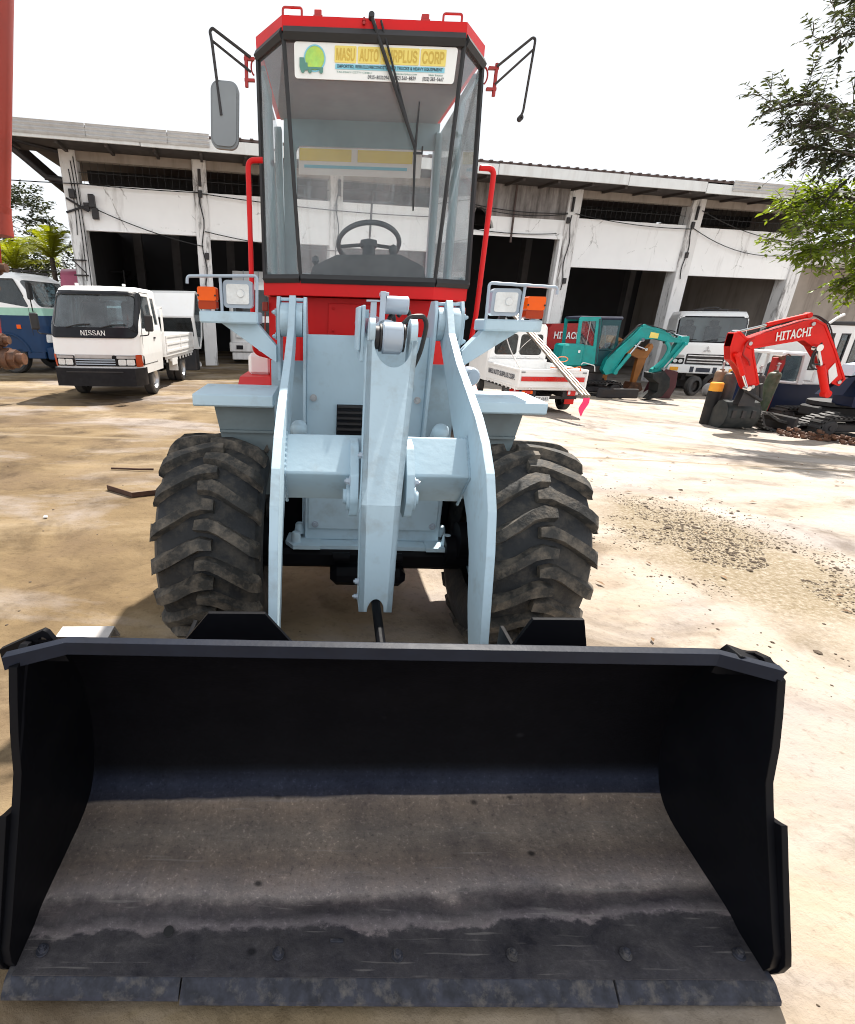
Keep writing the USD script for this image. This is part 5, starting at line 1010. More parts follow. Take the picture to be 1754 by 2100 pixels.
def mini_truck():
    gz = -.27
    t = thing('mini_truck', 'small white and red flatbed seen from behind with steel pipes slanting off its bed', 'truck', (4.36, 11.15, gz), 180 + 2)
    # local: front towards -y (away from the viewer), rear at +y
    W_ = M['white_paint']
    cb = Cab([(.45, -3.05), (.9, -3.08), (1.5, -2.75), (1.72, -2.6)], [(.45, .70), (1.0, .70), (1.65, .64), (1.72, .58)], -1.42, .45, 1.72, .06, .14)
    rear = rrect(-.06, 1.02, .54, 1.48, .07).union(rrect(-.54, 1.02, -.12, 1.48, .07)); win = rrect(-.58, 1.05, .58, 1.55, .08)
    rear = rrect(-.56, 1.04, -.03, 1.50, .07).union(rrect(.03, 1.04, .56, 1.50, .07))
    sidew = rrect(-2.5, 1.05, -1.7, 1.52, .06)
    obj('cab', cb.shell([prism(rear, 'y', -1.6, -1.2), prism(win, 'y', -3.4, -2.4), prism(sidew, 'x', -1, 1)], .8), W_, t)
    obj('rear_window', prism(rear, 'y', -1.45, -1.446), M['dark_glass'], t)
    obj('windscreen', cb.decal(win, -.01), M['car_glass'], t)
    obj('cab_rib', [bx(x, x + .03, -1.425, -1.405, .6, 1.0, .004) for x in (-.55, -.2, .15, .5)] + [bx(-.6, .6, -1.425, -1.405, .97, 1.0, .004)], W_, t)
    cab_inside(t, cb, 1.05)
    bd = obj('cargo_bed', [bx(-.70, .70, -1.38, .62, .48, .53, .004), bx(-.70, .70, -1.40, -1.36, .53, .95, .004)], W_, t)
    tg = obj('tailgate', [bx(-.70, .70, .62, .65, .52, .89, .006), bx(-.66, .66, .65, .658, .54, .57, .003), bx(-.66, .66, .65, .658, .82, .86, .003), bx(-.70, -.66, .65, .66, .53, .88, .003), bx(.66, .70, .65, .66, .53, .88, .003)], W_, bd)
    st = obj('tailgate_stripe', bx(-.64, .645, .659, .664, .655, .745), M['tail_red'], tg)
    obj('stripe_text', text('KEEP DISTANCE', .05, (-1, 0, 0), (0, 0, 1), (.04, .666, .70), .002, width=.78), M['hit_red'], st)
    for x in (-.62, .62): obj('corner_mark', bx(x - .04, x + .04, .658, .662, .82, .84), M['ink'], tg)
    for sd in (-1, 1):
        sp = obj('side_panel', [bx(sd * .685, sd * .705, -1.36, .62, .52, .89, .006), bx(sd * .705, sd * .712, -1.34, .6, .53, .57, .003), bx(sd * .705, sd * .712, -1.34, .6, .84, .88, .003)], W_, bd)
        obj('panel_text', text('MASU AUTO SURPLUS CORP.', .10, (0, sd, 0), (0, 0, 1), (sd * .7125, -.36, .71), .002, width=1.7), M['ink'], sp)
        obj('hook', [bx(sd * .70, sd * .72, y, y + .03, .46, .53) for y in np.arange(-1.2, .6, .25)], W_, bd)
        road_wheel(t, (sd * .60, 0, .26), sd, .26, .15); road_wheel(t, (sd * .60, -2.2, .26), sd, .26, .15)
        obj('mudflap', bx(sd * .50, sd * .70, .26, .275, .16, .46), M['hit_red'], t)
        tl = obj('tail_light', bx(sd * .36, sd * .58, .60, .64, .40, .47, .006), M['tail_red'], t)
        obj('lens', [bx(sd * .52, sd * .575, .64, .645, .405, .465), bx(sd * .365, sd * .41, .64, .645, .405, .465)], M['amber'] if sd > 0 else M['lamp_glass'], tl)
        obj('loop', [tube([(sd * .42 + .035 * math.cos(a), .66, .50 + .03 * math.sin(a)) for a in np.linspace(0, math.pi, 8)], .006, 6)], W_, tg)
    obj('chassis', [bx(-.38, -.28, -3, .6, .34, .46), bx(.28, .38, -3, .6, .34, .46), bx(-.6, .6, .50, .56, .30, .36), cyl((-.6, 0, .26), (.6, 0, .26), .04, 10), lathe([(0, -.12), (.09, -.06), (.11, 0), (.09, .06), (0, .12)], 'x', (0, 0, .26), 14), bx(-.5, .5, -.8, -.3, .24, .46, .04)], M['dark_metal'], t)
    pl = obj('number_plate', bx(-.02, .30, .585, .592, .25, .36, .004), M['sticker_white'], t)
    obj('plate_text', text('TXT 6183', .055, (-1, 0, 0), (0, 0, 1), (.14, .594, .305), .002, width=.26), M['ink'], pl)
    # rack strap and cords behind the cab
    obj('cord', [tube([(.66, .3, .90), (.3, -.6, 1.15), (-.3, -1.35, 1.45)], .006, 5, 12), tube([(.5, -1.1, 1.6), (.46, -.7, 1.2), (.42, -.2, .9), (.44, .3, .75)], .012, 5, 14)], M['stone_grey'], t)
    # pipes: they lie on the truck
    rng = np.random.default_rng(1)
    for k, (dx, dz) in enumerate(((0, 0), (.062, .0), (.124, -.004))):
        a = np.array([4.60 + dx, 9.58, .235 + dz]); b = np.array([4.07 + dx * .95, 12.75, 1.70 + dz])
        p = whole('steel_pipe', [tube([a, b], .029, 14)], M['pipe_steel'], ['leftmost long steel pipe slanting off the mini truck bed', 'middle long steel pipe of the three slanting off the mini truck', 'rightmost long steel pipe slanting off the mini truck bed'][k], 'pipe', 'steel pipes tied on the mini truck')
    whole('tie_cord', [tube([(4.50 + .11 * (1 - math.cos(u)), 10.75 + .0, .80 + .05 * math.sin(u)) for u in np.linspace(0, 2 * math.pi, 16)], .008, 5), tube([(4.3, 10.53, .66), (4.6, 10.52, .64), (4.88, 10.5, .68), (4.9, 10.5, .60)], .010, 5, 14)], M['orange_rope'], 'orange cord tied around the steel pipes on the mini truck', 'cord')
    v, f = [], []
    for i, s_ in enumerate(np.linspace(0, 1, 12)):
        c = np.array([4.68 - .06 * s_ + .02 * math.sin(s_ * 7), 9.57 + .02 * math.sin(5 * s_), .20 - .34 * s_]); w = .055 * (1 - s_) + .012 + .02 * math.sin(s_ * 3.1)
        v += [c - [w, .01 * math.sin(9 * s_), 0], c + [w, .02 * math.cos(6 * s_), 0]]
        if i: f += [[2 * i - 2, 2 * i - 1, 2 * i + 1], [2 * i - 2, 2 * i + 1, 2 * i]]
    whole('pink_ribbon', trimesh.Trimesh(v, f, process=False), M['ribbon'], 'bright pink warning ribbon tied to the pipe ends', 'ribbon', smooth=True)
M['pipe_steel'] = paint('pipe_steel', (0.26, 0.22, 0.18), 0.3, 0.2, 8, dust=(0.12, 0.06, 0.03), dust_amt=0.8, metallic=0.75)
mini_truck()

def big_truck():
    t = thing('white_lorry', 'white lorry with three-diamond badge parked in the bay right of the teal excavator', 'truck', (12.85, 18.9, -.6), -23)
    cb = Cab([(.7, -1.15), (1.0, -1.2), (1.5, -1.18), (1.6, -1.12), (2.42, -.92), (2.55, -.75)], [(.7, 1.02), (2.3, 1.0), (2.55, .92)], .95, .75, 2.55, .07, .14)
    win = rrect(-.93, 1.62, .93, 2.36, .07)
    obj('cab', cb.shell([prism(win, 'y', -2, -.2)], 1.2), M['white_paint'], t)
    obj('windscreen_surround', cb.decal(rrect(-.97, 1.58, .97, 2.40, .08).difference(win), .004), M['black_gloss'], t)
    obj('windscreen', cb.decal(win, -.01), M['car_glass'], t)
    wipers(cb, t, ((-.75, 1), (-.15, 1), (.35, 1)), 1.62, .38)
    for x in (-.45, -.1, .25):
        obj('wiper_glare', [bx(x, x + .05, -.0, .01, 2.41, 2.43)], M['sticker_green'], t) if False else None
    em = [sg.Polygon([(0, 0), (.035, .06), (0, .12), (-.035, .06)])]
    em = [affinity.rotate(affinity.translate(em[0], 0, .0), a, origin=(0, 0)) for a in (0, 120, 240)]
    obj('badge', [prism(affinity.translate(e, 0, 1.36), 'y', float(cb.front(0, 1.36)) - .02, float(cb.front(0, 1.36)) - .004) for e in em], M['steel'], t)
    obj('grille', cb.decal(rrect(-.55, .88, .55, 1.22, .04), .006), M['dark_metal'], t)
    for z in (.94, 1.03, 1.15): obj('grille_bar', cb.decal(rrect(-.50, z, .50, z + .035, .01), .02), M['white_old'], t)
    for sd in (-1, 1):
        hl = obj('headlight', cb.decal(rrect(.58, .88, .96, 1.08, .03) if sd > 0 else rrect(-.96, .88, -.58, 1.08, .03), .012), M['black_gloss'], t)
        obj('lens', [cb.decal(sg.Point(sd * x, .98).buffer(.06), .02) for x in (.68, .83)], M['lamp_glass'], hl)
        obj('side_reflector', cb.decal(rrect(.60, 1.10, .95, 1.18, .02) if sd > 0 else rrect(-.95, 1.10, -.60, 1.18, .02), .012), M['stone_grey'], t)
        obj('corner_light', bx(sd * .72, sd * .96, -1.345, -1.325, .68, .79), M['yellow'], t)
        obj('mirror', [tube(rounded([(sd * 1.0, -.9, 1.9), (sd * 1.22, -1.0, 1.95), (sd * 1.22, -1.0, 1.6)], .05), .014, 6), box((sd * 1.22, -1.02, 1.68), (.18, .06, .34), .03)], M['rubber_trim'], t)
    bp = obj('bumper', bx(-1.03, 1.03, -1.32, -1.05, .60, .86, .02), M['white_paint'], t)
    obj('bumper_slot', [rr for rr in [bx(-.20, .20, -1.328, -1.321, .66, .79), bx(-.38, -.27, -1.328, -1.321, .64, .82), bx(.27, .38, -1.328, -1.321, .64, .82)]], M['ink'], bp)
    obj('chassis', [bx(-.5, -.38, -1, 5, .35, .60), bx(.38, .5, -1, 5, .35, .60), bx(-.9, .9, -.3, .3, .05, .4, .03)], M['dark_metal'], t)
    obj('roof_cover', [bx(-.3, .4, -.6, .3, 2.56, 2.63, .03), tube([(-.6, -.55, 2.58), (0, -.6, 2.68), (.3, -.5, 2.60), (.7, -.55, 2.6)], .02, 6, 16)], M['dark_metal'], t)
    cab_inside(t, cb, 1.5)
    # loose wheels and hubs in front of the lorry
    for (x, y, r, rx, lab) in ((11.50, 16.75, .30, 20, 'worn wheel standing on the ground in front of the white lorry'), (10.95, 17.0, .30, 70, 'dark tyre lying beside the maroon bucket in front of the lorry'), (12.5, 17.2, .34, -35, 'reddish wheel leaning behind the rim in front of the lorry')):
        w = thing('loose_wheel', lab, 'wheel', (x, y, float(ground_z(x, y)) + r), 90 + rx)
        wt = obj('tyre', lathe([(r * .6, -.09), (r * .9, -.09), (r, -.06), (r, .06), (r * .9, .09), (r * .6, .09)], 'x', n=28), M['small_tyre'], w)
        obj('rim', lathe([(r * .62, .08), (r * .5, -.02), (r * .3, .03), (.0, .03)], 'x', n=24), M['rust'] if rx < 0 else M['dark_metal'], w)
    w = thing('brake_drum', 'grey brake drum lying by the wheels in front of the lorry', 'brake drum', (12.05, 16.7, float(ground_z(12, 16.7)) + .19), 100)
    obj('drum', [lathe([(0, -.12), (.19, -.12), (.19, .06), (.21, .06), (.21, .10), (.16, .10), (.15, -.02), (0, -.02)], 'x', n=24)], M['stone_grey'], w)
    obj('hub', lathe([(0, .10), (.06, .09), (.07, -.02)], 'x', n=16), M['dark_metal'], w)
big_truck()
# ------------------------------------------------------------------ excavators and yard objects
def link_cyl(parent, name, a, b, r, frac, mat, rod='chrome'):
    a, b = np.array(a, float), np.array(b, float); m = a + (b - a) * frac
    c = obj(name, [cyl(a, m, r, 14), cyl(a - [0, .06, 0], a + [0, .06, 0], r * 1.1, 12)], M[mat], parent)
    obj('rod', [cyl(m, b, r * .5, 10), cyl(b - [0, .06, 0], b + [0, .06, 0], r, 12)], M[rod], c)
def crawler(parent, x0, x1, y0, y1, z0, z1, mat='small_tyre', pitch=.10):
    """A track with its grousers, frame and rollers."""
    r = (z1 - z0) / 2; zc = (z0 + z1) / 2
    pth = sg.LineString([(x0 + r, zc), (x1 - r, zc)]).buffer(r, quad_segs=8)
    tr = obj('track', prism(pth.difference(pth.buffer(-.045)), 'y', y0, y1), M[mat], parent)
    L = pth.exterior.length; bars = []
    for s in np.arange(0, L, pitch):
        p, q = pth.exterior.interpolate(s), pth.exterior.interpolate((s + .01) % L)
        a = math.atan2(q.y - p.y, q.x - p.x)
        b = box((0, 0, 0), (pitch * .45, y1 - y0, .05)); c, s_ = math.cos(a), math.sin(a); v = b.vertices
        b.vertices = np.stack([v[:, 0] * c - v[:, 2] * s_ + p.x, v[:, 1] + (y0 + y1) / 2, v[:, 0] * s_ + v[:, 2] * c + p.y], 1); bars.append(b)
    obj('grousers', bars, M[mat], tr)
    yy = (y0 + y1) / 2
    obj('track_frame', [bx(x0 + r, x1 - r, yy - .09, yy + .09, zc - r * .45, zc + r * .35, .02)], M['dark_metal'], parent)
    for x in (x0 + r, x1 - r):
        obj('sprocket', [lathe([(0, y0 - yy - .01), (r * .55, y0 - yy - .01), (r * .8, y0 - yy + .03), (r * .8, y1 - yy - .03), (0, y1 - yy)], 'y', (x, yy, zc), 20), cyl((x, y0 - .03, zc), (x, y0, zc), r * .25, 12)], M['dark_metal'], parent)
def shifted(pts, dx, dz): return [(x - dx, z - dz) for x, z in pts]

def red_excavator():
    ox, oy, oz = 10.6, 10.6, float(ground_z(10.3, 10.6))
    t = thing('red_excavator', 'bright red HITACHI excavator boom folded down with dark bucket, navy body at right edge', 'excavator', (ox, oy, oz))
    sh = lambda pts: shifted(pts, ox, oz)
    R_ = M['hit_red']
    boom = poly(sh([(9.80, .47), (9.95, .42), (10.03, .56), (9.62, 1.12), (9.27, 1.55), (9.05, 1.64), (8.85, 1.60), (8.15, 1.37), (7.93, 1.28), (7.86, 1.15), (8.0, 1.08), (8.95, 1.26), (9.16, 1.15), (9.50, .82)])).buffer(-.02).buffer(.02)
    bm = obj('boom', prism(boom, 'y', -.28, -.10), R_, t, smooth=20)
    obj('boom_flange', [prism(boom.difference(boom.buffer(-.035)), 'y', -.292, -.088)], R_, bm)
    obj('maker_name', text('HITACHI', .155, (.985, 0, .17), (-.17, 0, .985), (8.72 - ox, -.294, 1.365 - oz), .004, width=.64), M['sticker_white'], bm)
    obj('boom_foot_plate', prism(poly(sh([(9.62, .72), (9.70, .86), (9.84, .62), (9.74, .46)])), 'y', -.30, -.294), M['sticker_white'], bm)
    stick = poly(sh([(7.60, 1.36), (7.70, 1.40), (7.84, 1.30), (8.02, 1.20), (8.10, 1.0), (8.26, .68), (8.39, .43), (8.18, .31), (7.98, .60), (7.80, .80), (7.68, .88), (7.60, 1.12)])).buffer(-.02).buffer(.02)
    sk = obj('stick', prism(stick, 'y', -.27, -.11), R_, t, smooth=20)
    obj('stick_flange', prism(stick.difference(stick.buffer(-.03)), 'y', -.282, -.098), R_, sk)
    obj('hose', tube([(8.0 - ox, -.29, 1.28 - oz), (7.86 - ox, -.31, 1.16 - oz), (7.86 - ox, -.31, 1.0 - oz), (8.0 - ox, -.31, .88 - oz), (8.07 - ox, -.30, .78 - oz)], .014, 6, 20), M['red_dark'], t)
    link_cyl(t, 'stick_cylinder', (8.95 - ox, -.19, 1.70 - oz), (7.68 - ox, -.19, 1.375 - oz), .045, .56, 'hit_red')
    link_cyl(t, 'boom_cylinder', (9.68 - ox, -.36, .28 - oz), (9.20 - ox, -.36, 1.13 - oz), .065, .62, 'hit_red')
    link_cyl(t, 'bucket_cylinder', (7.74 - ox, -.32, .98 - oz), (8.14 - ox, -.32, .35 - oz), .045, .6, 'hit_red')
    obj('boom_pin', [cyl((x - ox, -.31, z - oz), (x - ox, -.07, z - oz), .035, 12) for x, z in ((9.92, .50), (7.95, 1.18), (8.26, .38), (9.02, 1.55))], M['steel'], t)
    for pts in ([(9.25, 1.18), (9.16, .98), (9.2, .84), (9.32, .83)], [(9.22, 1.22), (9.12, 1.0), (9.16, .80), (9.3, .74)]):
        obj('hose', tube([(x - ox, -.40, z - oz) for x, z in pts], .016, 6, 16), M['rubber_trim'], t)
    for k in range(2):
        obj('hose', tube([(9.95 - ox, -.19 + .05 * k, .62 - oz), (9.35 - ox, -.19 + .05 * k, 1.60 - oz), (9.05 - ox, -.19 + .05 * k, 1.70 - oz), (8.6 - ox, -.22 + .05 * k, 1.58 - oz), (8.2 - ox, -.22 + .05 * k, 1.44 - oz)], .013, 6, 24), M['rubber_trim'], t)
    # bucket, rolled in under the stick
    bk = [(8.02, .0), (8.12, .07), (8.40, .10), (8.70, .07), (8.80, -.05), (8.78, -.30), (8.70, -.47), (8.50, -.50), (8.28, -.44), (8.10, -.30), (8.0, -.12)]
    u_ = np.linspace(math.radians(60), math.radians(300), 16)
    prof = [(.0 + .30 * math.cos(a), .30 * math.sin(a)) for a in u_]
    # an open shell: curved back seen from behind, side plates at both ends, axis along x tilted away
    outer = sg.Polygon([(-.05 - .30 * math.cos(a + math.pi) * 1.0, -.2 + .30 * math.sin(a)) for a in np.linspace(-math.pi / 2, math.pi / 2, 16)] + [(-.05, .10)])
    prof2 = [(-.10, .08), (-.22, .05), (-.31, -.06), (-.335, -.2), (-.30, -.36), (-.20, -.47), (.02, -.50), (.30, -.47), (.32, -.45), (.04, -.475), (-.18, -.445), (-.27, -.34), (-.305, -.2), (-.28, -.07), (-.20, .03), (-.10, .055)]
    bks = prism(poly(prof2), 'x', 8.0 - ox, 8.66 - ox); bks.vertices[:, 2] -= oz; bks.vertices[:, 1] += .12
    b_ = obj('bucket', bks, M['bucket_dark'], t, smooth=30)
    for x in (8.0, 8.66):
        pl = prism(poly([(-.10, .08), (-.22, .05), (-.31, -.06), (-.335, -.2), (-.30, -.36), (-.20, -.47), (.02, -.50), (.30, -.47), (.12, -.15), (.0, .05)]), 'x', x - ox - .012, x - ox + .012); pl.vertices[:, 2] -= oz; pl.vertices[:, 1] += .12
        obj('bucket_side', pl, M['bucket_dark'], b_)
    for k in range(3):
        obj('wear_strip', cat(prism(poly([(-.345, -.25), (-.348, -.1), (-.335, -.1), (-.33, -.25)]), 'x', 8.08 - ox + k * .2, 8.16 - ox + k * .2)).apply_translation([0, .12, -oz]), M['dark_metal'], b_)
    obj('bucket_ears', [prism(poly(sh([(x - .0, .0), (8.16, .40), (8.34, .40), (8.42, .0)])), 'y', yy, yy + .02) for x, yy in ((8.1, -.29), (8.1, -.12))], M['dark_metal'], b_)
    obj('bucket_link', [cyl((8.12 - ox, -.31, .32 - oz), (8.5 - ox, -.31, .12 - oz), .03, 10), cyl((8.4 - ox, -.30, .44 - oz), (8.5 - ox, -.30, .12 - oz), .028, 10)], M['dark_metal'], t)
    # house and undercarriage
    hp = sg.Polygon(sh([(10.28, .22), (10.36, .70), (10.52, 1.08), (11.9, 1.3), (12.1, .9), (12.1, .05), (10.3, .02)]))
    hs = obj('body', prism(hp.buffer(-.04).buffer(.04), 'y', -.35, .10), M['navy'], t, smooth=25)
    obj('body_stripe', bx(10.32 - ox, 12.1 - ox, -.36, -.352, .42 - oz, .45 - oz), M['sticker_white'], hs)
    obj('light_cover', prism(poly(sh([(10.10, .62), (10.34, .68), (10.40, .86), (10.2, .82)])), 'y', -.30, .05), M['lamp_rim'], hs)
    obj('bracket', prism(poly(sh([(9.70, .25), (10.1, .25), (10.25, .62), (9.95, .55)])), 'y', -.28, -.10), M['navy'], hs)
    obj('red_flap', prism(poly(sh([(10.52, .24), (10.9, .25), (10.9, .0), (10.6, -.02), (10.50, .06)])), 'y', -.48, -.37), R_, t)
    obj('turntable', [cyl((10.6 - ox, .35, -.02 - oz), (10.6 - ox, .35, .06 - oz), .45, 24), bx(10.1 - ox, 11.2 - ox, .1, .6, -.25 - oz, -.04 - oz, .03)], M['cable'], t)
    crawler(t, 9.75 - ox, 11.9 - ox, -.45, -.15, .0, .40)
    crawler(t, 9.9 - ox, 12.0 - ox, .75, 1.1, .0, .40)
    obj('blade', bx(9.35 - ox, 9.42 - ox, -.3, .9, .06, .36, .02), M['dark_metal'], t)
M['bucket_dark'] = paint('dark_worn_bucket', (0.016, 0.019, 0.020), .45, .25, 7, dust=(0.08, 0.075, 0.065), dust_amt=.6, bump=.001, spec=.25)
red_excavator()

def loose_track():
    gz = float(ground_z(9.6, 10.2))
    t = thing('rubber_track', 'loose black crawler track lying curled on the ground under the red boom', 'crawler track', (9.62, 10.62, gz), -3)
    pth = sg.LineString([(-.72, .27), (-.42, .13), (-.1, .075), (.25, .16), (.55, .30)]).buffer(.075, quad_segs=6)
    pth = sg.Polygon([(-.86, .40), (-.72, .12), (-.40, .005), (-.05, -.005), (.20, .06), (.50, .22), (.68, .34), (.70, .42), (.62, .44), (.40, .33), (.12, .20), (-.15, .20), (-.45, .26), (-.70, .40)]).buffer(-.03).buffer(.03)
    band = pth.difference(pth.buffer(-.035))
    obj('band', prism(band, 'y', -.18, .18), M['small_tyre'], t, smooth=30)
    L = pth.exterior.length
    for k, s in enumerate(np.arange(0, L, .085)):
        p, q = pth.exterior.interpolate(s), pth.exterior.interpolate((s + .01) % L)
        a = math.atan2(q.y - p.y, q.x - p.x); b = box((0, 0, 0), (.04, .36, .045)); c, s_ = math.cos(a), math.sin(a); v = b.vertices
        b.vertices = np.stack([v[:, 0] * c - v[:, 2] * s_ + p.x, v[:, 1], v[:, 0] * s_ + v[:, 2] * c + p.y], 1)
        obj('tread_bar', b, M['track_grey'], t)
    gx, gy = 9.35, 9.72
    rng = np.random.default_rng(9)
    z0 = float(ground_z(9.6, 9.6))
    c = thing('track_chain', 'heap of rusty crawler chain links along the ground at the right edge', 'chain', (9.62, 9.72, z0), -38)
    for r_ in range(3):
        for k in range(15):
            x = -.75 + k * .115; y = r_ * .13 - .12 + rng.normal(0, .012); z = .035 + (r_ == 1) * .055 + .05 * (rng.random() < .35) + rng.normal(0, .008)
            a = rng.normal(0, .25)
            l = cat(box((0, 0, 0), (.085, .11, .035), .008), box((-.03, -.05, .025), (.06, .018, .05), .004), box((-.03, .05, .025), (.06, .018, .05), .004), cyl((.03, -.06, .02), (.03, .06, .02), .014, 8))
            obj('chain_link', place(l, (x, y, z), a), M['rust'], c)
M['track_grey'] = paint('worn_track_rubber', (0.055, 0.052, 0.05), .7, .3, 9, dust=(0.16, 0.14, 0.12), dust_amt=.7)
loose_track()

def gas_cylinders():
    def bottle(name, label, x, y, h, r, mat, cap=None, capmat=None, lean=0.0):
        t = thing(name, label, 'gas cylinder', (x, y, float(ground_z(x, y))), 0, 'gas cylinders standing beside the red excavator')
        sh = .16 if h > .9 else .10
        pr = [(0, 0), (r * .92, 0), (r, .02), (r, h - sh - r * .6), (r * .93, h - sh - r * .3), (r * .72, h - sh - r * .08), (r * .40, h - sh), (r * .36, h - sh + .03)]
        b = lathe(pr, 'z', n=28); b.vertices[:, 0] += lean * b.vertices[:, 2]
        obj('body', b, M[mat], t, smooth=40)
        x1 = lean * h
        if capmat:
            obj('cap', lathe([(r * .98, h - sh - r * .75), (r * 1.0, h - sh - r * .55), (r * .98, h - .02), (r * .85, h), (0, h)], 'z', (x1, 0, 0), 24), M[capmat], t)
        else:
            obj('valve', [cyl((x1, 0, h - sh + .02), (x1, 0, h), r * .16, 10), cyl((x1 - r * .35, 0, h - .03), (x1 + r * .1, 0, h - .03), r * .12, 8), lathe([(0, 0), (r * .28, .0), (r * .28, .02), (0, .025)], 'z', (x1, 0, h), 12)], M['steel'], t)
        return t
    bottle('gas_cylinder', 'short black gas cylinder with bright orange yellow cap', 8.02, 10.95, .87, .125, 'cyl_black', True, 'yellow', .0)
    bottle('gas_cylinder', 'tall dark grey gas cylinder just right of the orange capped one', 8.31, 11.0, 1.24, .125, 'cyl_grey', lean=.0)
    bottle('gas_cylinder', 'tan brown gas cylinder half hidden behind the dark grey one', 8.30, 11.30, 1.26, .115, 'cyl_tan')
    bottle('gas_cylinder', 'dark slim gas cylinder directly behind the red stick', 9.0, 11.15, 1.24, .12, 'cyl_grey')
    bottle('gas_cylinder', 'green gas cylinder leaning under the red boom', 9.30, 11.25, 1.30, .12, 'cyl_green', lean=.10)
M['cyl_tan'] = paint('tan_cylinder_paint', (0.20, 0.13, 0.08), .55, .25, 7, dust=(0.10, 0.07, 0.05), dust_amt=.7)
gas_cylinders()
def boom_breaker():
    t = thing('rusty_bracket_arm', 'rusty dark red machine arm standing behind the green gas cylinder', 'machine arm', (9.75, 11.75, float(ground_z(9.7, 11.7))))
    obj('arm', prism(poly([(-.05, 1.42), (.12, 1.46), (.16, 1.3), (.10, .95), (.14, .6), (.1, 0), (-.1, 0), (-.08, .7), (-.04, 1.0)]), 'y', -.07, .07), M['red_dark'], t)
    obj('bracket', [cyl((.03, -.12, 1.42), (.03, .12, 1.42), .05, 12), bx(-.1, .05, -.1, .1, .78, .98, .02), tube([(.05, -.1, 1.44), (.12, -.12, 1.5), (.20, -.1, 1.46)], .015, 6)], M['rust'], t)
boom_breaker()

def navy_machine():
    g = float(ground_z(10.6, 12))
    t = thing('navy_machine', 'navy machine with open white cab frame behind the red boom', 'machine', (10.6, 12.0, g))
    obj('body', prism(poly([(-.55, .30), (-.50, .86), (.9, .86), (1.0, .45), (.8, .28)]).buffer(-.04).buffer(.04), 'y', 0, 1.2), M['navy'], t, smooth=25)
    W_ = M['white_paint']
    fr = []
    for y in (.02, 1.05):
        fr += [tube([(-.45, y, .90), (.0, y, .88), (.10, y, 1.1), (-.08 + .05, y, 1.55), (-.52, y, 1.52)], .038, 6), tube([(.0, y, .88), (.42, y, .90)], .038, 6)]
    fr = [tube(rounded([(-.48, y, .92), (.02, y, .88), (-.03 + .03, y, 1.50), (-.50, y, 1.53), (-.48, y, .92)], .03), .035, 6) for y in (.02, 1.05)]
    obj('cab_frame', fr + [prism(poly([(.0, .86), (.10, .86), (.07, 1.55), (-.10 + .04, 1.55)]), 'y', -.03, .03), bx(-.5, .02, .02, 1.05, 1.50, 1.56, .01), bx(.02, .55, .0, .03, .86, .92, .01), bx(.30, .38, .0, .03, .92, 1.5, .01), bx(.02, .45, .0, .03, 1.5, 1.56, .01)], W_, t)
    obj('window', bx(-.45, .0, .035, .04, .93, 1.48), M['dark_glass'], t)
    obj('seat', [box((-.15, .55, 1.05), (.4, .12, .5), .04), box((-.12, .35, .86), (.42, .45, .12), .04)], M['dash'], t)
    obj('cushion', box((.25, .25, .90), (.36, .3, .08), .03), M['stone_grey'], t)
    crawler(t, -.7, 1.3, .05, .35, 0, .36)
    g2 = float(ground_z(11.6, 12.6))
    c = thing('white_cab_machine', 'white cab with dark trimmed windows rising behind the red boom at right', 'machine cab', (11.75, 12.6, g2))
    for (x0, x1) in ((-.62, -.30), (-.20, .10)):
        pass
    cabp = poly([(-.80, .9), (-.55, .55), (.9, .55), (.9, 2.12), (-.45, 2.16), (-.62, 2.10)])
    wins = [(-.50, 1.15, -.12, 1.98), (.02, 1.10, .24, 1.98), (.36, 1.1, .8, 1.98)]
    cut = [bx(a, b_, -.1, 1.4, z0, z1) for a, z0, b_, z1 in wins]
    obj('cab', trimesh.boolean.difference([prism(cabp, 'y', 0, 1.2), prism(cabp.buffer(-.05), 'y', .05, 1.15)] + cut, engine='manifold'), W_, c)
    for a, z0, b_, z1 in wins:
        wf = obj('window', bx(a + .02, b_ - .02, .02, .025, z0 + .02, z1 - .02), M['car_glass'], c)
        obj('seal', prism(sg.box(a, z0, b_, z1).difference(sg.box(a + .03, z0 + .03, b_ - .03, z1 - .03)), 'y', -.004, .02), M['rubber_trim'], wf)
    obj('roof', bx(-.66, .92, -.03, 1.25, 2.16, 2.24, .02), M['dark_metal'], c)
    obj('base', bx(-.7, .9, .0, 1.4, .15, .53, .03), M['navy'], c)
    crawler(c, -.8, 1.1, .1, .45, 0, .36)
    obj('rear_frame', tube(rounded([(-.64, -.06, 2.0), (-.30, -.1, 2.32), (-.18, -.1, 2.38)], .05), .03, 8), W_, c)
navy_machine()

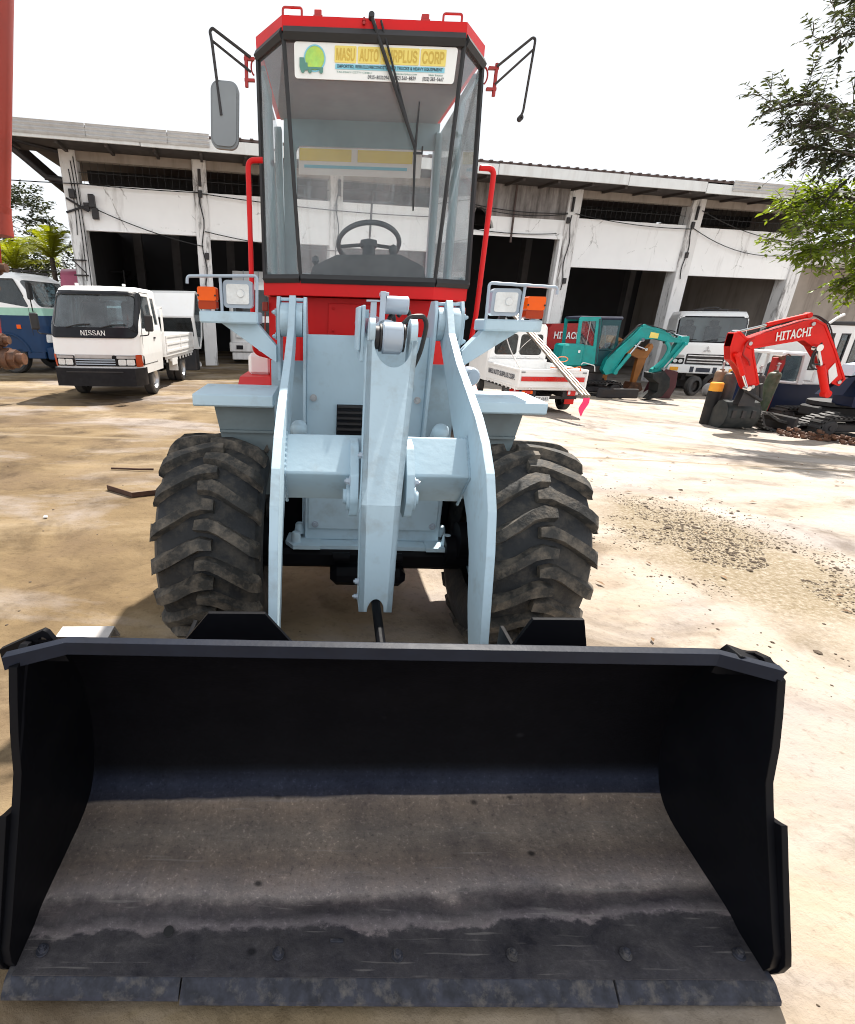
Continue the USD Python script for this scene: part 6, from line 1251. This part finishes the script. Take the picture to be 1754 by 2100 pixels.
def teal_excavator():
    ox, oy = 7.6, 15.3; oz = float(ground_z(ox, oy))
    t = thing('teal_excavator', 'small teal excavator with dark roofed cab, arm bent to the right', 'excavator', (ox, oy, oz))
    sh = lambda pts: shifted(pts, ox, oz); T_ = M['teal_paint']
    boom = poly(sh([(7.62, .28), (7.68, .56), (8.26, 1.20), (8.44, 1.43), (8.62, 1.44), (9.2, 1.29), (9.40, 1.18), (9.68, 1.15), (9.66, 1.04), (9.3, 1.05), (8.9, 1.13), (8.52, 1.11), (8.16, .72), (7.93, .20), (7.74, .14)])).buffer(-.02).buffer(.02)
    b = obj('boom', prism(boom, 'y', -.30, -.12), T_, t, smooth=20)
    obj('boom_flange', prism(boom.difference(boom.buffer(-.03)), 'y', -.31, -.11), T_, b)
    obj('sticker', prism(poly(sh([(8.72, 1.16), (8.96, 1.14), (8.97, 1.27), (8.73, 1.31)])), 'y', -.315, -.311), M['sticker_yellow'], b)
    stick = poly(sh([(9.64, 1.20), (9.84, 1.22), (9.87, 1.06), (9.62, .66), (9.44, .40), (9.25, .24), (9.03, .19), (9.05, .32), (9.26, .48), (9.42, .76)])).buffer(-.015).buffer(.015)
    s = obj('stick', prism(stick, 'y', -.29, -.13), T_, t, smooth=20)
    obj('side_guard', tube([(9.22 - ox, -.30, 1.06 - oz), (9.34 - ox, -.32, .86 - oz), (9.26 - ox, -.32, .60 - oz), (9.08 - ox, -.30, .36 - oz)], .05, 8, 16), T_, s)
    link_cyl(t, 'stick_cylinder', (8.55 - ox, -.2, 1.46 - oz), (9.76 - ox, -.2, 1.19 - oz), .045, .52, 'teal_paint')
    link_cyl(t, 'boom_cylinder', (7.95 - ox, -.37, .22 - oz), (8.50 - ox, -.37, 1.10 - oz), .05, .56, 'teal_paint')
    link_cyl(t, 'bucket_cylinder', (9.74 - ox, -.34, 1.02 - oz), (9.30 - ox, -.34, .34 - oz), .042, .55, 'teal_paint', 'steel')
    for k in range(2):
        obj('hose', tube([(7.75 - ox, -.21 + .05 * k, .62 - oz), (8.3 - ox, -.21 + .05 * k, 1.32 - oz), (8.5 - ox, -.21 + .05 * k, 1.50 - oz), (9.1 - ox, -.25 + .05 * k, 1.38 - oz), (9.5 - ox, -.25 + .05 * k, 1.22 - oz)], .014, 6, 24), M['rubber_trim'], t)
    # cab
    fr = []
    left = sg.Polygon(sh([(6.86, .93), (6.82, 1.62), (6.86, 1.66), (7.40, 1.67), (7.44, 1.60), (7.56, .42), (7.10, .36)]))
    hole = sg.Polygon(sh([(6.95, .95), (6.91, 1.55), (7.30, 1.56), (7.36, .90)])).buffer(-.02).buffer(.02)
    obj('cab_side', prism(left.difference(hole), 'y', -.04, .0), T_, t)
    obj('side_window', prism(hole, 'y', -.022, -.018), M['car_glass'], t)
    obj('window_bar', bx(7.14 - ox, 7.155 - ox, -.03, -.024, .93 - oz, 1.55 - oz), M['stone_grey'], t)
    obj('cab_far_side', prism(left.difference(hole), 'y', .92, .96), T_, t)
    obj('cab_posts', [cyl((7.52 - ox, -.02, .42 - oz), (7.40 - ox, -.02, 1.62 - oz), .04, 8), cyl((8.24 - ox, .9, .5 - oz), (8.0 - ox, .9, 1.60 - oz), .025, 8), cyl((8.16 - ox, .1, .6 - oz), (7.98 - ox, .1, 1.58 - oz), .025, 8), bx(7.45 - ox, 8.2 - ox, -.0, .9, .35 - oz, .80 - oz, .02)], M['teal_dark'], t)
    fw = obj('front_window', bx(7.52 - ox, 7.98 - ox, .0, .006, .84 - oz, 1.46 - oz), M['car_glass'], t)
    obj('window_frame', prism(sg.box(7.48 - ox, .80 - oz, 8.02 - ox, 1.60 - oz).difference(sg.box(7.53 - ox, .84 - oz, 7.97 - ox, 1.45 - oz)), 'y', -.006, .016), M['teal_dark'], fw)
    obj('roof', bx(6.84 - ox, 8.06 - ox, -.02, 1.0, 1.60 - oz, 1.69 - oz, .03), M['roof_teal'], t)
    obj('seat', [box((7.35 - ox, .5, .95 - oz), (.15, .5, .6), .05), box((7.6 - ox, .5, .72 - oz), (.5, .5, .14), .05)], M['dash'], t)
    eng = obj('engine_cover', box((6.80 - ox, .25, .64 - oz), (.62, .7, .62), .05), T_, t)
    obj('fuel_cap', box((6.95 - ox, -.11, .75 - oz), (.06, .02, .08), .008), M['white_paint'], eng)
    obj('body', bx(6.5 - ox, 8.0 - ox, -.05, 1.1, .16 - oz, .36 - oz, .04), M['dark_metal'], t)
    obj('handrail', tube(rounded([(7.06 - ox, -.14, .40 - oz), (7.10 - ox, -.16, .46 - oz), (7.44 - ox, -.16, .38 - oz), (7.48 - ox, -.16, .22 - oz)], .04), .015, 8), M['white_paint'], t)
    crawler(t, -.9, .75, -.25, .05, 0, .40)
    crawler(t, -.85, .8, .85, 1.15, 0, .40)
    obj('turntable', cyl((-.05, .4, .38), (-.05, .4, .62), .42, 24), M['dark_metal'], t)
    obj('blade', bx(7.46 - ox, 8.62 - ox, -.62, -.55, -.46 - oz, -.20 - oz, .02), M['dark_metal'], t)
    obj('blade_arm', [bx(7.7 - ox, 7.8 - ox, -.55, .2, -.36 - oz, -.22 - oz), bx(8.2 - ox, 8.3 - ox, -.55, .2, -.36 - oz, -.22 - oz)], M['dark_metal'], t)
    bk = obj('bucket', [prism(poly(sh([(9.0, .22), (9.30, .28), (9.5, .10), (9.55, -.15), (9.40, -.42), (9.05, -.50), (8.96, -.47), (9.25, -.28), (9.22, -.05), (9.02, .08)])), 'y', -.45, .02)], M['bucket_dark'], t)
    g = float(ground_z(9.9, 16))
    m = thing('maroon_bucket', 'dark maroon excavator bucket resting on the ground under the white column', 'bucket', (9.95, 16.0, g), -10)
    obj('shell', prism(poly([(-.30, 0), (.25, 0), (.34, .35), (.30, .78), (-.05, .85), (-.10, .80), (.18, .66), (.22, .30), (.15, .10), (-.30, .06)]), 'y', -.3, .3), M['maroon_dark'], m)
    for y in (-.32, .3): obj('side', prism(poly([(-.30, 0), (.25, 0), (.34, .35), (.30, .78), (-.05, .85), (-.2, .4)]), 'y', y, y + .02), M['maroon_dark'], m)
    o = thing('orange_excavator', 'old orange digger arm in the dark bay behind the teal boom', 'excavator', (9.5, 16.9, float(ground_z(9.5, 16.9))))
    ozz = float(ground_z(9.5, 16.9))
    sh2 = lambda pts: shifted(pts, 9.5, ozz)
    obj('boom', prism(poly(sh2([(8.55, 1.18), (8.9, 1.10), (9.3, .86), (9.72, .72), (9.92, .95), (9.98, .85), (9.86, .52), (9.6, .50), (9.2, .66), (8.8, .92), (8.5, 1.0)])), 'y', -.1, .1), M['orange_old'], o)
    obj('stick', prism(poly(sh2([(9.60, .62), (9.86, .60), (9.84, .38), (9.70, -.25), (9.58, -.28), (9.58, .2)])), 'y', -.08, .08), M['orange_old'], o)
    obj('bucket', prism(poly(sh2([(9.5, -.22), (9.8, -.24), (9.9, -.45), (9.7, -.58), (9.45, -.55), (9.42, -.4)])), 'y', -.2, .2), M['rust'], o)
    link_cyl(o, 'cylinder', (8.8 - 9.5, -.14, 1.06 - ozz), (9.72 - 9.5, -.14, .78 - ozz), .045, .5, 'orange_old')
    obj('base', [bx(-1.6, -.9, -.4, .6, .1, 1.2, .05)], M['orange_old'], o)
    hz = float(ground_z(7.4, 17.9))
    h = thing('red_digger', 'dark red digger rear marked HITACHI in the shade behind the teal cab', 'excavator', (7.45, 17.9, hz))
    obj('counterweight', prism(poly([(-.55, .95 + .3), (-.55, 1.80), (-.45, 1.92), (.45, 1.95), (.6, 1.7), (.6, 1.15), (-.4, 1.15)]).buffer(-.05).buffer(.05), 'y', -.4, .5), M['red_dark'], h, smooth=30)
    obj('maker_name', text('HITACHI', .20, (1, 0, 0), (0, 0, 1), (.12, -.406, 1.58), .004, width=.95), M['sticker_white'], h)
    obj('body', bx(-.4, 1.4, -.3, 1.2, .5, 1.14, .04), M['dark_metal'], h)
    crawler(h, -.9, 1.2, -.3, .05, 0, .5)
M['teal_dark'] = paint('dark_teal_frame', (0.008, 0.05, 0.06), .4, .1)
M['roof_teal'] = paint('dark_roof_paint', (0.03, 0.035, 0.06), .4, .15)
M['maroon_dark'] = paint('dark_maroon_paint', (0.06, 0.012, 0.018), .5, .2)
teal_excavator()

def left_machine():
    t = thing('rusty_red_crane', 'faded red machine boom with rusty hinge pins rising along the left edge', 'crane', (-4.12, 6.5, 0))
    obj('mast', [prism(poly([(-.62, -.16), (-.02, -.16), (.02, -.10), (.02, .12), (-.62, .12)]).buffer(.02), 'z', 2.28, 2.30)], M['orange_red'], t)
    obj('boom_tube', cyl((.085, 0, 2.60), (.82, 0, 5.7), .34, 32), M['orange_red'], t, smooth=40)
    obj('collar', [cyl((.075, 0, 2.56), (.09, 0, 2.63), .352, 28), cyl((.055, 0, 2.30), (.075, 0, 2.55), .348, 28)], M['orange_red'], t)
    obj('arm', prism(poly([(-.55, 2.30), (.22, 2.30), (.18, 2.0), (.06, 1.75), (.0, 1.2), (-.05, .9), (-.6, .9)]), 'y', -.12, .12), M['red_dark'], t)
    def pin(x0, x1, z, y, r, steps):
        ms = []
        e = np.linspace(x0, x1, len(steps) + 1)
        for k_, f_ in enumerate(steps): ms.append(cyl((e[k_], y, z), (e[k_ + 1], y, z), r * f_, 26 if k_ % 2 else 8))
        return ms
    for z, r in ((1.93, .085), (1.73, .07), (1.16, .085), (.95, .12)):
        top = .44 if z > 1.8 or z < 1.0 else .30
        obj('hinge_pin', pin(-.1, top - .05, z, -.16, r, (.8, 1.0, .72, 1.05, .9, .55)), M['rust'], t, smooth=30)
    obj('link_plate', prism(sg.LineString([(.12, 1.93), (.05, 1.5), (.10, .98)]).buffer(.075), 'y', -.20, -.17), M['rust'], t)
    obj('hose', tube([(.2, -.2, 2.3), (.25, -.26, 1.9), (.12, -.24, 1.4), (.16, -.24, 1.0)], .018, 7, 18), M['rubber_trim'], t)
left_machine()

M['dark_rust'] = paint('dark_rusty_iron', (0.05, 0.022, 0.012), 0.85, 0.3, 9)
def ground_bits():
    def gz(x, y): return float(ground_z(x, y))
    whole('bent_angle_iron', [prism(poly([(-2.02, 4.30), (-1.72, 4.10), (-1.44, 4.235), (-1.44, 4.241), (-1.72, 4.107), (-2.016, 4.306)]), 'z', .0, .045), prism(poly([(-2.02, 4.30), (-1.72, 4.10), (-1.44, 4.235), (-1.44, 4.248), (-1.72, 4.114), (-2.012, 4.315)]), 'z', .001, .006)], M['dark_rust'], 'bent dark rusty strip of iron lying left of the front tyre', 'metal strip')
    whole('thin_rod', tube([(-2.25, 4.95, .012), (-1.95, 4.93, .014), (-1.82, 4.95, .012)], .010, 6), M['dark_rust'], 'short thin rusty rod on the ground beyond the bent strip', 'rod')
    # channel offcut beyond the bucket
    b = thing('steel_channel', 'pale grey steel channel offcut lying just behind the bucket top left', 'channel', (-1.14, 1.98, 0), 3)
    obj('channel', prism(poly([(-.10, 0), (-.085, .075), (.05, .082), (.10, .0), (.085, 0), (.045, .065), (-.075, .060), (-.088, 0)]), 'x', -.12, .12), M['stone_grey'], b)
    # rubbish by the column
    rng = np.random.default_rng(4)
    for k, (s, t_, lab) in enumerate(((-.75, -.35, 'white torn packaging on the floor by the left warehouse column'), (-1.25, -.25, 'dark plastic scrap on the floor behind the flatbed truck'))):
        p = wh(s, t_, 0); m = trimesh.creation.icosphere(2, 1.0)
        n_ = meshkit.fbm(m.vertices * 1.7 + k * 5, 3, k)
        m.vertices = m.vertices * (.55 + .9 * n_)[:, None] * [.30, .16, .13] + p + [0, 0, .06]
        whole('rubbish', m, M['white_old'] if k == 0 else M['roof_dark'], lab, 'rubbish', smooth=False)
    whole('white_pebble', place(box((0, 0, .008), (.03, .02, .016), .004), (-2.2, 3.6, 0)), M['white_paint'], 'small white chip on the ground left of the tyre', 'stone chip')
    # leaves and sticks blown about
    m = []
    for k in range(90):
        x, y = rng.uniform(1.1, 6.5), rng.uniform(1.2, 7.5)
        a = rng.uniform(0, 6.28); L = rng.uniform(.015, .04)
        q = np.array([[-L, 0, 0], [0, -L * .4, .006], [L, 0, .002], [0, L * .4, .007]])
        mm = trimesh.Trimesh(q, [[0, 1, 2], [0, 2, 3]], process=False); m.append(place(mm, (x, y, gz(x, y) + .006), a))
    whole('dry_leaves', m, M['dry_leaf'], 'dry brown leaves scattered over the right of the yard', 'leaves', kind='stuff', smooth=False)
M['dry_leaf'] = paint('dry_leaf', (0.16, 0.09, 0.04), .8, .4, 40)
ground_bits()

# ------------------------------------------------------------------ trees
def leaf_mat(name, a, b, trans):
    return look(name, {'g': ('geometry', {}), 'r': ('rgb_ramp', {'ramp': [(0, a), (1, b)]}), 'p': ('principled_bsdf', {'roughness': .45, 'specular_ior_level': .4}), 'tl': ('translucent_bsdf', {}), 'tm': ('mix_color', {'blend_type': 'multiply', 'fac': 1.0, 'b': trans, 'use_clamp_result': False}), 'x': ('mix_closure', {'fac': .38})},
                [('g.random_per_island', 'r.fac'), ('r.color', 'p.base_color'), ('r.color', 'tm.a'), ('tm.result', 'tl.color'), ('p.BSDF', 'x.closure1'), ('tl.BSDF', 'x.closure2')], surface='x.closure')
def leaves_on(twigs, rng, n, length, spread=.06, droop=.3):
    """Leaf blades set in pairs along the twigs: each is a folded blade of four triangles."""
    V, F, k = [], [], 0
    for tw in twigs:
        tw = np.asarray(tw, float)
        seg = np.linspace(.08, 1, n)
        t = np.linspace(0, 1, len(tw)); P_ = np.stack([np.interp(seg, t, tw[:, j]) for j in range(3)], 1)
        d = tw[-1] - tw[0]; d /= np.linalg.norm(d) + 1e-9
        sd = np.cross(d, [0, 0, 1.0]); sd /= np.linalg.norm(sd) + 1e-9
        for i, p in enumerate(P_):
            for s in (-1, 1):
                a = s * sd * rng.uniform(.7, 1.1) + d * rng.uniform(.3, .8) + np.array([0, 0, -droop * rng.uniform(.2, 1.4)]) + rng.normal(0, .18, 3)
                a /= np.linalg.norm(a); L = length * rng.uniform(.7, 1.25)
                w = np.cross(a, [0, 0, 1.0] + rng.normal(0, .35, 3)); w /= np.linalg.norm(w) + 1e-9; u = np.cross(w, a)
                q0 = p + rng.normal(0, spread * .15, 3)
                V += [q0, q0 + a * L * .45 + w * L * .22 + u * L * .05, q0 + a * L, q0 + a * L * .45 - w * L * .22 + u * L * .05, q0 + a * L * .5 - u * L * .03]
                F += [[k, k + 1, k + 4], [k + 1, k + 2, k + 4], [k + 2, k + 3, k + 4], [k + 3, k, k + 4]]; k += 5
    return trimesh.Trimesh(np.array(V), np.array(F), process=False)
def yard_tree():
    rng = np.random.default_rng(12)
    base = np.array([11.6, 9.3, float(ground_z(11.6, 9.3))])
    t = thing('yard_tree', 'broad leafed tree reaching its branches in from the right edge', 'tree', base)
    M['bark'] = paint('tree_bark', (0.075, 0.06, 0.05), .9, .3, 12, bump=.006, bump_scale=25)
    M['leaf_top'] = leaf_mat('backlit_upper_leaves', (0.035, 0.045, 0.022), (0.11, 0.115, 0.045), (1.6, 1.5, .8))  # backlight against the sky put into a darker leaf colour
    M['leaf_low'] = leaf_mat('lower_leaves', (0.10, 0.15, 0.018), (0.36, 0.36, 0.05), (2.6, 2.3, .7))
    trunk = tube([base, base + [-.1, .05, 1.6], base + [-.35, .1, 3.3], base + [-.9, .2, 5.2]], [.24, .2, .16, .10], 14, 16)
    trunk.vertices -= base; obj('trunk', trunk, M['bark'], t)
    top = base + [-.35, .1, 3.0]; ty = 9.5
    B = lambda x, z, y=ty: np.array([x, y, z])
    limbs = [
        ([top, B(9.6, 3.75), B(8.5, 4.05), B(7.6, 4.30), B(6.95, 4.35)], .07, 'up'),
        ([B(9.9, 3.7), B(9.0, 4.2, 9.8), B(8.1, 4.62, 9.9), B(7.4, 4.72, 9.8), B(6.75, 4.62, 9.8)], .05, 'up'),
        ([top + [0, 0, .6], B(9.8, 4.6), B(8.7, 5.2, 9.3), B(7.6, 5.35, 9.2), B(6.85, 5.22, 9.2)], .05, 'up'),
        ([B(9.0, 3.95), B(8.2, 3.85, 9.2), B(7.5, 3.95, 9.2), B(6.95, 3.98, 9.2)], .035, 'up'),
        ([B(9.9, 4.5), B(9.0, 5.3, 9.7), B(8.0, 5.8, 9.6), B(7.45, 5.85, 9.6)], .03, 'few'),
        ([top + [0, 0, -.9], B(10.0, 2.9), B(9.0, 2.95), B(8.3, 3.05), B(7.7, 3.0)], .05, 'low'),
        ([B(10.0, 2.9), B(9.3, 2.75, 9.3), B(8.5, 2.80, 9.2), B(7.9, 2.72, 9.2), B(7.45, 2.64, 9.2)], .04, 'low'),
        ([B(9.6, 3.0), B(8.9, 3.35, 9.7), B(8.2, 3.5, 9.8), B(7.6, 3.35, 9.8)], .035, 'low'),
        ([B(10.1, 2.8), B(9.7, 2.6, 9.6), B(9.2, 2.42, 9.5), B(8.9, 2.34, 9.5)], .03, 'low')]
    tw = {'up': [], 'low': []}; wood = []
    for pts, r, kind in limbs:
        pts = np.array(pts); n = len(pts)
        wood.append(tube(pts, np.linspace(r, r * .25, 22), 7, 22))
        key = 'low' if kind == 'low' else 'up'
        s = np.linspace(.22 if kind != 'few' else .8, 1.0, 36 if kind == 'up' else (8 if kind == 'few' else 40)); tt = np.linspace(0, 1, n)
        for q in s:
            p = np.array([np.interp(q, tt, pts[:, j]) for j in range(3)])
            if p[0] > 9.6 : continue
            d = pts[-1] - pts[0]; d /= np.linalg.norm(d)
            v = d * rng.uniform(.2, 1.0) + rng.normal(0, .55, 3) * [1, .9, .75] + [0, 0, -.10 if kind != 'low' else -.08]
            v /= np.linalg.norm(v); L = rng.uniform(.25, .75)
            e = p + v * L; mid = (p + e) / 2 + [0, 0, .05]
            tw[key].append([p, mid, e + [0, 0, -.08 * rng.random()]])
            for _ in range(2):
                v2 = v + rng.normal(0, .6, 3); v2 /= np.linalg.norm(v2)
                tw[key].append([mid, mid + v2 * .15 + [0, 0, .02], mid + v2 * rng.uniform(.2, .36)])
    for k in ('up', 'low'):
        wood += [tube(q, [.006, .005, .003], 4) for q in tw[k]]
    w = cat(wood); w.vertices -= base; obj('limbs', w, M['bark'], t)
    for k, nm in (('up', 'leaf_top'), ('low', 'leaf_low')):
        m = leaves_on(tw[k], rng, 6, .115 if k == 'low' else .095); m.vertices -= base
        c = obj('crown', m, M[nm], t, smooth=False, label='upper foliage darkened as if backlit against the sky' if k == 'up' else 'yellow green lower foliage')
        stage.GetPrimAtPath(c).SetCustomDataByKey('kind', 'stuff')
yard_tree()
def far_trees():
    rng = np.random.default_rng(21)
    M['leaf_far'] = leaf_mat('far_leaves', (0.025, 0.035, 0.018), (0.07, 0.085, 0.03), (1.2, 1.1, .6))
    M['leaf_palm'] = leaf_mat('palm_leaves', (0.17, 0.19, 0.015), (0.42, 0.40, 0.03), (2.4, 2.3, .5))
    def crown(name, label, c, rad, n, leaf, mat, trunk_h):
        base = np.array([c[0], c[1], 0.0]); t = thing(name, label, 'tree', base)
        obj('trunk', cyl((0, 0, 0), (.1, 0, c[2]), .14, 8, .07), M['bark'], t)
        tw = []
        for k in range(n):
            d = rng.normal(0, 1, 3); d /= np.linalg.norm(d)
            p = np.array(c) - base + d * np.array(rad) * rng.uniform(.45, 1) ** .6 * (.75 + .5 * meshkit.noise(d * 2.1, 5))
            v = d + rng.normal(0, .5, 3); v /= np.linalg.norm(v)
            tw.append([p, p + v * .3, p + v * .6 + [0, 0, -.1]])
        cr = obj('crown', leaves_on(tw, rng, 5, leaf, .1), M[mat], t, smooth=False)
        stage.GetPrimAtPath(cr).SetCustomDataByKey('kind', 'stuff')
    crown('dark_tree', 'dark green tree behind the yard at the far left', (-15.0, 26, 4.9), (2.1, 1.3, 2.1), 520, .24, 'leaf_far', 3)
    crown('dark_tree', 'smaller dark tree crown between the palm and the warehouse column', (-11.3, 27, 4.5), (1.0, 1.0, .9), 150, .18, 'leaf_far', 3)
    crown('hedge', 'dark shrub bank under the yellow green palms', (-11.3, 23.5, 2.0), (3.4, 1.0, 1.5), 700, .17, 'leaf_far', 1)
    for k, (x, z, n, lab) in enumerate(((-11.1, 3.7, 17, 'yellow green palm beside the warehouse corner'), (-12.6, 3.3, 16, 'paler yellow green palm left of the taller palm'))):
        t = thing('palm', lab, 'palm', (x, 22, 0))
        obj('trunk', cyl((0, 0, 0), (0, 0, z - .2), .12, 10, .09), M['bark'], t)
        for j in range(n):
            a = j * 2 * math.pi / n + rng.normal(0, .15); el = rng.uniform(.5, 1.35); L = rng.uniform(1.9, 2.6)
            s = np.linspace(0, 1, 16); rr = L * s * math.cos(el) * 1.05; hh = L * (s * math.sin(el) - .55 * s ** 2.2)
            rib = np.stack([rr * math.cos(a), rr * math.sin(a), z - .2 + hh], 1)
            V, F = [], []
            side = np.array([-math.sin(a), math.cos(a), 0])
            for i in range(1, 16):
                for r_ in range(2):
                    p = rib[i] + (rib[i - 1] - rib[i]) * .5 * r_; fw = rib[i] - rib[i - 1]; fw /= np.linalg.norm(fw)
                    ll = .50 * math.sin(math.pi * (.12 + .84 * s[i])) + .05
                    for sd in (-1, 1):
                        tip = p + sd * side * ll + fw * ll * .55 + [0, 0, -.24 * ll + rng.normal(0, .03)]
                        k0 = len(V); V += [p - fw * .022, p + fw * .022, tip]; F.append([k0, k0 + 1, k0 + 2])
            obj('frond', [trimesh.Trimesh(np.array(V), F, process=False), tube(rib, np.linspace(.022, .006, 16), 5)], M['leaf_palm'], t, smooth=False)
    f = thing('yard_fence', 'dark wire fence with posts behind the blue truck', 'fence', (-12, 20.5, 0))
    obj('rail', [tube([(-6, 0, z), (4.2, 0, z + .05)], .02, 5) for z in (1.2, 2.0, 2.9)], M['dark_metal'], f)
    for x in np.arange(-6, 4.3, 1.7): obj('post', cyl((x, 0, 0), (x, 0, 3.0), .04, 6), M['dark_metal'], f)
far_trees()
